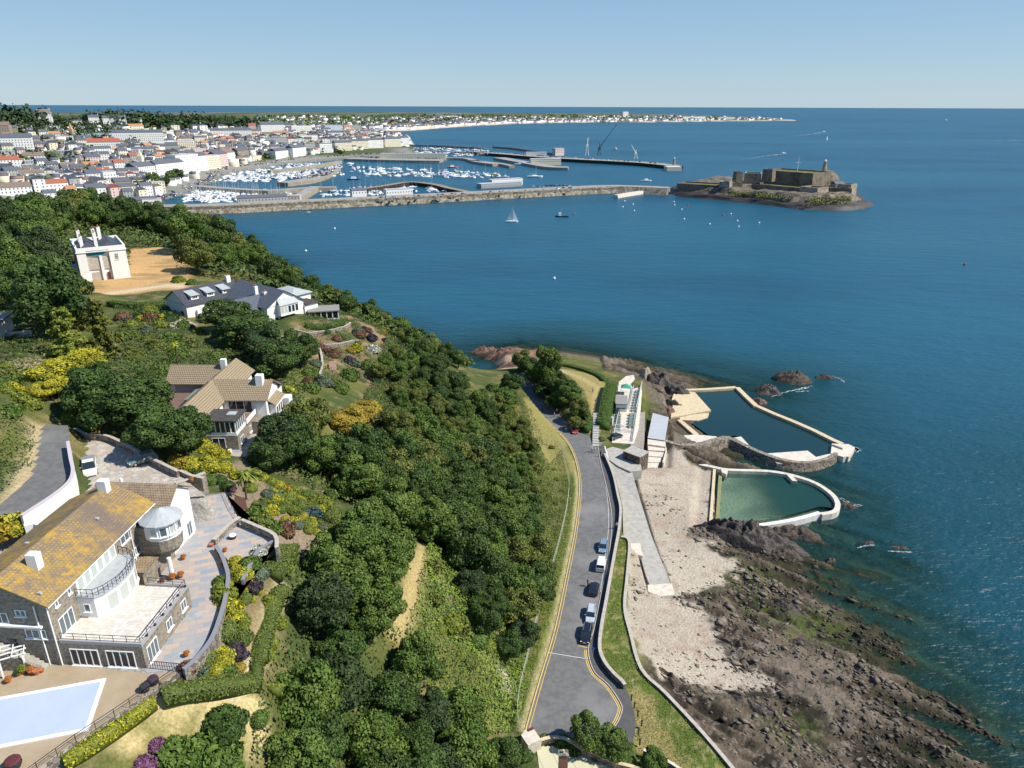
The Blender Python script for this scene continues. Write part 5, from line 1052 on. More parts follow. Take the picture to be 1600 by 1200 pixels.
flush(leafmat('grass_blades', (.055, .085, .014), (.20, .22, .05)), 'long rough grass beside the lower road and on the sea verge', 'rough_grass', 'grass')
# ================================================================ HOUSES ON THE HILL
m_tileL = M('lichened_roof_tiles', (.27, .19, .10), .85, .15, [(.35, (.42, .26, .045), .36, .58), (1.3, (.19, .15, .11), .42, .64), (.12, (.17, .13, .10), .5, .66), (6, (.50, .45, .33), .62, .70)], brick=(.40, .36, .035, (.13, .09, .05), (.36, .25, .10)), bump=(0, .04))
# the brick pattern replaced the base colour: noise then spreads the lichen over it
m_tileB = M('brown_roof_tiles', (.27, .20, .13), .85, .15, [(1.2, (.34, .27, .18), .45, .7), (8, (.20, .15, .10), .6, .75)], brick=(.34, .34, .035, (.13, .09, .06), (.31, .24, .16)), bump=(0, .03))
m_tileT = M('tan_roof_tiles', (.34, .27, .17), .85, .15, [(1.0, (.26, .21, .14), .45, .7)], brick=(.42, .42, .06, (.15, .11, .07), (.38, .31, .20)), bump=(0, .04))
m_slate = M('slate_roof', (.045, .050, .062), .6, .35, [(1.5, (.075, .08, .09), .5, .7)], brick=(.5, .3, .015, (.03, .033, .04), (.06, .066, .08)))
m_slate2 = M('blue_slate_roof', (.075, .085, .11), .55, .35, [(1.5, (.11, .12, .14), .5, .7)], brick=(.5, .3, .015, (.05, .055, .07), (.10, .11, .13)))
m_lead = M('lead_roof', (.40, .42, .42), .6, .4, [(1.5, (.32, .34, .34), .45, .7)]); m_darkroof = M('bitumen_roof', (.06, .055, .05), .8, .2, [(1.5, (.10, .09, .08), .45, .7)])
m_rubble = M('squared_rubble', (.3, .27, .22), .85, .2, brick=(.55, .22, .028, (.17, .15, .12), (.36, .31, .24)), noise=[(2.6, (.16, .14, .115), .42, .62), (.9, (.30, .25, .17), .5, .75)], bump=(3, .06))
m_pavers = M('slab_paving', (.46, .36, .28), .8, .2, brick=(1.5, .8, .03, (.30, .28, .26), (.25, .29, .33)), noise=[(.5, (.40, .38, .36), .56, .70), (3, (.30, .29, .28), .58, .75)])
m_setts = M('stone_setts', (.40, .37, .31), .85, .2, voro=(1.3, ((.33, .30, .26), (.50, .46, .40), (.42, .34, .27)), (.24, .22, .19), .05))
m_tiles = M('pale_terrace_tiles', (.62, .56, .48), .7, .2, brick=(.9, .45, .02, (.42, .38, .32), (.54, .48, .41)), noise=[(1.5, (.78, .74, .66), .5, .7)])
m_resin = M('beige_resin', (.36, .28, .18), .85, .2, [(14, (.27, .20, .13), .45, .7), (.4, (.40, .32, .22), .4, .7)])
m_brick = M('red_brick', (.36, .13, .07), .85, .2, brick=(.24, .085, .012, (.42, .36, .30), (.30, .10, .055)))
m_pot = M('terracotta', (.42, .15, .07), .8, .2); m_cover = M('pool_cover', (.42, .48, .57), .6, .3, [(.25, (.37, .44, .54), .4, .7)])
m_brownyard = M('brown_paving', (.17, .11, .09), .85, .2, [(.8, (.13, .09, .07), .4, .7)]); m_grn = M('curtained_glass', (.42, .45, .42), .25, .5)
gl = glass(); gl2 = M('window_glass', (.10, .13, .14), .1, .6)
def win(parent, x, y, ang, z0, w_, h, n=2, fr=None, pane=None, nm='window', proud=.05, sill=True, bar=0):
    fr = fr or m_whitep; fw_ = .09; mb = MB(); mb.frame((x, y, z0), ang)      # local: +x along the wall, -y outward
    mb.box(-w_/2, w_/2, -proud, .02, 0, fw_); mb.box(-w_/2, w_/2, -proud, .02, h-fw_, h)
    for i in range(n+1):
        c = -w_/2+fw_/2+(w_-fw_)*i/n; mb.box(c-fw_/2, c+fw_/2, -proud, .02, fw_+.002, h-fw_-.002)
    for k in range(bar): zz = h*(k+1)/(bar+1); mb.box(-w_/2+fw_, w_/2-fw_, -proud*.7, .02, zz-.03, zz+.03)
    if sill: mb.box(-w_/2-.1, w_/2+.1, -proud-.12, .02, -.1, -.004)
    f = mb.build(nm, fr, parent); mb = MB(); mb.frame((x, y, z0), ang); mb.box(-w_/2+fw_*.5, w_/2-fw_*.5, -proud*.4, .01, fw_*.5, h-fw_*.5); mb.build('pane', pane or gl2, f); return f
def rail(name, label, path, z, h, parent=None, mt=None, step=1.5, loc=None, cat='railing'):
    mb = MB(); zz = lambda i: z[i] if isinstance(z, (list, tuple)) else z
    for i in range(len(path)-1):
        a, b = path[i], path[i+1]; L = math.dist(a, b); n = max(1, int(L/step))
        mb.tube((*a, zz(i)+h), (*b, zz(i+1)+h), .035, n=4); mb.tube((*a, zz(i)+h*.5), (*b, zz(i+1)+h*.5), .02, n=4)
        for k in range(n+1):
            t = k/n; x = a[0]*(1-t)+b[0]*t; y = a[1]*(1-t)+b[1]*t; q = zz(i)*(1-t)+zz(i+1)*t; mb.tube((x, y, q), (x, y, q+h), .03, n=4)
    if parent is not None: return mb.build(name, mt or m_iron, parent)
    c = (*path[0], zz(0)); o = mb.build(name, mt or m_iron, wloc=c, loc=c); return tag(o, label, cat)
# ---- paving and yards
o = sheet('patio_paving', poly([(230,1052),(285,1045),(320,1010),(345,950),(352,900),(352,870),(378,905),(396,880),(402,862),(432,852),(428,842),(376,817),(352,770),(330,775),(282,788),(240,800),(150,900),(180,1010)], 41), 41.03, m_pavers)
sheet('pool_terrace', poly([(-160,1080),(0,1046),(112,1040),(240,1054),(286,1049),(235,1080),(180,1120),(120,1160),(60,1205),(-40,1290),(-200,1290)], 41), 41.05, m_resin)
sheet('drive_paving', DRIVE, 44.50, m_setts); sheet('upper_road', ROAD1, 46.95, m_asph)
sheet('brown_yard', TANYARD, 44.25, m_brownyard); sheet('stone_court', VALLEYT, 41.45, m_pavers)
sheet('brown_pond_cover', poly([(366,776),(383,778),(387,796),(368,800)], 40.9), 40.95, M('brown_pond', (.11, .055, .035), .5, .3))
# ---- stone house with the lichened roof
A0 = (-46.3, 57.8, 41.0); RA = math.radians(-3.6)
H = thing('stone_house', 'large grey stone house with an orange lichened tile roof and a white roof terrace', 'house', A0, RA)
mb = MB(); mb.box(-10.3, 0, 0, 19.2, -1, 7.55); mb.build('wall', m_rubble, H)
mb = MB(); mb.gable(-10.3, 0, 0, 19.2, 7.65, 10.15, 'y', .42, .16, 0, None, .52); rf = mb.build('roof', m_tileL, H)
mb = MB(); mb.add([(-10.3, -.003, 7.5), (0, -.003, 7.5), (-10.3+10.3*.52, -.003, 10.05)], [(0, 1, 2)]); mb.build('gable', m_rubble, H)
mb = MB(); mb.box(.33, .45, -.4, 19.6, 7.38, 7.52); mb.build('gutter', m_whitep, H)
for cy_, cx_, hh in ((3.6, -3.2, 1.7), (18.0, -4.6, 1.5)):
    mb = MB(); zt = 7.65+(10.15-7.65)*(1-abs(cx_+4.94)/4.95)
    mb.box(cx_-.55, cx_+.55, cy_-.45, cy_+.45, zt-.5, zt+hh); ch = mb.build('chimney', m_white, rf)
    # flue slot
for cx_, cy_ in ((-7.0, 7.5), (-2.6, 13.0), (-.9, .6)):
    zt = 7.65+2.5*(1-abs(cx_+4.94)/5.3)+.16; mb = MB(); mb.box(cx_-.2, cx_+.2, cy_-.15, cy_+.15, zt-.05, zt+.16); mb.build('roof_vent', m_lead, rf)
for x, z0, w_, h, n in ((-3.0, 6.0, 1.1, .75, 2), (-2.0, 3.3, 2.2, 1.1, 3), (-5.2, 5.0, 1.4, 1.3, 2), (-8.2, 5.2, 1.3, 1.1, 2), (-8.0, 2.6, 1.6, 1.1, 2)): win(H, x, 0, 0, z0, w_, h, n)
mb = MB(); mb.box(-5.3, -4.3, -.05, .01, .9, 3.0); mb.build('door', glass(), H)
mb = MB(); mb.box(-5.6, -1.0, -.35, .0, 4.75, 4.95); mb.build('ledge', m_white, H)
for x in (-1.35, .0):
    mb = MB(); mb.tube((x, -.12, 0), (x, -.12, 7.4), .07, n=6); mb.build('downpipe', m_white, H)
mb = MB(); mb.wall([(-7.5, -1.1), (-1.6, -1.1)], .35, -.2, [3.4, .6]); mb.build('stair_parapet', m_rubble, H)
mb = MB()
for k in range(12): mb.box(-7.2+k*.48, -6.72+k*.48, -.92, -.02, 0, 3.1-k*.26)
mb.build('stairs', m_conc, H)
# roof terrace
mb = MB(); mb.box(.004, 8.9, 0, 9.7, -1, 2.78); mb.build('terrace_block', m_rubble, H)
mb = MB(); mb.box(.01, 8.65, .25, 9.5, 2.784, 2.84); mb.build('terrace_floor', m_tiles, H)
mb = MB(); mb.wall([(.2, .16), (8.75, .16), (8.75, 9.55), (4.2, 9.6)], .3, 2.79, 3.15); mb.build('parapet', M('coping_slate', (.34, .33, .33), .7, .3), H)
rail('railing', '', [(.3, .2), (8.7, .2), (8.7, 9.5), (4.3, 9.6)], 3.15, .75, H, step=1.2)
for i in range(6): mb = MB(); mb.ball((8.85, 1.2+i*1.6, 3.3), .17, 6); mb.build('lantern', m_iron, H)
for x, n in ((2.6, 4), (6.4, 4)): win(H, x, 0, 0, .1, 3.0, 2.05, n, pane=gl, nm='french_window', proud=.08)
win(H, 8.9, 1.5, math.pi/2, .1, 1.9, 2.05, 3, nm='french_window', proud=.08)
for y in (5.0, 8.1): win(H, 8.9, y, math.pi/2, .9, 1.1, 1.25, 2)
win(H, 0, 1.9, math.pi/2, 2.9, 2.2, 2.1, 3, nm='french_window')
for y in (1.2, 3.2): win(H, 0, y, math.pi/2, 6.4, .5, .7, 1)
# bowed garden room with a balcony on top
bow = [(.0, 3.9), (1.9, 3.9), (2.6, 4.7), (3.1, 6.2), (3.25, 7.8), (3.05, 9.3), (2.4, 10.7), (1.2, 11.5), (.0, 11.8)]
mb = MB(); mb.prism(bow, 2.7, 5.35); g = mb.build('garden_room', m_white, H)
mb = MB(); mb.prism([(x*1.05-.002, (y-7.8)*1.02+7.8) for x, y in bow], 5.36, 5.52); mb.build('balcony', m_lead, H)
rail('balcony_railing', '', [(x*1.02, (y-7.8)*1.0+7.8) for x, y in bow], 5.52, .95, H, step=.5)
for i in range(2, 7):
    a, b = bow[i], bow[i+1]; c = ((a[0]+b[0])/2, (a[1]+b[1])/2); win(H, c[0], c[1], math.atan2(b[1]-a[1], b[0]-a[0]), 2.95, math.dist(a, b)-.25, 2.05, 1, pane=m_grn, nm='glazed_door')
win(H, .95, 3.9, 0, 3.6, .7, 1.0, 1)
mb = MB(); mb.box(.004, .12, 4.2, 11.2, 5.55, 7.35); gb = mb.build('glazed_wall', m_white, H)
for k in range(6): win(H, .12, 4.85+k*1.15, math.pi/2, 5.6, .95, 1.65, 1, pane=m_grn, nm='glazed_door', sill=False)
for y, z0, w_ in ((13.3, 6.0, 1.7), (16.3, 6.2, 1.5), (14.8, 3.2, 1.4), (12.6, 3.4, 1.0)): win(H, 0, y, math.pi/2, z0, w_, 1.05, 2)
mb = MB(); mb.tube((.14, 14.3, 2), (.14, 14.3, 7.4), .07, n=6); mb.build('downpipe', m_white, H)
mb = MB(); mb.box(.004, 2.2, 11.9, 15.2, -1, 2.6); mb.build('lower_block', m_rubble, H)
mb = MB(); mb.box(.01, 2.4, 11.9, 17.4, 2.604, 2.75); mb.build('canopy', m_tileB, H)
tx_, ty_ = 2.5, 17.0
mb = MB(); mb.lathe(tx_, ty_, [(1.5, 2.7), (2.0, 3.4), (2.1, 4.9), (2.12, 5.0)], 14); mb.build('turret_base', m_rubble, H)
mb = MB(); mb.lathe(tx_, ty_, [(2.12, 5.0), (2.14, 5.5), (2.1, 7.2)], 14); mb.build('turret_wall', m_white, H)
for k in range(-2, 3):
    a = -.5+k*.52; win(H, tx_+2.1*math.cos(a), ty_+2.1*math.sin(a), a+math.pi/2, 5.6, .85, 1.25, 1, nm='turret_window', pane=gl2 if k % 2 else m_grn)
mb = MB(); mb.lathe(tx_, ty_, [(2.5, 7.1), (2.5, 7.25), (.08, 8.5)], 14); mb.build('turret_roof', m_lead, H)
mb = MB(); mb.box(-.3, 2.1, 15.4, 19, -1, 6.5); mb.build('turret_back', m_rubble, H)
mb = MB(); mb.cyl(3.9, 14.8, 0, .28, 2.9, .25, 8); mb.build('column', m_white, H)
mb = MB(); mb.box(-8.2, 1.7, 19.4, 25.2, -1, 6.55); mb.build('wing_wall', m_white, H)
mb = MB(); mb.gable(-8.2, 1.7, 19.4, 25.2, 6.7, 8.6, 'x', .45, .15, 0); wr = mb.build('wing_roof', m_tileB, H)
mb = MB(); mb.add([(1.703, 19.4, 6.5), (1.703, 25.2, 6.5), (1.703, 22.3, 8.5)], [(0, 1, 2)]); mb.build('gable', m_white, H)
mb = MB(); mb.box(-6.4, -6.2, 23.5, 23.9, 7.8, 8.5); mb.build('roof_vent', m_whitep, wr); win(H, 1.7, 21.2, math.pi/2, 3.4, 1.0, 1.3, 2); win(H, 1.7, 23.8, math.pi/2, .1, 1.2, 2.1, 2, nm='french_window')
# walls round the terrace, drive and upper road
wall_thing('retaining_wall', 'high squared stone wall between the drive and the paved patio', poly([(281,790),(300,783),(326,772)], 41), .5, 40.5, 44.6, m_rubble, m_kerb)
wall_thing('retaining_wall', 'short stone wall with planter at the corner of the drive', poly([(282,740),(300,748),(318,752)], 44.6), .4, 43, 45.1, m_rubble, m_kerb)
wall_thing('drive_wall', 'long stone wall with pale coping along the shaded side of the drive', smooth_path(poly([(108,676),(118,672),(135,680),(165,682),(195,695),(235,717),(278,738)], 45.3), 3), .4, 43.5, 45.5, m_stone, m_kerb)
wtop = smooth_path(poly([(106,690),(110,715),(114,735),(108,752),(85,772),(55,792),(33,806)], 48.1), 4)
wall_thing('curved_wall', 'tall white rendered wall curving between the upper road and the drive', wtop, .35, [42.0]*len(wtop), 48.1, m_white, M('lilac_coping', (.50, .44, .47), .8, .2))
wall_thing('curved_wall', 'short white wall end jutting out beside the golden conifer bush', poly([(34,806),(38,815),(52,812),(60,815)], 47.4), .3, 42, 46.9, m_white, None)
pw = smooth_path(poly([(352,772),(362,795),(376,817)], 41), 3)
rail('railing', 'thin black railing between the slab patio and the brown pond', pw, 41.03, .8)
pa = smooth_path(poly([(376,817),(360,828),(346,842),(336,853)], 41), 4); wall_thing('patio_wall', 'curved stone wall on the far side of the round patio', pa, .4, 40, 41.9, m_stone, m_kerb)
pb = smooth_path(poly([(337,855),(346,868),(353,886),(357,903),(354,930),(346,962),(330,1003),(303,1036),(287,1049)], 41.6), 4); wall_thing('patio_wall', 'long curved patio wall beside the yellow bushes', pb, .38, 38, 41.85, m_stone, M('slate_coping', (.22, .22, .24), .7, .3))
pc = smooth_path(poly([(378,816),(402,826),(430,840),(433,860)], 41.6), 3); wall_thing('patio_wall', 'dark outer wall at the point of the round patio', pc, .4, 37.5, 42.0, m_stone, m_kerb)
pd = smooth_path(poly([(430,845),(405,860),(393,880),(379,908)], 41.6), 4); wall_thing('patio_wall', 'low curved wall on the garden side of the round patio', pd, .35, 37.5, 41.7, m_stone, M('slate_coping', (.22, .22, .24)))
pe = poly([(287,1049),(250,1074),(180,1122),(120,1162),(60,1206),(0,1250)], 41.1); wall_thing('terrace_edge_wall', 'low stone wall at the edge of the pool terrace above the yellow hedge', pe, .3, 38, 41.25, m_stone, None)
rail('railing', 'long black railing along the edge of the pool terrace', pe, 41.28, .9); rail('gate', 'black iron gate between the pool terrace and the slab patio', poly([(236,1045),(285,1050)], 41), 41.05, 1.0, step=.25, cat='gate')
# swimming pool under its cover
q0 = np.array(P2(166, 1061, 41)); ang = math.atan2(2.5, 8.9); pr = thing('swimming_pool', 'swimming pool under a pale blue cover with a wide white surround', 'pool', (q0[0], q0[1], 41.05), ang)
mb = MB(); 
for bx in ((-14, 0, -.38, 0), (-14, 0, -6.7, -6.32), (-.38, 0, -6.318, -.382), (-14, -13.62, -6.318, -.382)): mb.box(*bx, 0, .10)
mb.build('surround', m_whitep, pr); mb = MB(); mb.box(-13.6, -.4, -6.3, -.4, .004, .06); mb.build('cover', m_cover, pr)
mb = MB()
for k in range(2):
    for s_ in (0, .35): mb.tube((-9.6+k*.9+s_, -6.2, .1), (-9.6+k*.9+s_, -5.7, .75), .03, n=4); mb.tube((-9.6+k*.9+s_, -5.7, .75), (-9.6+k*.9+s_, -5.3, .1), .03, n=4)
mb.build('ladder', m_metal, pr)
# white garden frame, pots, covered seats
gx = at(8, 1050, 41); t = thing('white_pergola', 'white wooden frame standing on the pool terrace at the left edge', 'pergola', (gx[0], gx[1], 41.05), .5)
for x in (-2.0, 0, 2.0):
    for y in (-1, 1): mb = MB(); mb.box(x-.08, x+.08, y-.08, y+.08, 0, 2.2); mb.build('post', m_whitep, t)
mb = MB()
for y in (-1.08, -.3, .3, 1.0): mb.box(-2.3, 2.3, y, y+.09, 2.204, 2.32)
for x in (-2.2, -1.1, 0, 1.1, 2.1): mb.box(x, x+.08, -1.2, 1.2, 2.33, 2.42)
mb.build('roof_frame', m_whitep, t)
def pot(px, py, z, r, tone, label, col=None):
    p = at(px, py, z); t = thing('plant_pot', label, 'plant pot', (p[0], p[1], z)); mb = MB(); mb.lathe(0, 0, [(.001, .02), (r*.6, 0), (r, r*1.3), (r*1.08, r*1.32), (r*1.05, r*1.5), (r*.8, r*1.45), (.001, r*1.3)], 9); mb.build('pot', col or m_pot, t)
    if tone: V, Q, lv = SP['loose']; o = bpy.data.objects.new('plant', SM['loose']); scene.collection.objects.link(o); o.parent = t; o.location = (0, 0, r*1.4); o.scale = (r*1.1,)*3; setmat(o, LM[tone])
for a in [(37,1051,41.05,.42,'lime','pot with a bright green plant by the stair foot'),(50,1052,41.05,.36,'orange','terracotta pot at the foot of the stone stairs'),(58,1053,41.05,.38,None,'empty terracotta pot at the foot of the stone stairs'),(66,1050,41.05,.25,None,'small terracotta pot nearest the downpipe'),(30,1055,41.05,.3,'dark','terracotta pot with dark plant behind the white frame'),(14,1066,41.05,.3,'orange','terracotta pot beside the white frame'),
  (331,854,41.03,.3,None,'terracotta pot at the end of the round patio wall'),(352,862,41.03,.25,'orange','terracotta pot inside the round patio'),(350,886,41.03,.3,'orange','terracotta pot against the curved patio wall, upper one'),(347,938,41.03,.3,None,'dark red pot against the curved patio wall, lower one'),(287,874,41.03,.3,'orange','red pot alone in the middle of the patio'),(292,1025,41.03,.28,'orange','red pot by the railing above the garden'),(270,905,41.03,.35,'orange','pot with orange flowers north of the roof terrace'),(283,902,41.03,.35,'orange','second pot with orange flowers, nearer the corner of the roof terrace'),(255,910,41.03,.3,'brown','pot with red leaves beside the white column'),(366,770,41.1,.4,'pink','pot of pink flowers by the brown pond'),(300,752,44.6,.3,'orange','pot of orange flowers on the drive corner wall')]: pot(*a)
def drum(px, py, z, r, h, mt, label, name='covered_barrel', cat='barrel'):
    p = at(px, py, z); t = thing(name, label, cat, (p[0], p[1], z)); mb = MB(); mb.lathe(0, 0, [(.001, 0), (r*.8, 0), (r, h*.4), (r*.95, h*.8)], 10); mb.build('body', mt[0], t); mb = MB(); mb.lathe(0, 0, [(r*1.0, h*.8), (r*.8, h), (.001, h*1.06)], 10); mb.build('lid', mt[1], t)
m_dark = M('dark_wicker', (.035, .030, .035), .7, .3)
drum(364, 841, 41.03, .5, .6, (m_dark, m_white), 'dark round barbecue with a white lid on the round patio', 'barbecue', 'barbecue'); drum(240, 1068, 41.05, .55, .8, (m_dark, M('dark_purple_cushion', (.05, .03, .045))), 'dark purple round seat by the railing', 'round_seat', 'seat'); drum(227, 1079, 41.05, .5, .75, (m_dark, m_dark), 'black round seat by the railing', 'round_seat', 'seat'); drum(22, 1198, 41.05, .7, .9, (m_dark, M('dark_red_cushion', (.10, .03, .03))), 'dark red round seat at the bottom left corner', 'round_seat', 'seat')
p = at(294, 786, 41); t = thing('garden_table', 'oval white table against the high stone wall', 'table', (p[0], p[1]-.6, 41.03)); mb = MB(); mb.cyl(0, 0, .68, .75, .73, n=14, sx=1.2); mb.build('tabletop', m_whitep, t)
for a in range(4): mb = MB(); mb.tube((.5*math.cos(a*1.57+.78), .4*math.sin(a*1.57+.78), 0), (.4*math.cos(a*1.57+.78), .35*math.sin(a*1.57+.78), .68), .03, n=4); mb.build('leg', m_whitep, t)
def chair(px, py, z, rot, label, mt=None):
    p = at(px, py, z); t = thing('garden_chair', label, 'chair', (p[0], p[1], z), rot); mt = mt or m_whitep; mb = MB(); mb.box(-.28, .28, -.28, .28, .38, .46); mb.build('seat', mt, t); mb = MB(); mb.box(-.28, .28, .24, .31, .464, .95); mb.build('backrest', mt, t)
    for x in (-.24, .24):
        for y in (-.24, .24): mb = MB(); mb.box(x-.03, x+.03, y-.03, y+.03, 0, .378); mb.build('leg', mt, t)
chair(279, 797, 41.03, .4, 'white garden chair beside the oval table, nearer the wall'); chair(287, 802, 41.03, 2.2, 'white garden chair beside the oval table, facing it')
# ---- tan roofed house
H = thing('tan_roofed_house', 'sprawling white house with tan tiled roofs and a stone lower storey', 'house', (-51, 116, 41.5)); Lh = (-51, 116, 41.5)
def part(name, mt, f, par=None, **k):
    mb = MB(); f(mb); return mb.build(name, mt, par or H, wloc=Lh if par is None or par is H else tuple(Lh), **k)
part('wall', m_white, lambda m: m.box(-56.6, -51.0, 107.0, 130.0, 41, 46.75)); part('wall', m_white, lambda m: m.box(-50.98, -43.4, 115.4, 122.4, 41.6, 46.75)); part('wall', m_white, lambda m: m.box(-64.6, -56.62, 124.7, 130.4, 43, 46.3))
r1 = part('roof', m_tileT, lambda m: m.gable(-56.6, -51.0, 107.0, 130.0, 46.85, 48.95, 'y', .6, .15)); r2 = part('roof', m_tileT, lambda m: m.gable(-53.8, -43.4, 115.4, 122.4, 46.85, 49.0, 'x', .5, .15)); part('roof', m_tileT, lambda m: m.gable(-64.6, -54, 124.7, 130.4, 46.4, 48.6, 'x', .6, .15))
part('gable', m_white, lambda m: m.add([(-43.39, 115.4, 46.7), (-43.39, 122.4, 46.7), (-43.39, 118.9, 48.9)], [(0, 1, 2)]))
part('chimney', m_white, lambda m: m.box(-45.6, -44.4, 117.6, 118.8, 47.5, 50.3)); part('chimney', m_white, lambda m: m.box(-55.3, -54.3, 126.6, 127.4, 47.5, 50.1))
part('garage_door', M('grey_door', (.33, .36, .40), .5), lambda m: m.box(-63.6, -58.4, 124.6, 124.68, 43.9, 46.0))
part('gate_post', m_white, lambda m: m.box(-64.6, -64.2, 122.9, 123.3, 43.5, 45.2)); part('porch_roof', M('copper_green', (.17, .20, .15), .6), lambda m: m.prism([(-58.9, 117.6), (-56.62, 117.6), (-56.62, 124.6), (-58.9, 122.6)], 45.5, 45.65))
part('stone_base', m_rubble, lambda m: m.box(-51.6, -45.4, 106.2, 115.38, 40.2, 44.0)); part('wall', m_rubble, lambda m: m.box(-45.38, -43.4, 112.8, 115.38, 40, 43.6))
part('deck', m_wood, lambda m: m.box(-50.98, -45.2, 110.6, 115.38, 44.004, 44.12)); part('balustrade', m_whitep, lambda m: m.wall([(-45.35, 110.6), (-45.35, 115.3)], .1, 44.13, 45.0)); part('balustrade', m_whitep, lambda m: m.wall([(-48.3, 111.2), (-48.3, 113.4)], .08, 44.13, 45.0))
c = part('conservatory', m_whitep, lambda m: m.box(-51.5, -45.5, 106.3, 110.58, 44.004, 44.5)); part('conservatory_roof', m_darkroof, lambda m: m.box(-51.9, -45.2, 105.9, 110.9, 46.55, 46.8)); part('rooflight', m_lead, lambda m: m.box(-47.6, -46.2, 108.2, 109.6, 46.8, 46.95)); part('rooflight', m_lead, lambda m: m.box(-51.2, -50.3, 107.6, 108.4, 46.8, 46.9))
part('conservatory_core', glass(), lambda m: m.box(-51.3, -45.7, 106.5, 110.5, 44.5, 46.54))
def wpost(x, y): part('post', m_whitep, lambda m: m.box(x-.08, x+.08, y-.08, y+.08, 44.5, 46.55))
for k in range(8): wpost(-51.42+k*.83, 106.4)
for k in range(1, 6): wpost(-45.6, 106.4+k*.82)
def wwin(x, y, ang, z0, w_, h, n=2, **k):
    return win(H, x-Lh[0], y-Lh[1], ang, z0-Lh[2], w_, h, n, **k)
wwin(-45.4, 108, math.pi/2, 42, 1.5, 1.2); wwin(-45.4, 112, math.pi/2, 42, 1.0, 1.2); wwin(-43.4, 114, math.pi/2, 41.7, .8, 1.2); wwin(-48, 115.4, 0, 44.2, 4.2, 2.2, 3, pane=gl, nm='sliding_door'); wwin(-51, 113, math.pi/2, 44.2, 1.6, 2.0, 2, nm='sliding_door'); wwin(-48.6, 106.2, 0, 41.6, 2.2, 2.0, 2, pane=gl, nm='french_window')
part('bay', m_white, lambda m: m.box(-43.38, -42.2, 116.6, 121.2, 40.8, 45.2)); part('bay_roof', m_tileT, lambda m: m.add([(-41.9, 116.2, 45.2), (-41.9, 121.6, 45.2), (-43.38, 121.6, 46.1), (-43.38, 116.2, 46.1)], [(0, 1, 2, 3)]))
for k in range(4): wwin(-42.2, 117.3+k*1.1, math.pi/2, 43, .85, 1.7, 1, pane=gl)
part('rear_balcony', m_white, lambda m: m.box(-43.38, -41.4, 121.6, 123.6, 41, 44.4)); part('flat_roof', m_darkroof, lambda m: m.box(-46.5, -43.0, 122.0, 124.6, 46.3, 46.6)); part('wall', m_white, lambda m: m.box(-46.2, -43.4, 122.42, 124.3, 44, 46.3)); part('stone_base', m_rubble, lambda m: m.box(-43.4, -41.2, 121.4, 123.8, 38.5, 42.6))
wall_thing('garden_wall', 'low wall in front of the conservatory of the tan roofed house', poly([(322,700),(345,708),(362,704)], 41.9), .3, 41, 42.2, m_white, None)
# ---- slate roofed house
RB = math.radians(51); H = thing('slate_roofed_cottage', 'white wing with a long dark slate roof and three pale dormers', 'house', (-87.2, 184.3, 40.6), RB); H.scale = (1, 1, 1.12)
mb = MB(); mb.box(0, 17, 0, 11.4, -1, 3.75); mb.build('wall', m_white, H); mb = MB(); mb.gable(0, 17, 0, 11.4, 3.85, 6.6, 'x', .4, .15, 0, 1); rf = mb.build('roof', [m_slate, m_white], H)
for x in (3.4, 8.0, 12.6):
    mb = MB(); mb.box(x-1.1, x+1.1, 1.3, 4.6, 4.4, 5.75); d = mb.build('dormer', m_white, H); mb = MB(); mb.add([(x-1.3, .9, 5.7), (x+1.3, .9, 5.7), (x+1.3, 4.9, 6.35), (x-1.3, 4.9, 6.35), (x-1.3, .9, 5.6), (x+1.3, .9, 5.6)], [(0, 1, 2, 3), (4, 5, 1, 0)]); mb.build('dormer_roof', m_lead, d); win(H, x, 1.3, 0, 4.75, 1.5, .8, 3, pane=gl)
mb = MB(); mb.box(2.5, 7.0, -.8, -.004, -1, 2.4); mb.build('porch', m_white, H); mb = MB(); mb.box(15.2, 16.4, 4.8, 5.9, 5, 8.0); mb.build('chimney', m_white, rf); mb = MB(); mb.cyl(15.8, 5.35, 8.0, .22, 8.5, .18, 8); mb.build('chimney_pot', m_pot, rf); win(H, 11, 0, 0, 1, 1.6, 1.2, 3); mb = MB(); mb.box(-.06, .0, 2, 3.2, 0, 2.1); mb.build('door', glass(), H)
RB = math.radians(53); H = thing('slate_roofed_house', 'white gabled house with slate roof, glazed upper bay and sunroom over the terraced garden', 'house', (-64.8, 181.8, 39.6), RB); H.scale = (1, 1, 1.12)
mb = MB(); mb.box(0, 11.6, 0, 20, -1, 4.75); mb.build('wall', m_white, H); mb = MB(); mb.gable(0, 11.6, 0, 20, 4.85, 8.0, 'y', .5, .15, 0, 1); rf = mb.build('roof', [m_slate2, m_white], H)
mb = MB(); mb.gable(-5.5, 4, 3, 11, 4.2, 6.6, 'x', .4, .15, 0, 1); mb.build('roof', [m_slate2, m_white], H); mb = MB(); mb.box(-5.3, -.01, 3.1, 10.9, -1, 4.1); mb.build('wall', m_white, H)
mb = MB(); mb.box(3.0, 8.8, -1.6, -.004, 2.4, 5.0); b = mb.build('bay', m_white, H); mb = MB(); mb.add([(2.7, -1.9, 5.0), (9.1, -1.9, 5.0), (8.4, .4, 6.6), (3.4, .4, 6.6)], [(0, 1, 2, 3)]); mb.build('bay_roof', m_lead, H)
for k in range(5): win(H, 3.6+k*1.15, -1.6, 0, 2.9, 1.0, 1.8, 1, pane=m_grn if k < 2 else gl, nm='bay_window', sill=False)
for k in range(4): win(H, 2.6+k*1.7, 0, 0, .1, 1.3, 2.0, 1, pane=gl, nm='french_window', sill=False)
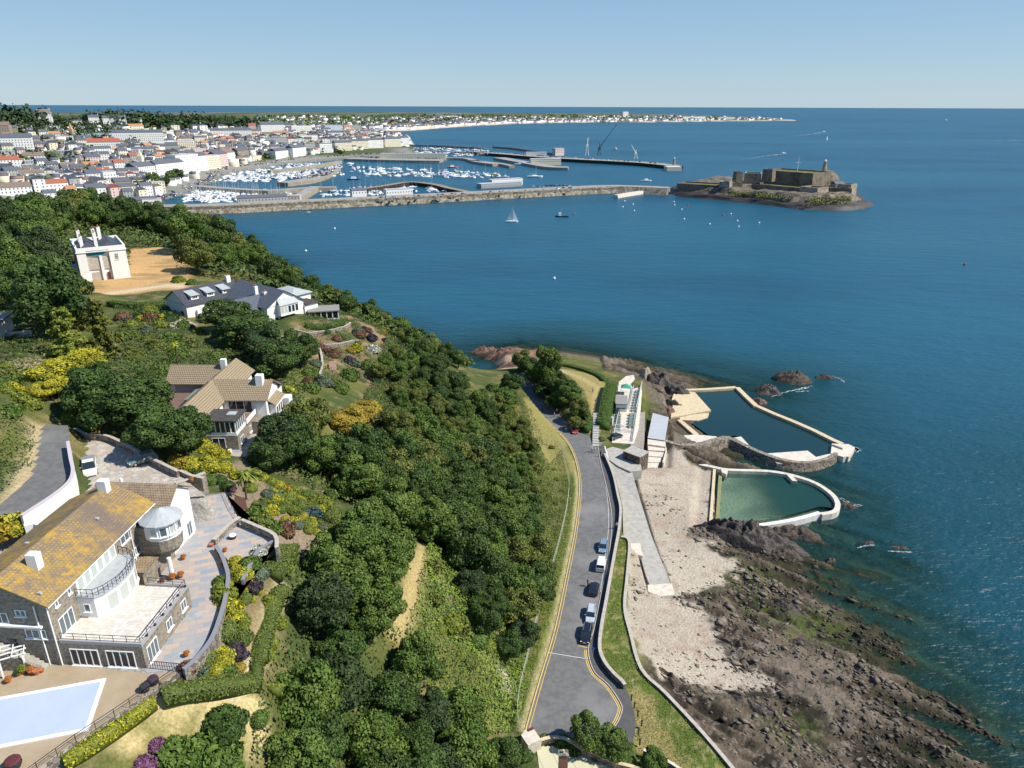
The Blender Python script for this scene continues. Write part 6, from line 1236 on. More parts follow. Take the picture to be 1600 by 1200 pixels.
for x, y, h in ((2.6, 8, 8.6), (3.6, 5.5, 7.4)):
    mb = MB(); mb.box(x-.45, x+.45, y-.4, y+.4, 5.5, h); mb.build('chimney', m_white, rf); mb = MB(); mb.cyl(x, y, h, .2, h+.5, .16, 8); mb.build('chimney_pot', m_pot, rf)
mb = MB(); mb.box(11.62, 18, 5, 15, -1, 4.9); mb.build('wall', m_white, H); mb = MB(); mb.hip(11.7, 18, 5, 15, 5.0, 6.0, .5); mb.build('lead_roof', m_lead, H); mb = MB(); mb.box(11.62, 16, -.5, 4.9, -1, 3.4); mb.build('flat_wing', m_white, H); mb = MB(); mb.box(11.62, 16.4, -.9, 4.98, 3.404, 3.6); mb.build('flat_roof', m_darkroof, H)
p = at(507, 500, 39.3); t = thing('sunroom', 'flat roofed sunroom with white columns and dark glass at the right of the slate house', 'sunroom', (p[0], p[1], 39.2), math.radians(14))
mb = MB(); mb.box(-3.8, 3.8, .4, 5.4, 0, 2.5); mb.build('glass_wall', gl, t); mb = MB(); mb.box(-4.3, 4.3, -.3, 6.0, 2.504, 2.75); mb.build('roof', M('grey_felt', (.25, .24, .22), .8), t); mb = MB(); mb.box(-4.0, 4.0, -.1, .38, 0, .35); mb.build('plinth', m_white, t)
for k in range(6): mb = MB(); mb.box(-4.0+k*1.55, -3.78+k*1.55, -.05, .18, .354, 2.5); mb.build('column', m_whitep, t)
for path, z, lb in (([(455,520),(480,524),(500,522),(530,516),(548,508)],38.6,'pale stone terrace wall below the sunroom hedge, upper one'),([(440,530),(470,536),(500,542),(530,541),(560,536)],37.9,'pale stone terrace wall crossing the garden, lower one'),([(488,528),(497,542),(503,560),(504,578),(500,590)],38.2,'curved white topped wall beside the garden steps'),([(610,505),(622,525),(632,545)],35.2,'narrow wall along the right garden path')):
    wp = smooth_path(hpoly(path), 3); wall_thing('terrace_wall', lb, wp, .4, [hz(*q)-1.2 for q in wp], [hz(*q)+.75 for q in wp], m_stone, m_kerb)
p = hit(520, 578); t = thing('garden_steps', 'flight of reddish stone steps in the terraced garden', 'steps', p, .2)
mb = MB()
for k in range(9): mb.box(-.8, .8, k*.45-2, k*.45-1.55, -1, .1+k*.17)
mb.build('tread', M('pink_stone', (.40, .27, .20)), t)
# ---- white mansion under repair
RM = math.radians(34);  H = thing('white_mansion', 'square white mansion under repair with many chimneys and a blue tarpaulin', 'mansion', (-139.8, 227.0, 40.4), RM); H.scale = (1, 1, 1.16); W_, D_ = 14.2, 22.0
mb = MB(); mb.box(0, W_, .9, D_, -1, 9.0); mb.build('wall', m_white, H); mb = MB(); mb.box(0, 2.6, 0, .896, -1, 9.0); mb.box(6.2, 7.0, .2, .896, -1, 7.4); mb.box(9.2, W_, 0, .896, -1, 9.0); mb.build('front_bays', m_white, H)
mb = MB(); mb.wall([(.2, .2), (W_-.2, .2), (W_-.2, D_-.2), (.2, D_-.2)], .45, 9.004, 9.9, closed=True); mb.build('parapet', m_white, H); mb = MB(); mb.wall([(.0, .0), (W_, .0), (W_, D_), (.0, D_)], .5, 8.55, 8.8, closed=True); mb.build('cornice', m_white, H)
mb = MB(); mb.box(2.6, 9.2, .6, .895, 3.6, 6.9); mb.build('bare_render', M('bare_render', (.42, .37, .31), .9, .1, [(1.5, (.52, .48, .42), .45, .7)]), H)
mb = MB(); mb.add([(2.7, .55, 8.6), (8.6, .55, 8.7), (7.9, .4, 7.9), (6.6, .35, 7.0), (5.2, .4, 7.5), (2.8, .5, 7.6)], [tuple(range(6))]); mb.build('tarpaulin', M('blue_tarpaulin', (.04, .27, .36), .5, .3, [(2, (.02, .17, .24), .4, .6)]), H)
mb = MB(); mb.hip(.9, 6.6, 1.4, D_-1, 9.1, 10.9, 0); mb.hip(7.0, W_-.9, 1.4, D_-1, 9.1, 10.9, 0); rf = mb.build('roof', m_slate, H)
for i, (x, y, h) in enumerate(((2.2, 4.4, 2.4), (6.4, 6.0, 3.0), (2.4, 15, 2.8), (6.8, 14.5, 3.0), (8.6, 16, 3.2))):
    mb = MB(); mb.box(x-.5, x+.5, y-1.1, y+1.1, 9.2, 10.2+h); ch = mb.build('chimney', m_white, H)
    for k in range(3): mb = MB(); mb.cyl(x, y-.7+k*.7, 10.2+h, .2, 10.85+h, .15, 8); mb.build('chimney_pot', m_pot, ch)
win(H, 11.2, 0, 0, 6.0, 1.1, 1.7, 3, fr=m_white, pane=gl, bar=2); mb = MB(); mb.box(7.6, 8.5, .5, .58, 0, 2.6); mb.build('door', M('dark_red_door', (.10, .04, .035)), H); mb = MB(); mb.box(3.2, 5.6, .78, .895, 0, 2.8); mb.build('bare_doorway', M('bare_render', (.42, .37, .31)), H)
mb = MB(); mb.box(-3.5, -.01, 5, 12, -1, 4); mb.build('side_wing', m_white, H); mb = MB(); mb.box(-.02, .0, 3, 4.2, 5, 6.8); mb.build('window', gl, H)
p = at(70, 378, 47); t = thing('white_house', 'small white house half hidden in trees left of the mansion', 'house', (p[0], p[1], 42.5), .6); mb = MB(); mb.box(-2.5, 2.5, -2, 3, -1, 6.4); mb.build('wall', m_white, t); mb = MB(); mb.gable(-2.5, 2.5, -2, 3, 6.5, 8, 'x', .2, .12, 0, 1); mb.build('roof', [m_slate, m_white], t)
p = at(100, 408, 45); t = thing('white_outbuilding', 'low white outbuilding against the left side of the mansion', 'outbuilding', (p[0], p[1], 41), .5); mb = MB(); mb.box(-2, 2.2, -2, 2, -1, 4.2); mb.build('wall', m_white, t); mb = MB(); mb.gable(-2, 2.2, -2, 2, 4.3, 5.2, 'x', .1, .12, 0, 1); mb.build('roof', [m_lead, m_white], t)
p = at(-14, 548, 46); t = thing('pale_house', 'pale house cut off by the left edge, beside the big trees', 'house', (p[0], p[1], 46), .25); mb = MB(); mb.box(-9, 1.8, 0, 9, -2, 5.5); mb.build('wall', m_white, t); mb = MB(); mb.box(-9.5, 2.2, -.4, 9.4, 5.504, 5.8); mb.build('roof', M('grey_felt', (.25, .24, .22)), t); win(t, 0, 0, 0, .6, 1.5, 1.4, 2)
p = hit(22, 528); wall_thing('garden_wall', 'low pale wall beside the pale house at the left edge', [(p[0]-2.5, p[1]-.8), (p[0]+3, p[1]+1.6)], .3, p[2]-1, p[2]+1.3, m_concw, None)
# ---- lowest house: curved wall, court, brick chimney
lw = smooth_path(poly([(842,1158),(862,1153),(885,1156),(908,1169),(935,1180),(962,1192),(1000,1203),(1030,1225)], 7.9), 4); wall_thing('curved_garden_wall', 'curved rubble wall with cream coping round the court of the lowest house', lw, .45, 5.5, 8.0, m_stone, m_cream)
sheet('court', poly([(838,1166),(880,1166),(905,1178),(935,1190),(965,1204),(1010,1240),(850,1260)], 6.9), 6.98, M('pale_court', (.55, .52, .36), .8, .2, brick=(2.2, 30, .06, (.36, .33, .2), (.5, .47, .32))))
p = at(884, 1226, 10.3); t = thing('brick_chimney_house', 'house at the bottom edge with reddish stone roof and tall brick chimney', 'house', (p[0], p[1], 6.9), .0); L0 = tuple(t.location)
mb = MB(); mb.box(-4, 5, -5, 0, -1, 3.6); mb.build('wall', m_stone, t); mb = MB(); mb.gable(-4, 5, -5, 0, 3.7, 5.6, 'x', .3, .15, 0, 1); rf = mb.build('roof', [M('reddish_tiles', (.32, .20, .15), .85, .2, brick=(.3, .3, .03, (.2, .12, .1), (.42, .32, .27))), m_stone], t)
c_ = at(880, 1186, 10.9); mb = MB(); mb.box(c_[0]-.62-L0[0], c_[0]+.62-L0[0], c_[1]-.45-L0[1], c_[1]+.45-L0[1], 0, 5.0); ch = mb.build('chimney', m_brick, rf); mb = MB(); mb.box(c_[0]-.7-L0[0], c_[0]+.7-L0[0], c_[1]-.52-L0[1], c_[1]+.52-L0[1], 5.004, 5.2); mb.build('chimney_cap', m_stone, rf); mb = MB(); mb.cyl(c_[0]-L0[0], c_[1]-L0[1], 5.204, .16, 5.7, .13, 8); mb.build('chimney_pot', m_concw, rf)
c_ = at(829, 1158, 8); t = thing('white_gable', 'small round topped white structure beside the turning circle', 'outbuilding', (c_[0], c_[1], 6.9), .5); mb = MB(); mb.prism([(-1.1, -1.2), (1.1, -1.2), (1.1, .9), (0, 1.5), (-1.1, .9)], -.5, 2.0); mb.build('wall', m_concw, t); mb = MB(); mb.box(.1, 1.1, .9, 1.3, 2.004, 2.1); mb.build('cap', M('dark_red', (.12, .03, .03)), t)
# ================================================================ HARBOUR, TOWN, CASTLE
def rgb_m(n, c, **k): return M(n, c, **k)
COAST = [P2(*p, 2) for p in [(100,332),(259,312),(312,293),(356,271),(450,255),(535,248),(600,247.5),(648,243),(640,224),(634,214),(606,208.5),(592,205),(640,203),(720,197),(800,193),(900,190.8),(1000,190.8),(1100,189.6),(1200,188.4),(1247,188)]]+[P2(*p, 0) for p in [(1190,184),(1100,181),(980,179),(800,178.5),(600,178),(300,180)]]+[(-7000, 6000), (-7000, 900), (-900, 300), (-520, 480)]
TC = [(190,318,4),(250,300,4),(330,280,4),(410,255,4),(530,240,4),(600,235,4),(630,218,4),(0,300,30),(0,285,28),(100,280,14),(150,255,16),(50,245,32),(130,232,34),(0,225,48),(100,205,60),(200,202,56),(60,190,68),(200,188,66),(300,192,58),(400,193,44),(380,200,34),(300,215,34),(300,235,15),(300,250,8),(400,225,10),(400,205,22),(500,205,10),(500,196,16),(500,187,26),(620,197,5),(620,190,14),(700,186,18),(800,187,10),(1000,187,7),(1000,183,14),(1150,186.5,5),(880,184,16),(1230,187,3),(0,186,72)]
_T = np.array([tuple(at(*c)) for c in TC]+[(-6000, 3000, 60), (-3000, 7000, 25), (-5000, 8500, 20), (-2500, 1500, 78), (-900, 500, 42), (1500, 7000, 6)])
FX = _lines([(-7000,-2400,120),(-2400,-200,20),(-200,1300,40),(1300,3000,80)]); FY = _lines([(470,1500,16),(1500,3200,32),(3200,12000,120)])
fX, fY = np.meshgrid(FX, FY); tz = np.zeros(fX.shape); tw = np.zeros(fX.shape)
for c in _T: w_ = 1/((fX-c[0])**2+((fY-c[1])*.7)**2+900)**1.5; tz += w_*c[2]; tw += w_
tz /= tw
sd_ = sdist(COAST, fX, fY); FZ = np.where(sd_ < 0, np.maximum(tz, 3.6), 3.6); FZ = 3.6+(FZ-3.6)*np.clip(-sd_/60, 0, 1)
FZ = np.where(sd_ > 0, 3.6-np.clip(sd_/np.where(fY > 1900, 30, 4), 0, 1)*9, FZ)
def fz(x, y):
    i = int(np.clip(np.searchsorted(FX, x)-1, 0, len(FX)-2)); j = int(np.clip(np.searchsorted(FY, y)-1, 0, len(FY)-2)); u = (x-FX[i])/(FX[i+1]-FX[i]); v = (y-FY[j])/(FY[j+1]-FY[j])
    return float((FZ[j, i]*(1-u)+FZ[j, i+1]*u)*(1-v)+(FZ[j+1, i]*(1-u)+FZ[j+1, i+1]*u)*v)
def fzv(x, y):
    i = np.clip(np.searchsorted(FX, x)-1, 0, len(FX)-2); j = np.clip(np.searchsorted(FY, y)-1, 0, len(FY)-2); u = np.clip((x-FX[i])/(FX[i+1]-FX[i]), 0, 1); v = np.clip((y-FY[j])/(FY[j+1]-FY[j]), 0, 1)
    return (FZ[j, i]*(1-u)+FZ[j, i+1]*u)*(1-v)+(FZ[j+1, i]*(1-u)+FZ[j+1, i+1]*u)*v
def fhit(px, py):
    d = fw+rt*((px-800)/F)+up*((600-py)/F); T_ = 450*1.012**np.arange(270); P = CPOS+d*T_[:, None]
    g = np.maximum(fzv(P[:, 0], P[:, 1]), 0); k = np.nonzero(P[:, 2] <= g)[0]
    if len(k) and k[0] > 0:
        a_, b_ = T_[k[0]-1], T_[k[0]]; da, db = P[k[0]-1, 2]-g[k[0]-1], P[k[0], 2]-g[k[0]]; p = CPOS+d*(a_+(b_-a_)*da/(da-db)); return (float(p[0]), float(p[1]), max(fz(p[0], p[1]), 0.))
    p = P[-1]
    return (float(p[0]), float(p[1]), 0.)
nf = fbm(fX*.004, fY*.004, 4); fc = np.zeros(fX.shape+(3,))+np.array([.075, .095, .040]); fc = lerp(fc, (.16, .155, .12), np.clip((nf-.5)*6, 0, 1)); fc = lerp(fc, (.24, .23, .21), np.clip(1-np.abs(-sd_-20)/45, 0, 1)*(fY < 1700)); fc = lerp(fc, (.46, .41, .33), np.clip(1.3-np.abs(sd_)/70, 0, 1)*(fY > 1900)); fc = lerp(fc, (.045, .06, .05), np.clip((-FZ-1)/3, 0, 1))
ny, nx = fX.shape; idx = np.arange(nx*ny).reshape(ny, nx); q = np.stack([idx[:-1, :-1], idx[:-1, 1:], idx[1:, 1:], idx[1:, :-1]], -1).reshape(-1, 4); zq = FZ.ravel()[q].max(1)
struct(npmesh('far_land', np.stack([fX, fY, FZ], -1).reshape(-1, 3), q[zq > -4], [m_ground], vcol=fc.reshape(-1, 3), smooth=True))
m_pier = M('pier_stone', (.34, .30, .22), .9, .15, [(.25, (.24, .20, .14), .4, .65), (1.5, (.44, .40, .32), .5, .75)]); m_bw = M('breakwater_stone', (.30, .27, .21), .9, .15, voro=(.45, ((.22, .19, .14), (.38, .34, .27), (.16, .13, .09)), (.13, .11, .08), .08)); m_timb = M('dark_piles', (.045, .035, .028), .9, .2); m_quay = M('quay_top', (.27, .26, .24), .9, .15, [(.1, (.34, .33, .30), .4, .65), (.6, (.20, .19, .18), .5, .7)])
def pier(name, label, px, z, wd, mt=None, top=None, wb=None, cat='pier', z0=-3):
    pth = smooth_path(poly(px, z), 3); c = pth[len(pth)//2]; mb = MB(); mb.bank(pth, wd, wb or wd, z0, z, 0, 1); o = mb.build(name, [mt or m_pier, top or m_quay], wloc=(c[0], c[1], 0), loc=(c[0], c[1], 0)); return tag(o, label, cat)
pier('breakwater', 'long stone breakwater joining the town to the castle island', [(150,322),(250,321),(330,319.5),(450,314),(600,307),(700,302),(800,297),(900,292),(965,290),(1045,293)], 7.5, 15, m_bw, m_quay, 27, 'breakwater')
pier('parapet', 'low parapet wall running along the seaward edge of the breakwater', [(250,323),(330,322),(450,316.5),(600,309.5),(700,304.5),(800,299.5),(900,294.5),(965,292)], 8.8, 1.2, m_bw, m_concw, 1.2, 'wall', 6)
pier('slip_ramp', 'pale ramp sloping down the seaward side of the breakwater near the castle', [(962,304.5),(990,300),(1018,296),(1034,293.5)], 3.4, 5, m_concw, m_concw, 8, 'ramp')
for a in [('stone pier along the north side of the near marina',[(305,290),(360,294),(420,297),(480,293),(525,292)],4.5,13),('short sloping pier closing the near marina',[(457,311),(475,301),(492,291)],5,12),('upper quay arm of the middle marina',[(420,266),(480,260),(531,251)],5,9),('inner arm with sheds between the two marinas',[(440,285),(480,280),(505,272),(521,263)],4.5,22),('broad quay with a long pale shed in the middle of the harbour',[(545,247),(600,248.5),(650,249.5),(690,250)],4,38),('bent quay arm east of the broad quay',[(690,246),(728,247),(745,252),(775,256)],4,14),('jetty below the ferry pier',[(735,250),(780,255),(800,259)],4,10),('ferry quay with pale decks',[(780,246),(830,255),(860,260),(888,261)],4,24),('far quay of the northern marina',[(640,234),(700,236),(760,240)],3.5,10)]:
    pier('stone_pier', a[0], a[1], a[2], a[3])
pier('timber_pier', 'dark timber pier with piles in the middle of the harbour', [(556,296),(600,290),(640,284),(680,288),(700,293),(730,299)], 4.5, 9, m_timb, M('pier_deck', (.25, .21, .15), .9)); pier('harbour_pier', 'long commercial pier carrying the cranes, ending in a white block', [(735,236),(800,241),(850,245),(900,248),(960,251),(1010,254),(1058,259)], 5.5, 26, m_timb, m_quay); pier('rock_mole', 'dark rock mole sheltering the northern marina', [(640,226),(680,227),(720,229),(752,231)], 3.5, 8, m_rockd, m_rockd, 20, 'mole'); pier('rock_mole', 'short dark mole at the entrance of the northern marina', [(772,229),(800,231),(830,235),(870,240)], 3.5, 8, m_rockd, m_rockd, 20, 'mole'); pier('pier_head', 'white block at the end of the commercial pier', [(1040,260),(1063,260)], 6.2, 20, m_concw, m_concw, None, 'pier head')
pier('pontoon', 'long floating pontoon in the near marina', [(330,291),(380,296),(440,299)], .8, 4, m_conc, m_conc, None, 'pontoon', -.5); pier('pontoon', 'floating pontoon among the yachts of the middle marina', [(370,276),(440,276),(500,271)], .8, 4, m_conc, m_conc, None, 'pontoon', -.5); pier('pontoon', 'floating pontoon among the moored boats of the outer harbour', [(570,272),(650,273),(740,275)], .8, 3, m_conc, m_conc, None, 'pontoon', -.5)
# ---- buildings
WALLC = dict(white=m_white, cream=M('cream_render', (.72, .66, .50), .8, .2), pink=M('pink_render', (.66, .52, .47), .8, .2), grey=M('grey_render', (.38, .38, .37), .8, .2), stone=M('granite_wall', (.32, .27, .21), .85, .2), blue=M('pale_blue_render', (.50, .58, .66), .8, .2), ochre=M('ochre_render', (.50, .34, .18), .8, .2))
ROOFC = dict(slate=M('town_slate', (.10, .11, .13), .7, .3), red=M('town_red_tiles', (.33, .11, .07), .85, .2), brown=M('town_brown_tiles', (.20, .15, .12), .85, .2), lead=M('town_flat_roof', (.42, .43, .44), .8, .2), orange=M('town_orange_tiles', (.40, .20, .11), .85, .2), green=M('town_green_roof', (.08, .22, .17), .6, .3))
_hc = {}
def house_mesh(w_, d, h, flat=False, st=2.9):
    key = (w_, d, h, flat)
    if key in _hc: return _hc[key]
    mb = MB(); mb.box(-w_/2, w_/2, -d/2, d/2, -6, h)
    for k in range(max(1, int(h/st))):
        z = .9+k*st; n = max(1, int(w_/3.0))
        for i in range(n):
            x = -w_/2+w_*(i+.5)/n
            for s in (-1, 1): mb.box(x-.5, x+.5, s*d/2-.03, s*d/2+.03, z, z+1.35, 1)
        n = max(1, int(d/3.4))
        for i in range(n):
            y = -d/2+d*(i+.5)/n
            for s in (-1, 1): mb.box(s*w_/2-.03, s*w_/2+.03, y-.5, y+.5, z, z+1.35, 1)
    o = mb.build('wall', [m_white, gl2]); b = MB()
    if flat: b.box(-w_/2-.2, w_/2+.2, -d/2-.2, d/2+.2, h+.003, h+.4)
    else: b.gable(-w_/2, w_/2, -d/2, d/2, h+.02, h+d*.30, 'x', .3, .2, 0, 0); 
    r = b.build('roof', [m_slate]); c = None
    if not flat: b = MB(); b.box(w_/2-1.2, w_/2-.2, -.5, .5, h+.5, h+d*.30+1.3); c = b.build('chimney', [m_white])
    _hc[key] = (o.data, r.data, c.data if c else None)
    for k in (o, r, c):
        if k: bpy.data.objects.remove(k)
    return _hc[key]
def bld(x, y, z, w_, d, h, rot, wall, roof, label, group=None, flat=False, name='town_house', cat='house'):
    a, b, c = house_mesh(w_, d, h, flat); t = thing(name, label, cat, (x, y, z), rot, group)
    for nm, me, mt in (('wall', a, WALLC[wall]), ('roof', b, ROOFC[roof]), ('chimney', c, WALLC[wall])):
        if me is None: continue
        o = bpy.data.objects.new(nm, me); scene.collection.objects.link(o); o.parent = t; setmat(o, mt)
    return t
OCC = []
for a in [ # landmarks: px, py of the foot, w, d, h, rot, wall, roof, label
 (88,297,20,11,7,.35,'white','red','long white house with bright red roof above the dark trees'),(112,306,9,9,7,.35,'white','orange','small white house with orange roof below the red roofed one'),(128,318,20,8,5.5,.35,'white','slate','low white terrace just above the tree tops'),(152,314,17,12,13,.35,'white','slate','tall white block with pale gable behind the low white terrace'),(22,302,28,12,6,.25,'white','brown','long white house with brown roof at the left edge of the town'),(70,279,18,13,10,.3,'cream','lead','cream flat roofed block left of the red roof'),
 (150,283,20,12,9,.3,'white','slate','white house with slate roof in the lower town'),(172,288,13,12,14,.3,'white','lead','white tower block near the bus park'),(192,302,16,12,11,.3,'stone','slate','dark granite building by the bus park'),(108,270,16,10,9,.3,'stone','brown','brown stone school building'),(122,272,14,10,9,.3,'stone','slate','gabled stone chapel next to the brown school'),(144,264,18,10,6,.3,'white','orange','white house with orange roof in the lower town'),
 (30,240,34,16,19,.15,'white','slate','large white block with rows of windows on the hillside'),(78,244,52,14,6,.12,'grey','lead','modern grey building with glass front in the trees'),(12,262,26,12,9,.2,'white','red','pale villa above the left edge of town'),(55,255,22,12,9,.2,'white','brown','white villa with brown roof below the modern building'),(10,215,16,16,17,0,'stone','brown','square brown stone tower at the left edge'),
 (155,234,58,16,11,.1,'white','red','long pink and white building with red gables in the trees'),(150,216,48,18,8,.1,'blue','green','large hall with pale green metal roof below the woods'),(50,192,70,16,10,.05,'white','slate','white mansion with round end on the wooded skyline'),(72,193,22,22,15,.05,'white','brown','white block at the right end of the skyline mansion'),
 (122,193,50,12,9,.05,'cream','slate','long cream terrace under the skyline trees'),(148,195,20,14,13,.05,'white','slate','first gabled white villa under the skyline trees'),(172,198,24,14,15,.05,'white','slate','second gabled white villa under the skyline trees'),(190,198,22,14,15,.05,'white','slate','third gabled white villa under the skyline trees'),(213,199,26,14,15,.05,'white','slate','fourth gabled white villa under the skyline trees'),
 (295,189,50,16,12,.0,'pink','brown','reddish mansion with towers in the skyline woods'),(215,221,78,14,14,.1,'white','slate','long white Georgian terrace in the middle of town'),(362,214,80,14,13,.1,'white','slate','long white terrace below the woods near the right'),(395,205,18,14,15,0,'pink','red','pink house with red roof at the edge of the woods'),(254,238,48,16,11,.12,'grey','slate','long market hall with dark roof'),(290,232,34,14,13,.12,'cream','lead','cream building right of the market hall'),
 (225,275,26,16,12,.45,'white','slate','white customs house behind the row of trees'),(262,276,32,14,17,.45,'white','slate','tall white hotel beside the row of trees'),(288,268,28,16,22,.45,'white','lead','largest dazzling white waterfront block'),(308,264,20,15,18,.45,'white','slate','white waterfront building with many windows'),(326,262,24,15,17,.42,'cream','lead','cream waterfront building with many windows'),(342,258,18,14,16,.4,'pink','slate','pink waterfront house near the church'),(354,255,18,14,16,.4,'white','brown','white waterfront house nearest the marina'),(376,246,20,14,12,.35,'stone','slate','stone church building by the marina'),(398,250,16,12,7,.3,'cream','lead','flat roofed kiosk building on the quay'),(412,247,12,10,9,.3,'stone','slate','grey house on the quay'),(438,246,30,14,12,.25,'white','slate','white house with dark roof on the quay'),(463,243,28,16,14,.25,'white','slate','large white house at the corner of the quay'),
 (482,237,26,18,16,.2,'grey','green','office with green glass roof on the front, left one'),(507,238,32,18,17,.2,'white','green','office with green glass roof on the front, right one'),(430,226,50,22,13,.15,'grey','green','wide offices with green roof behind the front'),(480,222,50,20,14,.15,'white','lead','wide white offices behind the front'),(535,235,46,14,16,.2,'cream','slate','first long cream terrace on the northern front'),(560,232,50,14,16,.2,'cream','slate','second long cream terrace on the northern front'),(585,231,46,14,17,.2,'white','slate','third long terrace on the northern front'),(612,229,50,14,17,.2,'cream','slate','fourth long terrace on the northern front'),(629,227,34,14,17,.2,'white','slate','last white terrace on the northern front, by the sea'),
 (470,207,64,22,17,.1,'white','lead','hospital like white block in the northern town, left part'),(520,206,62,22,18,.1,'blue','lead','white and glass block in the northern town, middle part'),(552,205,50,22,17,.1,'grey','green','glass fronted block in the northern town, right part'),(425,209,70,24,22,.1,'white','slate','gabled white blocks in front of the northern woods'),(700,184.5,160,60,14,0,'white','lead','long white shed on the far plain'),(1080,186.5,260,50,18,0,'white','lead','long white warehouse on the far point'),(1130,186.6,180,50,16,0,'blue','lead','second warehouse on the far point'),(975,183,60,40,40,0,'white','lead','white building on the far hill'),
 (646,246,120,13,7,.05,'cream','lead','long pale shed on the broad quay'),(210,322,40,9,4,.05,'brown' if 0 else 'stone','slate','low dark arcade by the root of the breakwater'),(238,321,16,8,4.5,.05,'white','lead','white hut by the root of the breakwater'),(780,292,58,12,5,.10,'grey','lead','long workshop with pale blue roof on the breakwater'),(790,289,46,10,7.5,.10,'white','blue' if 0 else 'lead','second workshop beside the long one on the breakwater'),(622,305,30,9,4.5,.08,'white','lead','white boat tent on the breakwater'),(410,317,46,8,3.8,.1,'grey','slate','dark sheds on the breakwater by the near marina'),(458,314,15,8,3.5,.1,'pink','lead','pinkish hut on the breakwater'),(560,306,16,7,4,.1,'white','slate','small shed on the breakwater'),(872,239,26,12,9,.05,'pink','lead','red shed with pale roof on the commercial pier'),(838,243,40,14,6,.05,'white','lead','white terminal on the commercial pier'),(852,253,52,18,5,.1,'cream','lead','pale ferry building on the ferry quay')]:
    px, py, w_, d, h, rot, wl, rf_, lb = a
    if py > 300 and px > 190 and px < 830: p = at(px, py-3, 7.5)
    elif (px > 830 and py > 235) or px == 646: p = at(px, py, 5)
    else: p = fhit(px, py)
    if 190 < px < 470 and 235 < py < 300 and rot > .2: rot = 1.25; w_ *= 1.5
    elif py > 255 and py < 310: rot += .45
    elif px < 420 and py > 200: rot += .35
    elif py < 242: rot += .5; w_ *= .85
    OCC.append((p[0], p[1], max(w_, d)*.6)); bld(p[0], p[1], p[2], w_, d, h, rot, wl, rf_, lb, None, rf_ in ('lead', 'green'), 'building', 'building')
def church(px, py, h, w_, label, mt, spire=True):
    p = fhit(px, py); t = thing('church_tower', label, 'church tower', p); mb = MB(); mb.box(-w_/2, w_/2, -w_/2, w_/2, -4, h*.6); mb.build('tower', mt, t)
    mb = MB(); mb.lathe(0, 0, [(w_*.62, h*.602), (.05, h if spire else h*.7)], 4, a0=.785); mb.build('spire', mt, t)
church(114, 218, 25, 5.5, 'ochre stone church tower with a stepped spire', WALLC['ochre']); church(128, 262, 15, 5, 'small grey square church tower in the lower town', WALLC['stone']); church(222, 262, 24, 6, 'pale church tower with pointed spire near the waterfront', WALLC['cream']); church(290, 190, 34, 5, 'thin brown spire above the skyline woods', WALLC['stone'])
rr = np.random.RandomState(11); cnt = 0; SHP = [(11, 9, 6.2), (14, 9, 8.8), (9, 9, 9.0), (18, 10, 9.0), (24, 10, 9.2), (12, 10, 11.6)]
ZN = [([(0,262),(190,262),(260,300),(200,318),(120,318),(0,300)],60,'in the lower town','houses of the lower town'),([(0,205),(240,205),(260,262),(0,262)],62,'on the hillside among trees','houses on the hillside'),([(190,225),(420,215),(400,245),(350,258),(250,272),(190,262)],80,'behind the white waterfront','houses behind the waterfront'),([(380,198),(640,204),(630,226),(450,238),(400,244)],48,'in the northern town','houses of the northern town'),([(240,205),(400,205),(400,225),(240,225)],22,'below the skyline woods','houses below the woods')]
for pg, n, ph, gp in ZN:
    k = 0; tries = 0; pgx = pg; xs_ = [p[0] for p in pg]; ys_ = [p[1] for p in pg]
    while k < n and tries < 4000:
        tries += 1; px = rr.uniform(min(xs_), max(xs_)); py = rr.uniform(min(ys_), max(ys_))
        if not inpoly(pg, px, py): continue
        p = fhit(px, py); s = SHP[rr.randint(len(SHP))]; big = 1.0 if p[1] < 1500 else 1.6
        if sdist(COAST, np.array([p[0]]), np.array([p[1]]))[0] > -12 or any((p[0]-a)**2+(p[1]-b)**2 < (c+s[0]*big*.45)**2 for a, b, c in OCC): continue
        OCC.append((p[0], p[1], s[0]*big*.45)); wl = rr.choice(['white','white','white','white','cream','cream','pink','grey','stone']); rf_ = rr.choice(['slate','slate','slate','slate','lead','red','brown','orange'], p=[.2, .2, .15, .13, .12, .05, .1, .05])
        cn = {'slate':'slate', 'red':'red', 'brown':'brown', 'orange':'orange', 'lead':'flat'}[rf_]; t = bld(p[0], p[1], p[2], s[0], s[1], s[2], (.75 if px < 400 else .5)+rr.normal(0, .15)+(1.57 if rr.rand() < .35 else 0), wl, rf_, f'{wl} house with {cn} roof {ph}', gp, rf_ == 'lead')
        if big > 1: t.scale = (big, big, 1.25)
        k += 1
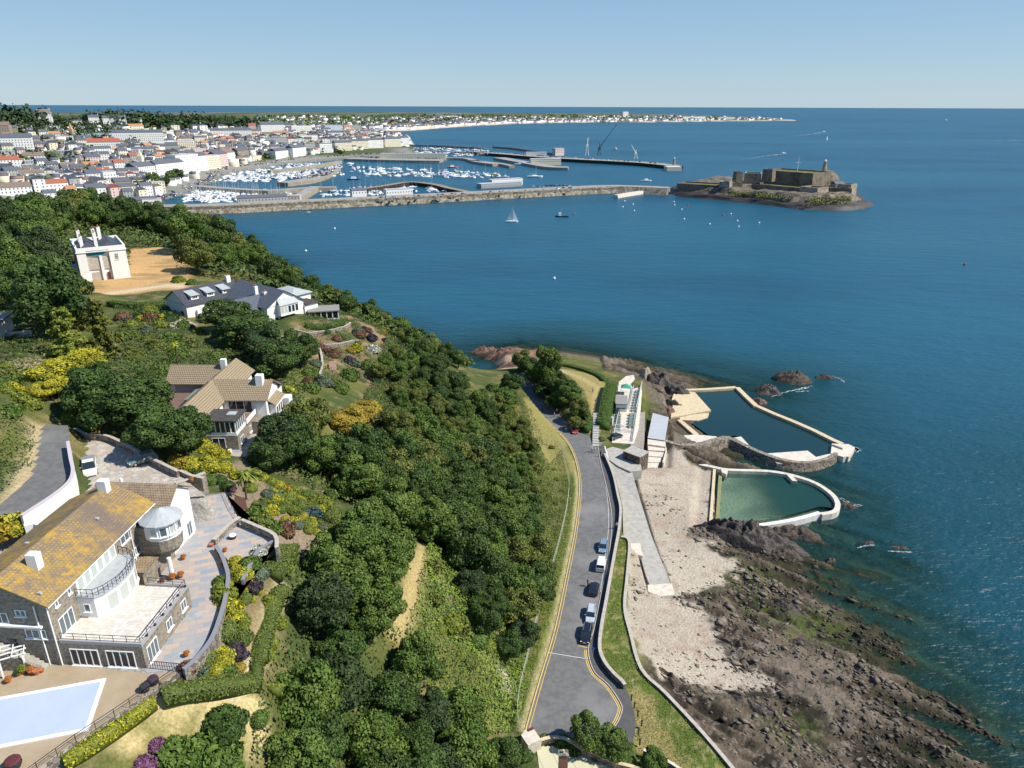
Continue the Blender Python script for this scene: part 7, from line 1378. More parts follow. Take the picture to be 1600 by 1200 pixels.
# the houses beyond the first three hundred, one mass
V = []; Q = []; FM = []; nb_ = 0
cube = np.array([(-1,-1,0),(1,-1,0),(1,1,0),(-1,1,0),(-1,-1,1),(1,-1,1),(1,1,1),(-1,1,1),(-1,0,1.5),(1,0,1.5)], float)
hf = np.array([(0,1,5,4),(1,2,6,5),(2,3,7,6),(3,0,4,7),(4,5,9,8),(6,7,8,9),(5,6,9,9),(7,4,8,8)])
for pg, n, s0 in (([(600,186),(1000,181.5),(1240,185.5),(1200,188),(1000,189.8),(800,192),(720,196),(640,202),(600,204)],620,1.5),([(400,183),(640,183),(640,203),(400,203)],200,1.5),([(600,199),(720,193.5),(820,190.5),(960,188.8),(960,190.5),(820,192.6),(720,196.5),(640,202.5)],260,1.5),([(0,206),(420,201),(640,204),(640,227),(400,250),(200,310),(0,305)],1500,.8)):
    xs_ = [p[0] for p in pg]; ys_ = [p[1] for p in pg]; k = 0
    for _ in range(n*8):
        if k >= n: break
        px = rr.uniform(min(xs_), max(xs_)); py = rr.uniform(min(ys_), max(ys_))
        if not inpoly(pg, px, py): continue
        p = fhit(px, py)
        if p[2] < 2.5 or any((p[0]-a)**2+(p[1]-b)**2 < (c+5)**2 for a, b, c in OCC if abs(p[0]-a) < 60): continue
        OCC.append((p[0], p[1], 6)); w_, d, h = rr.uniform(5, 10)*s0, rr.uniform(4, 5)*s0, rr.uniform(5.5, 8.5)*s0**.5; a = .2+rr.normal(0, .3); c, s = math.cos(a), math.sin(a); v = cube*np.array([w_, d, h]); V.append(np.stack([v[:, 0]*c-v[:, 1]*s+p[0], v[:, 0]*s+v[:, 1]*c+p[1], v[:, 2]+p[2]-.8], -1)); Q.append(hf+nb_); nb_ += 10; wi = rr.choice([0, 0, 0, 1, 2]); FM += [wi]*4+[rr.choice([3, 3, 3, 4, 0, 5], p=[.24, .24, .24, .16, .08, .04])]*2+[wi]*2; k += 1
o = npmesh('distant_houses', np.concatenate(V), np.concatenate(Q), [WALLC['white'], WALLC['cream'], WALLC['pink'], ROOFC['slate'], ROOFC['brown'], ROOFC['orange']], fmat=FM); stuff(o, 'mass of small white and cream houses filling the town and the far shore', 'houses')
# ---- woods of the town and the far plain
def wood(pgs, dens, label, name='distant_wood', tone='mid'):
    VV = []; QQ = []; LL = []; nb2 = 0; r2 = np.random.RandomState(len(label))
    for pg, n, rad, hh in pgs:
        xs_ = [p[0] for p in pg]; ys_ = [p[1] for p in pg]
        for _ in range(n):
            px = r2.uniform(min(xs_), max(xs_)); py = r2.uniform(min(ys_), max(ys_))
            if not inpoly(pg, px, py): continue
            p = fhit(px, py)
            if p[2] < 2: continue
            r = rad*r2.uniform(.6, 1.3); m = dens; D = r2.normal(0, 1, (m, 3)); D[:, 2] = abs(D[:, 2]); D /= np.linalg.norm(D, axis=1)[:, None]; C = np.array(p)+D*np.array([r, r, hh*r2.uniform(.7, 1.2)])*(1+.25*r2.normal(0, 1, (m, 1)).clip(-1, 1)); v, q_ = leaves(C, D, r*.34, r2, .5); VV.append(v); QQ.append(q_+nb2); nb2 += len(v); LL.append(np.clip(r2.rand()*.5+r2.rand(m)*.5, 0, 1))
    o = npmesh(name, np.concatenate(VV), np.concatenate(QQ), [LM[tone]], attr={'lv': ('FACE', np.concatenate(LL))}); return stuff(o, label, 'wood')
wood([([(0,183),(100,183),(420,186),(420,202),(230,206),(100,190),(0,205)],520,10,20),([(225,186),(420,190),(420,204),(230,206)],260,10,18),([(60,195),(160,200),(200,215),(60,215)],110,8,11),([(60,215),(180,215),(150,232),(110,235),(60,228)],60,7,10),([(20,240),(110,248),(90,262),(60,262),(20,250)],50,6,8),([(0,185),(60,190),(50,212),(0,208)],110,8,11)], 34, 'dark woods crowning the hill behind the town', tone='holly')
wood([([(400,181),(640,181),(640,196),(400,203)],260,16,13),([(600,181),(900,180.5),(1150,182.5),(1150,186.5),(900,188),(700,194),(600,199)],520,18,13),([(0,262),(250,235),(420,222),(560,214),(560,240),(300,262),(250,270),(0,300)],260,6,8),([(0,205),(240,205),(240,240),(0,262)],150,7,9)], 22, 'trees and hedgerows of the far plain and scattered through the town', 'distant_trees', 'mid')
for i, (px, py, s) in enumerate([(208,299,1.5),(219,298,1.7),(230,296,1.6),(241,293,2.3),(252,293,1.7),(261,291,1.5),(269,288,2.1),(279,285,2.4),(212,266,1.6),(525,241,1.6),(532,243,1.5),(415,248,1.4),(95,298,1.0)]):
    p = fhit(px, py); tree_at(p[0], p[1], s, PB, 'dark' if i % 3 else 'mid', ('tree in the row beside the bus park' if i < 8 else 'dark tree standing among the town houses'), 'trees of the quayside' if i < 8 else None, rr, z=p[2])
VC = []; QC = []; FC = []; nbc = 0; cv_ = np.array([(-1,-1,.15),(1,-1,.15),(1,1,.15),(-1,1,.15),(-1,-1,.5),(1,-1,.5),(1,1,.5),(-1,1,.5),(-.7,-.8,1),(.45,-.8,1),(.45,.8,1),(-.7,.8,1)]); cq_ = np.array([(0,1,5,4),(1,2,6,5),(2,3,7,6),(3,0,4,7),(4,5,9,8),(5,6,10,9),(6,7,11,10),(7,4,8,11),(8,9,10,11)])
for ln, z, n in (([(262,305),(312,287),(350,268),(440,252),(530,245)],3.7,120),([(200,318),(262,306)],3.7,40),([(470,279),(500,274),(520,264)],4.6,60),([(560,245),(600,246),(680,248)],4.1,110),([(545,243),(640,240)],3.7,70),([(560,312),(700,304),(900,294)],7.6,26),([(830,292),(890,290)],7.6,20),([(740,236),(880,246)],5.6,60),([(150,309),(200,312)],3.7,20),([(645,235),(760,241)],3.6,50),([(900,247),(1040,256)],5.6,26)):
    pth = smooth_path(poly(ln, z), 6)
    for _ in range(n):
        i = rr.randint(len(pth)-1); f_ = rr.rand(); x = pth[i][0]*(1-f_)+pth[i+1][0]*f_; y = pth[i][1]*(1-f_)+pth[i+1][1]*f_; o_ = rr.choice([-8, -4, 0, 4, 8])+rr.uniform(-1, 1); a = rr.choice([.2, 1.7]); x += o_; zz = max(z, fz(x, y)) if z < 4 else z
        if z > 7: y += o_*.4; x -= o_
        c, s = math.cos(a), math.sin(a); v = cv_*np.array([2.1, .9, 1.45]); VC.append(np.stack([v[:, 0]*c-v[:, 1]*s+x, v[:, 0]*s+v[:, 1]*c+y, v[:, 2]+zz], -1)); QC.append(cq_+nbc); nbc += 12; w1 = rr.choice([0, 0, 1, 2, 3, 4]); FC += [w1]*4+[5]*4+[w1]
stuff(npmesh('quayside_cars', np.concatenate(VC), np.concatenate(QC), [M('car_white', (.7, .7, .7), .35, .5), M('car_black', (.02, .02, .022), .35, .5), M('car_silver', (.38, .40, .42), .35, .5), M('car_red', (.35, .02, .02), .35, .5), M('car_blue', (.03, .08, .2), .35, .5), gl], fmat=FC), 'mass of parked cars along the harbour quays', 'parked cars')
# ---- cranes and lights on the commercial pier
def crane(px, py, h, label, jib, mt):
    p = at(px, py, 5.5); t = thing('harbour_crane', label, 'crane', (p[0], p[1], 5.5)); mb = MB()
    for x in (-3, 3):
        for y in (-3, 3): mb.tube((x, y, 0), (x*.4, y*.4, h*.45), .5)
    mb.build('legs', mt, t); mb = MB(); mb.box(-2.5, 2.5, -2, 2, h*.45, h*.62); mb.build('cab', mt, t); mb = MB(); mb.tube((0, 0, h*.6), jib, .8, .35); mb.tube((0, 0, h*.62), (0, 0, h), .8, .4); mb.build('jib', mt, t)
crane(917, 243, 32, 'upright white harbour crane on the commercial pier', (2, 0, 34), m_white); crane(936, 243, 24, 'dark mobile crane with a long raised lattice jib', (32, 0, 58), M('crane_blue', (.05, .09, .12), .6)); crane(993, 248, 16, 'small white crane leaning left near the end of the commercial pier', (-9, 0, 24), m_white)
def lighthouse(p, h, r, label, mt):
    t = thing('lighthouse', label, 'lighthouse', p); mb = MB(); mb.lathe(0, 0, [(r*1.35, -1), (r*1.3, .5), (r, h*.35), (r*.85, h*.75), (r*1.05, h*.77), (r*1.05, h*.8)], 10); mb.build('tower', mt, t); mb = MB(); mb.lathe(0, 0, [(r*.6, h*.8), (r*.6, h*.92), (r*.7, h*.93), (.02, h)], 8); mb.build('lantern', m_white, t)
p = at(1053, 257, 6.2); lighthouse((p[0], p[1], 6.2), 11, 1.8, 'small dark harbour light on the head of the commercial pier', WALLC['stone'])
# ---- the castle on its rock
m_cast = M('castle_stone', (.20, .17, .13), .9, .15, [(.12, (.08, .065, .05), .4, .65), (.5, (.20, .165, .12), .5, .72)]); m_castl = M('castle_pale_stone', (.40, .34, .26), .9, .15, [(.3, (.20, .165, .12), .4, .65)]); m_turf = M('castle_turf', (.10, .11, .035), .9, .1, [(.15, (.20, .18, .08), .4, .65)])
c0 = at(1208, 312, 0); CL = (c0[0], c0[1], 0.0)
m_isl = M('island_rock', (.20, .165, .125), .9, .15, [(.12, (.07, .058, .045), .42, .6), (.5, (.36, .31, .24), .55, .75)], bump=(.5, .8)); o = None
def isle(px, z0, z1, shr, mt, name, label, seed, jag=4):
    pl = poly(px, 0); n = 140; pts = smooth_path(pl+[pl[0]], 8); P = np.array(pts); cen = P.mean(0); V = []; k = 9
    for j in range(k):
        t_ = j/(k-1); s = 1-(1-shr)*t_**.8; R = cen+(P-cen)*s; nn = ridged(R[:, 0]*.05+seed, R[:, 1]*.05+j*.13, 4)-.5; R2 = R+(R-cen)/np.linalg.norm(R-cen, axis=1)[:, None]*(nn*jag)[:, None]*(1-.4*t_); V.append(np.concatenate([R2, (z0+(z1-z0)*t_*(.65+.7*(nn+.5)*1.0))[:, None]], 1))
    m = len(P); V = np.concatenate(V+[np.array([[*cen, z1]])]); q_ = [(j*m+i, j*m+(i+1) % m, (j+1)*m+(i+1) % m, (j+1)*m+i) for j in range(k-1) for i in range(m)]+[((k-1)*m+i, (k-1)*m+(i+1) % m, k*m, k*m) for i in range(m)]; q_ = np.array(q_)
    o = npmesh(name, V-np.array([*cen, 0]), q_, [mt], loc=(cen[0], cen[1], 0)); return tag(o, label, 'rock')
isle([(1040,296),(1052,304),(1090,309),(1140,313),(1190,318),(1240,325),(1290,328),(1345,328),(1367,322),(1350,310),(1320,295),(1250,285),(1150,283),(1080,286)], -3, 9, .74, m_isl, 'castle_rock', 'rocky island under the castle, dark at the waterline', 3, 9)
isle([(1036,297),(1050,306),(1090,311),(1140,315),(1190,320),(1240,327),(1290,330),(1348,330),(1372,322),(1352,309),(1320,294),(1250,284),(1150,282),(1080,285)], -3, 3.2, .9, m_rockd, 'tidal_rock', 'band of dark weedy rock round the foot of the castle island', 6, 7)
mbk = MB(); mbk.ball((0, 0, 0), 1, 14, 0, .55); p = at(1292, 284, 9); ko = mbk.build('castle_knoll', m_isl, loc=(p[0], p[1]+6, 8)); ko.scale = (17, 17, 27); tag(ko, 'rocky knoll carrying the lighthouse at the right end of the castle', 'rock'); p = at(1288, 266, 22.5); lighthouse((p[0], p[1], 22), 13, 2.4, 'pale lighthouse on the knoll at the right end of the castle', m_castl)
K = thing('castle', 'old stone castle with high keep and stepped ramparts on a rocky island', 'castle', CL)
def cast(nm, a, b, z0, z1, dep, mt=m_cast, top=None, skew=0.0, bat=.06):
    A_, B_ = at(*a, z0), at(*b, z0); d = np.array([B_[0]-A_[0], B_[1]-A_[1]]); L = np.linalg.norm(d); ang = math.atan2(d[1], d[0]); mb = MB(); mb.frame((A_[0]-CL[0], A_[1]-CL[1], 0), ang); i = (z1-z0)*bat
    mb.add([(0,0,z0-3),(L,0,z0-3),(L,dep,z0-3),(0,dep,z0-3),(i,i,z1),(L-i,i,z1),(L-i,dep-i,z1),(i,dep-i,z1)], [(0,1,5,4),(1,2,6,5),(2,3,7,6),(3,0,4,7)], 0); mb.add([(i,i,z1),(L-i,i,z1),(L-i,dep-i,z1),(i,dep-i,z1)], [(0,1,2,3)], 1)
    o = mb.build(nm, [mt, top or m_turf], K); mb = MB(); mb.frame((A_[0]-CL[0], A_[1]-CL[1], 0), ang); mb.wall([(i+.8, i+.8), (L-i-.8, i+.8), (L-i-.8, dep-i-.8), (i+.8, dep-i-.8)], 1.4, z1+.01, z1+1.4, closed=True); mb.build('parapet', mt, o); return o
cast('west_battery', (1056,298), (1120,302), 4, 11, 30); cast('square_tower', (1121,303), (1139,304), 4, 16, 16, m_castl); cast('middle_wall', (1140,299), (1160,299), 6, 14, 24); cast('round_tower', (1149,287), (1160,287), 10, 22, 14); cast('gatehouse', (1161,286), (1189,287), 10, 20, 22, m_castl); cast('keep', (1188,287), (1268,294), 12, 26, 42); cast('upper_battery', (1190,279), (1206,280), 20, 29, 12); cast('lower_rampart', (1172,299), (1277,309), 6, 13, 34); cast('east_bastion', (1276,310), (1294,308), 6, 15, 22, m_castl); cast('east_wall', (1294,307), (1330,308), 6, 13.5, 30); cast('east_tower', (1328,306), (1338,304), 6, 16, 16, m_castl)
t = bld(*at(1308, 293, 13)[:3], 12, 9, 4, .3, 'stone', 'slate', 'small gabled house on the east wall of the castle', None, False, 'building', 'building')
p = at(1250, 268, 28.5); t = thing('flagpole', 'white flagpole with yard on top of the keep', 'flagpole', (p[0], p[1]+8, 28.5)); mb = MB(); mb.tube((0, 0, 0), (0, 0, 15), .25, .12); mb.tube((-3, 0, 9), (3, 0, 9), .12); mb.build('pole', m_whitep, t)
VT = []; QT = []; LT = []; nbt = 0; r2 = np.random.RandomState(8)
for a, b, n, z in (((1140,300),(1175,303),900,6.5),((1180,304),(1240,308),1800,7),((1262,314),(1330,311),1800,7)):
    for _ in range(n):
        f_ = r2.rand(); q_ = at(a[0]*(1-f_)+b[0]*f_, a[1]*(1-f_)+b[1]*f_+r2.uniform(-3, 3), z); VT.append((q_[0], q_[1], z+r2.uniform(-1, 2.5)))
D = r2.normal(0, .5, (len(VT), 3))+np.array([0, -.3, 1]); v, q_ = leaves(np.array(VT), D, .9, r2, .4); stuff(npmesh('castle_scrub', v, q_, [LM['olive']], attr={'lv': ('FACE', r2.rand(len(q_)))}), 'green scrub on the rocks below the castle walls', 'scrub')
# ---- boats
m_hull = M('white_hull', (.82, .82, .80), .3, .5); m_navy = M('navy_hull', (.02, .03, .06), .4, .5); m_sail = M('sail_cloth', (.80, .80, .77), .8, .2); m_alu = M('mast_alloy', (.62, .62, .60), .5, .4); HULLS = [m_hull, m_hull, m_hull, m_navy, M('blue_hull', (.04, .14, .30), .4, .5)]
def hull(L, B, H_, mi=0):
    mb = MB(); S = [(-.5, .72, 0), (-.25, .98, 0), (.1, 1, 0), (.34, .62, .06), (.5, .03, .16)]; v = []
    for t_, w_, s in S: v += [(t_*L, -w_*B/2, H_+s*H_*2), (t_*L, -w_*B*.32, -.3), (t_*L, w_*B*.32, -.3), (t_*L, w_*B/2, H_+s*H_*2)]
    f = []
    for i in range(len(S)-1):
        a = 4*i
        for k in range(4): f.append((a+k, a+4+k, a+4+(k+1) % 4, a+(k+1) % 4))
    f.append((0, 1, 2, 3)); mb.add(v, f, mi); return mb
def mk_boat(kind, L, label, cat='boat', sails=False, hm=None):
    nm = {'sail': 'sailing_yacht', 'motor': 'motor_boat', 'fish': 'fishing_boat'}[kind]; t = thing(nm, label, cat, (0, 0, 0)); hull(L, L*.30, L*.085).build('hull', hm or m_hull, t); mb = MB(); h = L*.085
    if kind == 'sail': mb.cbox(-.02*L, 0, h+.02, L*.36, L*.16, L*.05, taper=.8)
    elif kind == 'motor': mb.cbox(-.02*L, 0, h+.02, L*.42, L*.21, L*.14, taper=.72)
    else: mb.cbox(.16*L, 0, h+.02, L*.2, L*.2, L*.24, taper=.9)
    mb.build('cabin', m_hull if kind != 'motor' else M('smoked_white', (.66, .70, .72), .3, .5), t)
    if kind != 'motor':
        hh = L*1.25 if kind == 'sail' else L*.7; mb = MB(); mb.tube((.06*L, 0, h), (.06*L, 0, hh), L*.011, n=4)
        if kind == 'sail': mb.tube((.06*L, 0, h+L*.12), (-.34*L, 0, h+L*.12), L*.014, n=4)
        mb.build('mast', m_alu, t)
    if sails: mb = MB(); mb.add([(.04*L, .03, h+L*.14), (-.34*L, .12, h+L*.14), (.04*L, .03, L*1.2), (.5*L, 0, h+.3), (.1*L, -.25, h+.4), (.07*L, 0, L*1.05)], [(0, 1, 2), (3, 4, 5)]); mb.build('sail', m_sail, t)
    return t
BP = [mk_boat('sail', 9, 'x'), mk_boat('sail', 11.5, 'x'), mk_boat('motor', 6.5, 'x'), mk_boat('motor', 9, 'x'), mk_boat('fish', 8.5, 'x')]
for b in BP: THINGS.remove(b); HID.append(b)
KN = ['sailing yacht with bare mast', 'large sailing yacht with bare mast', 'small motor boat', 'motor cruiser', 'fishing boat']; SHR = []
for pg, n, ph, rot in (([(312,296),(430,299),(455,303),(440,312),(330,316),(280,314)],70,'in the near marina',.15),([(362,272),(440,258),(505,255),(500,270),(440,284),(330,284)],72,'in the middle marina',.15),([(505,262),(548,254),(565,262),(540,275),(505,276)],20,'at the mouth of the middle marina',.2),([(560,262),(620,262),(740,268),(800,276),(740,279),(640,276),(560,276)],62,'in the outer harbour',.1),([(600,230),(760,236),(770,243),(690,246),(600,242)],50,'in the northern marina',.05),([(500,295),(640,292),(700,298),(600,304),(500,308)],26,'behind the breakwater',.1)):
    xs_ = [p[0] for p in pg]; ys_ = [p[1] for p in pg]; k = 0; got = []
    for _ in range(n*30):
        if k >= n: break
        px = rr.uniform(min(xs_), max(xs_)); py = rr.uniform(min(ys_), max(ys_))
        if not inpoly(pg, px, py): continue
        p = at(px, py, 0); p = (p[0], round(p[1]/9)*9+rr.uniform(-1, 1))
        if any(abs(p[0]-a) < 4.2 and abs(p[1]-b) < 7 for a, b in got) or sdist(COAST, np.array([p[0]]), np.array([p[1]]))[0] < 3: continue
        got.append(p); i = rr.choice([0, 1, 2, 3, 4], p=[.34, .2, .22, .16, .08]); hc = HULLS[rr.randint(5)]; r = copy_tree(BP[i], (p[0], p[1], .05), rot+rr.choice([0, math.pi/2, -math.pi/2, math.pi])+rr.normal(0, .1), f'{"white" if hc == m_hull else "navy" if hc == m_navy else "blue"} {KN[i]} moored {ph}', 'boats moored '+ph, rr.uniform(.9, 1.3)); r['shared'] = 1; setmat([c for c in r.children if c.name.startswith('hull')][0], hc); k += 1
# the boats beyond the first three hundred
VB = []; QB = []; FB = []; nb3 = 0
hb = np.array([(-.5,-.14,0),(-.5,.14,0),(.3,.15,0),(.3,-.15,0),(.5,0,.02),(-.5,-.15,.10),(-.5,.15,.10),(.3,.15,.10),(.3,-.15,.10),(.55,0,.12),(.05,-.012,.1),(.05,.012,.1),(.07,0,1.2),(-.2,-.08,.17),(-.2,.08,.17),(.15,.07,.17),(.15,-.07,.17)]); hq = np.array([(0,3,8,5),(3,4,9,8),(4,2,7,9),(2,1,6,7),(1,0,5,6),(5,8,7,6),(8,9,7,7),(10,11,12,12),(13,16,15,14),(5,8,16,13),(7,6,14,15)]); hm_ = np.array([0,0,0,0,0,1,1,2,1,1,1])
for pg, n in (([(312,296),(430,299),(455,303),(440,313),(330,317),(280,315)],210),([(362,272),(440,258),(505,255),(500,270),(440,284),(330,284)],290),([(600,228),(760,234),(770,242),(690,245),(600,242)],190),([(560,262),(620,262),(740,268),(800,276),(740,279),(640,276),(560,276)],110),([(500,297),(640,293),(720,299),(600,305),(500,309)],50),([(505,262),(548,254),(565,262),(540,275),(505,276)],26)):
    xs_ = [p[0] for p in pg]; ys_ = [p[1] for p in pg]; k = 0
    for _ in range(n*12):
        if k >= n: break
        px = rr.uniform(min(xs_), max(xs_)); py = rr.uniform(min(ys_), max(ys_))
        if not inpoly(pg, px, py): continue
        p = at(px, py, 0); L_ = rr.uniform(7, 13); a = .15+rr.choice([0, 1.57, -1.57])+rr.normal(0, .1); c, s = math.cos(a), math.sin(a); v = hb*L_; v[12, 2] *= rr.choice([1.15, 1.15, .3]); VB.append(np.stack([v[:, 0]*c-v[:, 1]*s+p[0], v[:, 0]*s+v[:, 1]*c+p[1], v[:, 2]], -1)); QB.append(hq+nb3); nb3 += len(hb); w1 = 0 if rr.rand() < .75 else 3; FB += [w1 if m == 0 else m if m == 2 else 0 for m in hm_]; k += 1
stuff(npmesh('moored_boats', np.concatenate(VB), np.concatenate(QB), [m_hull, m_hull, m_alu, M('blue_hull', (.04, .14, .30))], fmat=FB), 'crowd of small white boats filling the marinas', 'boats')
def place_boat(kind, px, py, L, rot, label, **k):
    t = mk_boat(kind, L, label, **k); p = at(px, py, 0); t.location = (p[0], p[1], .05); t.rotation_euler = (0, 0, rot); return t
place_boat('sail', 800, 347, 11, -.1, 'white yacht with raised sails alone in the bay', sails=True); place_boat('fish', 878, 339, 12, 3.1, 'dark hulled boat with a mast moored in the bay', hm=m_navy); place_boat('motor', 1224, 240, 13, .35, 'motor boat trailing a white wake behind the castle'); place_boat('motor', 1287, 206.5, 18, .3, 'motor boat trailing a wake near the horizon'); place_boat('sail', 1292, 219, 13, 1.0, 'yacht under sail to the right of the castle', sails=True); place_boat('motor', 1478, 188, 30, .2, 'white boat far out at the right'); place_boat('sail', 1370, 171, 30, .2, 'distant sail near the horizon', sails=True)
place_boat('motor', 707, 262, 17, .1, 'orange lifeboat in the outer harbour', hm=M('orange_hull', (.75, .18, .03), .5)); place_boat('motor', 774, 273, 13, .1, 'yellow boat in the outer harbour', hm=M('yellow_hull', (.75, .6, .04), .5)); place_boat('motor', 815, 258, 26, -.2, 'large white ferry catamaran by the ferry quay'); place_boat('sail', 836, 277, 22, .1, 'largest white yacht lying in the outer harbour'); place_boat('motor', 1010, 283, 14, .1, 'slim white launch near the breakwater end'); place_boat('motor', 553, 281, 18, .1, 'navy and white boat anchored off the timber pier', hm=m_navy); place_boat('motor', 482, 332, 4, .1, 'tiny dinghy under the breakwater'); place_boat('fish', 961, 234, 14, .3, 'small orange boat beyond the commercial pier', hm=M('orange_hull', (.75, .18, .03)))
for i, (px, py) in enumerate([(523,358),(478,393),(973,324),(976,315),(989,320),(991,330),(1053,316),(1054,321),(1065,328),(1069,343),(1109,351),(1142,335),(1152,346),(1154,355),(1130,337),(1075,321),(1186,349),(1507,414),(866,436),(896,335)]):
    p = at(px, py, 0); c_ = 'red' if i in (14, 15, 17, 19) else 'white'; o = MB().ball((0, 0, .5), .85, 8).build('mooring_buoy', m_whitep if c_ == 'white' else M('buoy_red', (.5, .08, .05), .5), loc=(p[0], p[1], 0)); tag(o, f'{c_} mooring buoy in the bay', 'buoy', 'mooring buoys')
m_foam = M('foam', (.62, .68, .70), .8, .2)
def foam(name, px, wds, lb):
    pth = smooth_path(poly(px, .1), 3); n = len(pth); P = np.array(pth); T = np.gradient(P, axis=0); T /= np.linalg.norm(T, axis=1)[:, None]; w_ = np.interp(np.arange(n)/(n-1), np.linspace(0, 1, len(wds)), wds); r3 = np.random.RandomState(3); mb = MB()
    for i in range(n-1):
        for k in range(14): f_ = r3.rand(); c = P[i]*(1-f_)+P[i+1]*f_; o_ = r3.normal(0, .35)*w_[i]; x, y = c[0]-T[i, 1]*o_, c[1]+T[i, 0]*o_; L_ = w_[i]*r3.uniform(.5, 2.0); a = math.atan2(T[i, 1], T[i, 0])+r3.normal(0, .2); mb.add([(x+L_*math.cos(a), y+L_*math.sin(a), .12), (x-.22*w_[i]*math.sin(a), y+.22*w_[i]*math.cos(a), .12), (x-L_*math.cos(a), y-L_*math.sin(a), .12), (x+.22*w_[i]*math.sin(a), y-.22*w_[i]*math.cos(a), .12)], [(0, 1, 2, 3)])
    stuff(mb.build(name, m_foam), lb, 'foam')
foam('wake', [(1222,241),(1200,243),(1178,246.5),(1150,250)], [5, 3, 1.6, .6], 'white wake behind the nearer motor boat'); foam('wake', [(1286,207),(1265,210),(1235,213)], [7, 5, 1.5], 'white wake behind the farther motor boat'); foam('wake', [(1600,219),(1560,219.5),(1500,220),(1420,220.5),(1300,221)], [8, 5, 3, 2, 1], 'long straight wake reaching in from the right edge')
foam('surf', [(1302,588),(1312,592),(1318,597)], [.5, .6, .3], 'surf breaking on the skerry'); foam('surf', [(1340,856),(1352,853),(1366,852)], [.2, .35, .2], 'thin surf round the nearer islet'); foam('surf', [(1388,861),(1404,862),(1424,863)], [.2, .35, .2], 'thin surf round the farther islet'); foam('surf', [(1205,620),(1230,612),(1255,607),(1268,603)], [.3, .5, .6, .3], 'surf at the near side of the skerry'); foam('surf', [(1262,611),(1245,612)], [.5, .3], 'foam below the skerry'); foam('surf', [(1335,700),(1340,702),(1337,706)], [.9, .6, .3], 'foam at the end of the larger pool'); foam('surf', [(1316,780),(1330,788),(1345,790)], [.6, .6, .3], 'foam at the rounded end of the smaller pool')
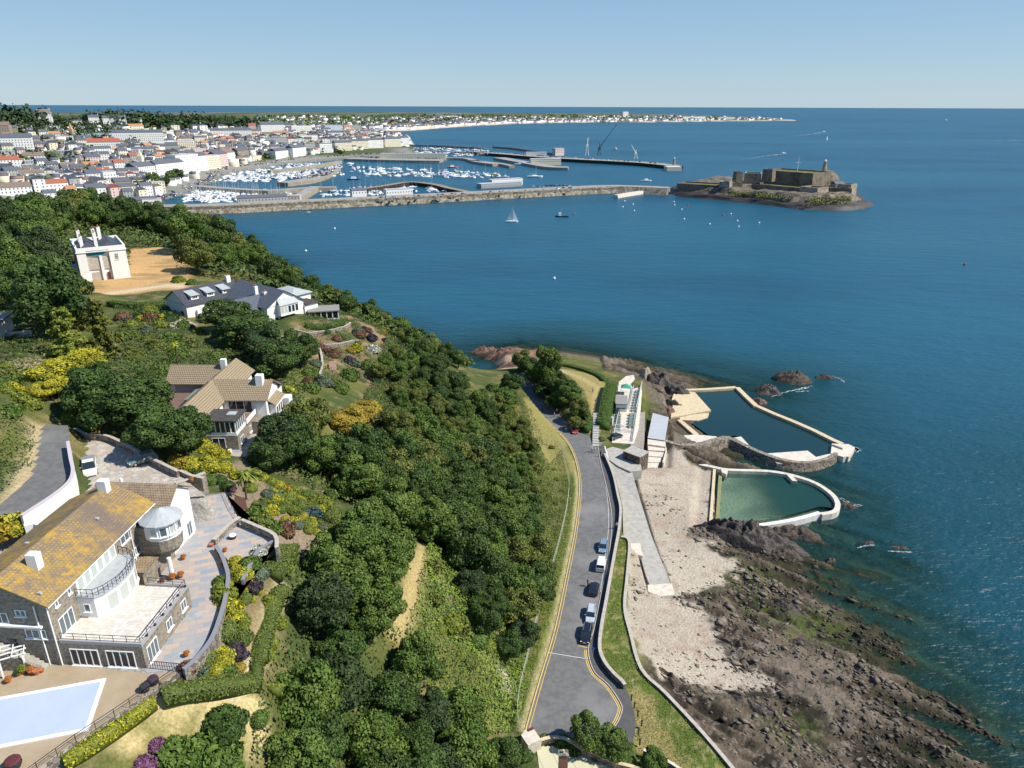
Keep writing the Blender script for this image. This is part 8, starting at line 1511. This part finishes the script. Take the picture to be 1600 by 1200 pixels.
# ================================================================ CARS, PEOPLE, STREET THINGS
def paint(n, c): return M(n, c, rough=.28, spec=.55, coat=.6)
def mk_car(label, col, x, y, z, rot, kind='hatch', L=4.2, W=1.78, H=1.48, cat='car', group=None):
    t = thing('parked_car' if cat == 'car' else cat, label, cat, (x, y, z), rot, group); bm_ = paint('paint_'+col[0], col[1]); hb = H*.56
    # stations along the car: x, half width, belt height, sill
    S = {'hatch': [(-.5, .80, .62), (-.47, .93, .80), (-.3, 1, 1.0), (0, 1, .98), (.22, 1, .94), (.38, .97, .82), (.47, .88, .68), (.5, .74, .52)],
         'van': [(-.5, .94, .95), (-.48, .99, 1.0), (-.2, 1, 1.0), (.1, 1, 1.0), (.3, 1, .98), (.42, .96, .82), (.48, .90, .72), (.5, .82, .58)]}['van' if kind in ('van', 'pickup') else 'hatch']
    mb = MB(); v = []
    for sx, sw, sh in S:
        w_ = sw*W/2; zt = hb*sh; v += [(sx*L, -w_*.92, .22), (sx*L, -w_, .42), (sx*L, -w_*.98, zt*.82+.1), (sx*L, -w_*.88, zt+.08), (sx*L, w_*.88, zt+.08), (sx*L, w_*.98, zt*.82+.1), (sx*L, w_, .42), (sx*L, w_*.92, .22)]
    f = []; n = len(S)
    for i in range(n-1):
        for k in range(8): f.append((8*i+k, 8*i+(k+1) % 8, 8*i+8+(k+1) % 8, 8*i+8+k))
    f += [tuple(range(8))[::-1], tuple(range(8*n-8, 8*n))]; mb.add(v, f); b = mb.build('body', bm_, t, smooth=False)
    G = {'hatch': (-.47, -.36, .10, .30), 'van': (-.495, -.47, .22, .36), 'suv': (-.48, -.42, .12, .28), 'pickup': (-.02, .02, .22, .36)}[kind]; zt = hb+.06; wr = W/2*.72; wb_ = W/2*.87
    mb = MB(); v = [(G[0]*L, -wb_, zt-.05), (G[3]*L, -wb_, zt-.1), (G[3]*L, wb_, zt-.1), (G[0]*L, wb_, zt-.05), (G[1]*L, -wr, H-.05), (G[2]*L, -wr, H-.04), (G[2]*L, wr, H-.04), (G[1]*L, wr, H-.05)]
    mb.add(v, [(0, 1, 5, 4), (1, 2, 6, 5), (2, 3, 7, 6), (3, 0, 4, 7)]); mb.build('windows', gl, t)
    mb = MB(); mb.add([(G[1]*L-.02, -wr-.02, H-.05), (G[2]*L+.02, -wr-.02, H-.04), (G[2]*L+.02, wr+.02, H-.04), (G[1]*L-.02, wr+.02, H-.05), (G[1]*L+.1, -wr*.86, H+.02), (G[2]*L-.1, -wr*.86, H+.03), (G[2]*L-.1, wr*.86, H+.03), (G[1]*L+.1, wr*.86, H+.02)], [(0, 1, 5, 4), (1, 2, 6, 5), (2, 3, 7, 6), (3, 0, 4, 7), (4, 5, 6, 7)]); mb.build('roof', bm_, t)
    if kind == 'van': mb = MB(); mb.box(G[0]*L+.15, .02*L, -wr-.09, wr+.09, zt, H-.08); mb.build('load_body', bm_, t)
    if kind == 'suv':
        for s in (-1, 1): mb = MB(); mb.tube((G[1]*L+.2, s*wr*.9, H+.08), (G[2]*L-.2, s*wr*.9, H+.08), .03); mb.build('roof_rail', m_metal, t)
    if kind == 'pickup': mb = MB(); mb.box(-.5*L+.1, -.05*L, -W/2+.1, W/2-.1, hb+.02, hb+.30); mb.build('load_bed', m_metal, t)
    for sx in (-.31, .31):
        for s in (-1, 1):
            mb = MB(); mb.tube((sx*L, s*(W/2-.22), .32), (sx*L, s*(W/2+.012), .32), .32, n=14); wl = mb.build('wheel', m_black, t); mb = MB(); mb.tube((sx*L, s*(W/2), .32), (sx*L, s*(W/2+.025), .32), .19, n=8); mb.build('rim', m_metal, wl)
    for s in (-1, 1):
        mb = MB(); mb.cbox(.475*L, s*W*.34, hb*.62, .12, .34, .14, -s*.25); mb.build('headlight', M('lamp_glass', (.7, .7, .68), .1, .6), t); mb = MB(); mb.cbox(-.492*L, s*W*.38, hb*.75, .06, .24, .2); mb.build('tail_light', M('lamp_red', (.35, .01, .01), .2, .5), t)
        mb = MB(); mb.cbox(.2*L, s*(W/2+.07), hb+.02, .12, .2, .12); mb.build('wing_mirror', bm_, t)
    mb = MB(); mb.cbox(.5*L, 0, .42, .04, .5, .11); mb.build('number_plate', m_whitep, t); return t
def car_px(px, py, z, dirpx, label, col, **k):
    p = at(px, py, z); q = at(px+dirpx[0], py+dirpx[1], z); return mk_car(label, col, p[0], p[1], z, math.atan2(q[1]-p[1], q[0]-p[0]), **k)
gq = 'cars parked along the kerb'
car_px(942, 857, 7.03, (-3, 20), 'blue grey small car with its nose towards the camera, farthest of the kerb row', ('bluegrey', (.16, .24, .32)), group=gq)
car_px(939, 885, 7.03, (3, -20), 'white van parked in the kerb row between the blue and the black car', ('white', (.78, .78, .77)), kind='van', L=4.5, W=1.85, H=1.85, cat='van')
car_px(928, 923, 7.03, (4, -20), 'black hatchback parked alone in the middle of the kerb row', ('black', (.010, .010, .014)), group=gq)
car_px(923, 963, 7.03, (-3, 20), 'silver estate car with dark windows parked behind the black one', ('silver', (.42, .46, .50)), kind='suv', L=4.5, group=gq)
car_px(916, 994, 7.03, (-4, 20), 'long black car nearest the camera at the start of the yellow line', ('black', (.010, .010, .014)), kind='suv', L=4.7, W=1.85, group=gq)
car_px(897, 674, 7.03, (8, 20), 'red car at the edge of the tree shade near the stone steps', ('red', (.42, .012, .02)))
car_px(963, 684, 6.8, (20, -8), 'dark car parked under the terrace of the kiosk', ('darkblue', (.012, .018, .03)))
car_px(141, 735, 44.53, (2, 20), 'white pickup van parked facing the camera on the paved drive', ('white', (.78, .78, .77)), kind='pickup', L=4.9, W=1.95, H=1.95, cat='van')
car_px(224, 722, 44.53, (-20, 6), 'grey green car half hidden behind the brown roof on the drive', ('greygreen', (.14, .20, .19)))
# ---- people
def skin_body(P, E, Rr, sub=1):
    me = bpy.data.meshes.new('person'); me.from_pydata(P, E, []); o = bpy.data.objects.new('person', me); scene.collection.objects.link(o)
    m = o.modifiers.new('s', 'SKIN'); m.use_smooth_shade = True
    for i, r in enumerate(Rr): me.skin_vertices[0].data[i].radius = (r, r)
    me.skin_vertices[0].data[0].use_root = True; s = o.modifiers.new('d', 'SUBSURF'); s.levels = sub
    dg = bpy.context.evaluated_depsgraph_get(); me2 = bpy.data.meshes.new_from_object(o.evaluated_get(dg)); bpy.data.objects.remove(o); return me2
def person_mesh(walk, bag=False):
    a = .28 if walk else .06
    P = [(0,0,.95),(0,0,1.15),(0,0,1.38),(0,0,1.50),(.01,0,1.58),(.02,0,1.68),(.01,0,1.74)]; R_ = [.145,.135,.15,.062,.07,.098,.06]; E = [(0,1),(1,2),(2,3),(3,4),(4,5),(5,6)]
    def chain(root, pts, rs):
        k = root
        for p, r in zip(pts, rs): P.append(p); R_.append(r); E.append((k, len(P)-1)); k = len(P)-1
        return k
    P.append((.115, 0, 1.66)); R_.append(.018); E.append((5, len(P)-1))
    for s in (-1, 1):
        w_ = a*s; chain(0, [(w_*.05, s*.10, .88), (w_*.8, s*.10, .50), (w_*1.3-(.05 if w_ < 0 else 0), s*.10, .10), (w_*1.3+.03, s*.10, .045), (w_*1.3+.16, s*.11, .035)], [.10, .068, .042, .045, .035])
        h = chain(2, [(0, s*.19, 1.42), (-w_*.35, s*.25, 1.14), (-w_*.8+.08, s*.26, .90), (-w_*.9+.10, s*.26, .83)], [.065, .047, .033, .036])
        q = P[h]
        for j, (dx, dz) in enumerate(((-.024, -.085), (-.008, -.10), (.010, -.098), (.026, -.08))): chain(h, [(q[0]+dx, q[1], q[2]+dz*.55), (q[0]+dx+.008, q[1]-s*.01, q[2]+dz)], [.010, .008])
        chain(h, [(q[0]+.04, q[1]-s*.01, q[2]-.01), (q[0]+.055, q[1]-s*.015, q[2]-.045)], [.011, .009])
    return skin_body(P, E, R_)
_pm = [person_mesh(False), person_mesh(True)]
m_skin = M('skin', (.48, .27, .18), .6, .3); _pc = {}
def person(px, py, z, rot, walk, top, trou, hair, label, where=None):
    p = where or at(px, py, z); me = _pm[walk].copy(); me.materials.clear()
    for m in (m_skin, M('cloth_'+str(top), top, .85, .15), M('cloth_'+str(trou), trou, .85, .15), m_black): me.materials.append(m)
    for f in me.polygons:
        c = f.center; f.material_index = 3 if c.z < .09 else 2 if c.z < .98 and abs(c.y) < .205 else 1 if .96 < c.z < 1.48 and not (c.z < 1.18 and abs(c.y) > .2) else 0
    o = bpy.data.objects.new('person', me); scene.collection.objects.link(o); o.location = (p[0], p[1], z); o.rotation_euler = (0, 0, rot); tag(o, label, 'person')
    mb = MB(); mb.ball((-.012, 0, 1.695), .112, 9, 0, 1.05); mb.v = [(x, y, zz if x < .05 or zz > 1.70 else 1.70+(zz-1.70)*.1) for x, y, zz in mb.v]; mb.build('hair', M('hair_'+str(hair), hair, .8), o, smooth=True); return o
W_, K_, B_, R_ = (.75, .75, .73), (.02, .02, .025), (.05, .10, .25), (.40, .05, .05)
person(925, 706, 7.03, 2.0, 0, W_, B_, (.12, .07, .03), 'person in white top, left of the pair talking on the road'); person(929, 707, 7.03, 4.5, 0, W_, (.5, .45, .38), (.3, .2, .1), 'person in white top and pale trousers, right of the pair talking on the road'); person(938, 713, 7.14, 1.2, 1, K_, K_, (.02, .015, .01), 'person in dark clothes walking at the end of the pavement')
person(963, 826, 7.14, 4.2, 1, W_, B_, (.05, .03, .02), 'person in a white top walking along the pavement by the wall'); person(918, 916, 7.03, .3, 0, K_, (.06, .06, .07), (.05, .03, .02), 'person in dark clothes standing beside the black hatchback'); p = hit(926, 613); person(0, 0, p[2], 1.4, 1, (.45, .45, .48), K_, (.03, .02, .02), 'person walking on the sunny headland path', p)
for i, (px, py, c) in enumerate([(852,636,W_),(856,640,R_),(870,646,W_),(875,651,K_),(866,652,(.55,.25,.25)),(848,641,B_)]): person(px, py, 7.03, 2+i, i % 2, c, K_, (.05, .03, .02), ['person in white, farthest left in the tree shade', 'person in a red top in the tree shade on the road', 'person in white in the middle of the tree shade', 'person in dark clothes nearest the red car', 'person in a faded pink top in the tree shade', 'person in a blue top at the shaded road edge'][i])
p = at(941, 712, 7.14); t = thing('bicycle', 'dark bicycle standing beside the person at the end of the pavement', 'bicycle', (p[0]+.4, p[1], 7.14), 1.2)
for x in (-.52, .52): mb = MB(); mb.tube((x, -.02, .34), (x, .02, .34), .34, n=14); w_ = mb.build('wheel', m_black, t); mb = MB(); mb.tube((x, -.025, .34), (x, .025, .34), .06, n=6); mb.build('hub', m_metal, w_)
mb = MB(); F_ = [((-.52, 0, .34), (-.15, 0, .85)), ((-.15, 0, .85), (.38, 0, .85)), ((.38, 0, .9), (.52, 0, .34)), ((-.15, 0, .85), (-.05, 0, .32)), ((-.05, 0, .32), (.38, 0, .82)), ((-.52, 0, .34), (-.05, 0, .32))]
for a, b in F_: mb.tube(a, b, .022, n=5)
mb.build('frame', m_iron, t); mb = MB(); mb.box(-.28, -.05, -.07, .07, .92, .97); mb.build('saddle', m_black, t); mb = MB(); mb.tube((.36, -.26, 1.0), (.36, .26, 1.0), .018); mb.build('handlebar', m_iron, t)
# ---- sign, bollards, benches
p = at(926, 1031, 7.14); t = thing('road_sign', 'small round road sign on a thin pole at the end of the parking bay', 'road sign', (p[0], p[1], 7.12)); mb = MB(); mb.tube((0, 0, 0), (0, 0, 2.5), .035, n=6); mb.build('pole', m_metal, t); mb = MB(); mb.tube((0, -.03, 2.35), (0, .03, 2.35), .28, n=14); mb.build('sign_plate', M('sign_blue', (.05, .10, .35), .4), t)
p = at(937, 706, 7.14); t = thing('road_sign', 'pale signboard by the pavement end beside the kiosk approach', 'road sign', (p[0]-2.2, p[1]-.4, 7.03)); mb = MB(); mb.tube((0, 0, 0), (0, 0, 2.2), .035, n=6); mb.build('pole', m_metal, t); mb = MB(); mb.box(-.35, .35, -.02, .02, 1.5, 2.2); mb.build('sign_plate', m_whitep, t)
for i, (px, py) in enumerate([(984,1089),(988.5,1101),(994,1114),(1000,1129),(995,1142),(997,1158)]):
    p = at(px, py, 7.0); t = thing('bollard', f'squat wooden bollard with dark top on the dry grass, {["farthest", "second farthest", "third farthest", "third nearest", "second nearest", "nearest"][i]} of six', 'bollard', (p[0]+.3, p[1], 6.6), 0, 'bollards round the turning circle'); mb = MB(); mb.cyl(0, 0, -.3, .16, .8, .14, 8); mb.build('post', m_wood, t); mb = MB(); mb.cyl(0, 0, .804, .19, .9, .12, 8); mb.build('cap', m_iron, t)
# ---- mesh fence along the grass strip
fp = smooth_path(hpoly([(840,690),(862,697),(876,702),(884,735),(889,760),(885,800),(874,850),(860,900),(845,950),(832,1000),(820,1050),(812,1085),(808,1120),(812,1145)]), 3); fz_ = [hz(*q) for q in fp]; c = fp[0]
t = thing('wire_fence', 'pale wire mesh fence along the foot of the slope beside the road', 'fence', (c[0], c[1], 0)); Lf = (c[0], c[1], 0)
for i in range(0, len(fp), 1): mb = MB(); mb.tube((*fp[i], fz_[i]-.2), (*fp[i], fz_[i]+1.9), .045, n=5); mb.build('post', M('concrete_post', (.46, .46, .42), .8), t, wloc=Lf)
mb = MB()
for i in range(len(fp)-1):
    for h in (.3, .65, 1.0, 1.35, 1.7, 1.95): mb.tube((*fp[i], fz_[i]+h), (*fp[i+1], fz_[i+1]+h), .016 if h < 1.9 else .03, n=3)
mb.build('wire', M('fence_wire', (.30, .33, .28), .7), t, wloc=Lf)
# ---- stone steps up to the headland
A_, B_ = at(931, 697, 7.0), at(932, 645, 9.2); t = thing('stone_steps', 'straight flight of pale stone steps between the hedges', 'steps', (A_[0], A_[1], 6.5)); d = (B_-A_)/14
mb = MB()
for k in range(14): c = A_+d*k; mb.box(c[0]-A_[0]-.9, c[0]-A_[0]+.9, c[1]-A_[1], c[1]-A_[1]+d[1]+.02, -1, c[2]-6.5+.12)
mb.build('tread', m_conc, t)
for k in range(14): c = A_+d*k; mb = MB(); mb.box(c[0]-A_[0]-.92, c[0]-A_[0]+.92, c[1]-A_[1]-.05, c[1]-A_[1]+.12, c[2]-6.5+.124, c[2]-6.5+.16); mb.build('step_edge', m_whl, t)
# ---- kiosk terrace: cafe, canopy, picnic tables, fences
def frame_px(a, b, z):
    A_, B_ = at(*a, z), at(*b, z); return A_, math.atan2(B_[1]-A_[1], B_[0]-A_[0]), math.dist(A_[:2], B_[:2])
A_, ang, L_ = frame_px((962,643), (979,644), 6.66); t = thing('cafe_kiosk', 'low kiosk with a grey flat roof and white walls on the seaside terrace', 'kiosk', (A_[0], A_[1], 6.66), ang)
mb = MB(); mb.box(0, L_, 0, 6.5, 0, 2.5); mb.build('wall', m_white, t); mb = MB(); mb.box(-.2, L_+.2, -.3, 6.8, 2.504, 2.75); mb.build('roof', M('grey_felt', (.25, .24, .22)), t); mb = MB(); mb.box(0, L_, -2.4, -.304, 2.3, 2.36); mb.build('awning', M('teal_canvas', (.10, .14, .14), .7), t)
mb = MB(); mb.box(.4, L_-.4, -.05, 0, 1.0, 2.1); mb.build('serving_hatch', gl, t)
A_, ang, L_ = frame_px((970,617), (985,618), 6.66); t = thing('green_gazebo', 'pointed green canvas gazebo behind the kiosk', 'gazebo', (A_[0], A_[1], 6.66), ang)
for x in (0, L_):
    for y in (0, 2.8): mb = MB(); mb.box(x-.05, x+.05, y-.05, y+.05, 0, 2.4); mb.build('post', m_whitep, t)
mb = MB(); mb.add([(-.1, -.1, 2.4), (L_+.1, -.1, 2.4), (L_+.1, 2.9, 2.4), (-.1, 2.9, 2.4), (L_/2, 1.4, 3.5)], [(0, 1, 4), (1, 2, 4), (2, 3, 4), (3, 0, 4)]); mb.build('canopy', M('green_canvas', (.05, .30, .22), .7), t)
def table(px, py, i, lab):
    p = at(px, py, 6.66); t = thing('picnic_table', lab, 'picnic table', (p[0], p[1], 6.67), .05, 'tables on the seaside terrace'); mb = MB(); mb.box(-.8, .8, -.38, .38, .72, .78); mb.build('tabletop', M('teal_table', (.10, .17, .17), .6), t)
    for s in (-1, 1): mb = MB(); mb.box(-.8, .8, s*.78-.14, s*.78+.14, .42, .47); mb.build('bench', M('teal_table', (.16, .30, .30)), t); mb = MB(); mb.box(s*.6-.04, s*.6+.04, -.75, .75, 0, .41); mb.build('leg', m_wood, t)
for i in range(6): table(966-i*.3, 651+i*4.2, i, 'teal picnic table in the left row in front of the kiosk')
for i in range(5): table(987-i*.5, 650+i*4.4, i, 'teal picnic table in the row beside the promenade fence')
for i in range(8): table(996-i*.9, 613+i*4.2, i, 'teal picnic table in the seaward row behind the low fence')
for a, b, lb in (((957,690),(968,640),'white picket fence on the hedge side of the terrace'),((989,690),(1002,605),'white fence between the terrace and the promenade'),((994,640),(1003,600),'white fence at the seaward corner of the terrace'),((958,674),(988,677),'white fence across the front of the terrace'),((984,640),(990,606),'white fence beside the kiosk wall'),((958,668),(975,669),'lower white fence above the parked dark car')):
    p_ = poly([a, b], 6.66); mb = MB(); n = max(2, int(math.dist(*p_)/.35)); c = p_[0]
    for k in range(n+1): x = p_[0][0]+(p_[1][0]-p_[0][0])*k/n-c[0]; y = p_[0][1]+(p_[1][1]-p_[0][1])*k/n-c[1]; mb.box(x-.06, x+.06, y-.06, y+.06, 0, 1.05)
    mb.tube((0, 0, .95), (p_[1][0]-c[0], p_[1][1]-c[1], .95), .07, n=4); mb.tube((0, 0, .45), (p_[1][0]-c[0], p_[1][1]-c[1], .45), .06, n=4); o = mb.build('picket_fence', m_whitep, loc=(c[0], c[1], 6.67)); tag(o, lb, 'fence')
A_, ang, L_ = frame_px((949,663), (957,664), 6.9); t = thing('white_hut', 'tiny white hut between the big hedge and the kiosk terrace', 'hut', (A_[0], A_[1], 6.9), ang); mb = MB(); mb.box(0, 1.5, 0, 1.4, -.5, 2.0); mb.build('wall', m_white, t); mb = MB(); mb.box(-.1, 1.6, -.1, 1.5, 2.004, 2.12); mb.build('roof', m_lead, t)
# ---- palm in the rock garden, tree fern, bare poles
def palm(px, py, h, label, tone='lime', n=22, fl=1.7):
    p = hit(px, py); t = thing('palm_tree', label, 'palm', (p[0], p[1], p[2])); mb = MB(); mb.tube((0, 0, -.5), (.1, 0, h), .16, .13, 8); mb.build('trunk', m_bark, t); rr = np.random.RandomState(px); V = []; 
    for i in range(n):
        a = rr.uniform(0, 6.28); e = rr.uniform(-.1, 1.1); d = np.array([math.cos(a), math.sin(a), 0.]); s_ = np.array([-math.sin(a), math.cos(a), 0.])
        for k in range(5):
            t0, t1 = k/5, (k+1)/5; f = lambda q: d*fl*q+np.array([.1, 0, h+fl*(e*q-.9*q*q)]); w0, w1 = .16*math.sin(3.14*(t0*.9+.08)), .16*math.sin(3.14*(t1*.9+.08)); V += [f(t0)-s_*w0, f(t0)+s_*w0, f(t1)+s_*w1, f(t1)-s_*w1]
    V = np.array(V); Q = np.arange(len(V)).reshape(-1, 4); npmesh('fronds', V, Q, [LM[tone]], attr={'lv': ('FACE', rr.rand(len(Q)))}, parent=t)
palm(385, 780, 4.6, 'palm with a bare trunk standing in the rock garden', 'lime', 20, 1.2); palm(388, 752, 1.2, 'spreading bright tree fern behind the palm', 'lime', 30, 2.2); palm(198, 552, 4.5, 'thin palm with a pale trunk in the upper garden', 'olive', 18, 1.3); palm(278, 572, 5.0, 'tall thin palm behind the tan roof ridge', 'yellow', 16, 1.1); palm(300, 1040, .4, 'spiky pale agave beside the terrace railing', 'grey', 20, 1.0)
for t in HID:
    for c in list(t.children): bpy.data.objects.remove(c)
    bpy.data.objects.remove(t)
# ================================================================ LABELS: tell look-alikes apart by where they stand
ORD = ['first', 'second', 'third', 'fourth', 'fifth', 'sixth', 'seventh', 'eighth', 'ninth', 'tenth', 'eleventh', 'twelfth', 'thirteenth', 'fourteenth', 'fifteenth', 'sixteenth', 'seventeenth', 'eighteenth', 'nineteenth', 'twentieth']
bpy.context.view_layer.update()
_by = {}
for o in THINGS:
    if o.get('shared'): continue
    _by.setdefault(o['label'], []).append(o)
for lb, os_ in _by.items():
    if len(os_) < 2: continue
    os_.sort(key=lambda o: o.location.y); n = len(os_)
    if n <= 9: rows = [os_]
    else:
        k = math.ceil(n/8); rows = [os_[i*n//k:(i+1)*n//k] for i in range(k)]
    for r, row in enumerate(rows):
        row.sort(key=lambda o: proj(o.location)[0])
        for i, o in enumerate(row):
            pos = 'leftmost' if i == 0 else 'rightmost' if i == len(row)-1 else ORD[i]+' from left'
            o['label'] = lb+', '+pos+('' if len(rows) == 1 else f' in {ORD[r]} row')
for o in THINGS:
    if 'shared' in o: del o['shared']
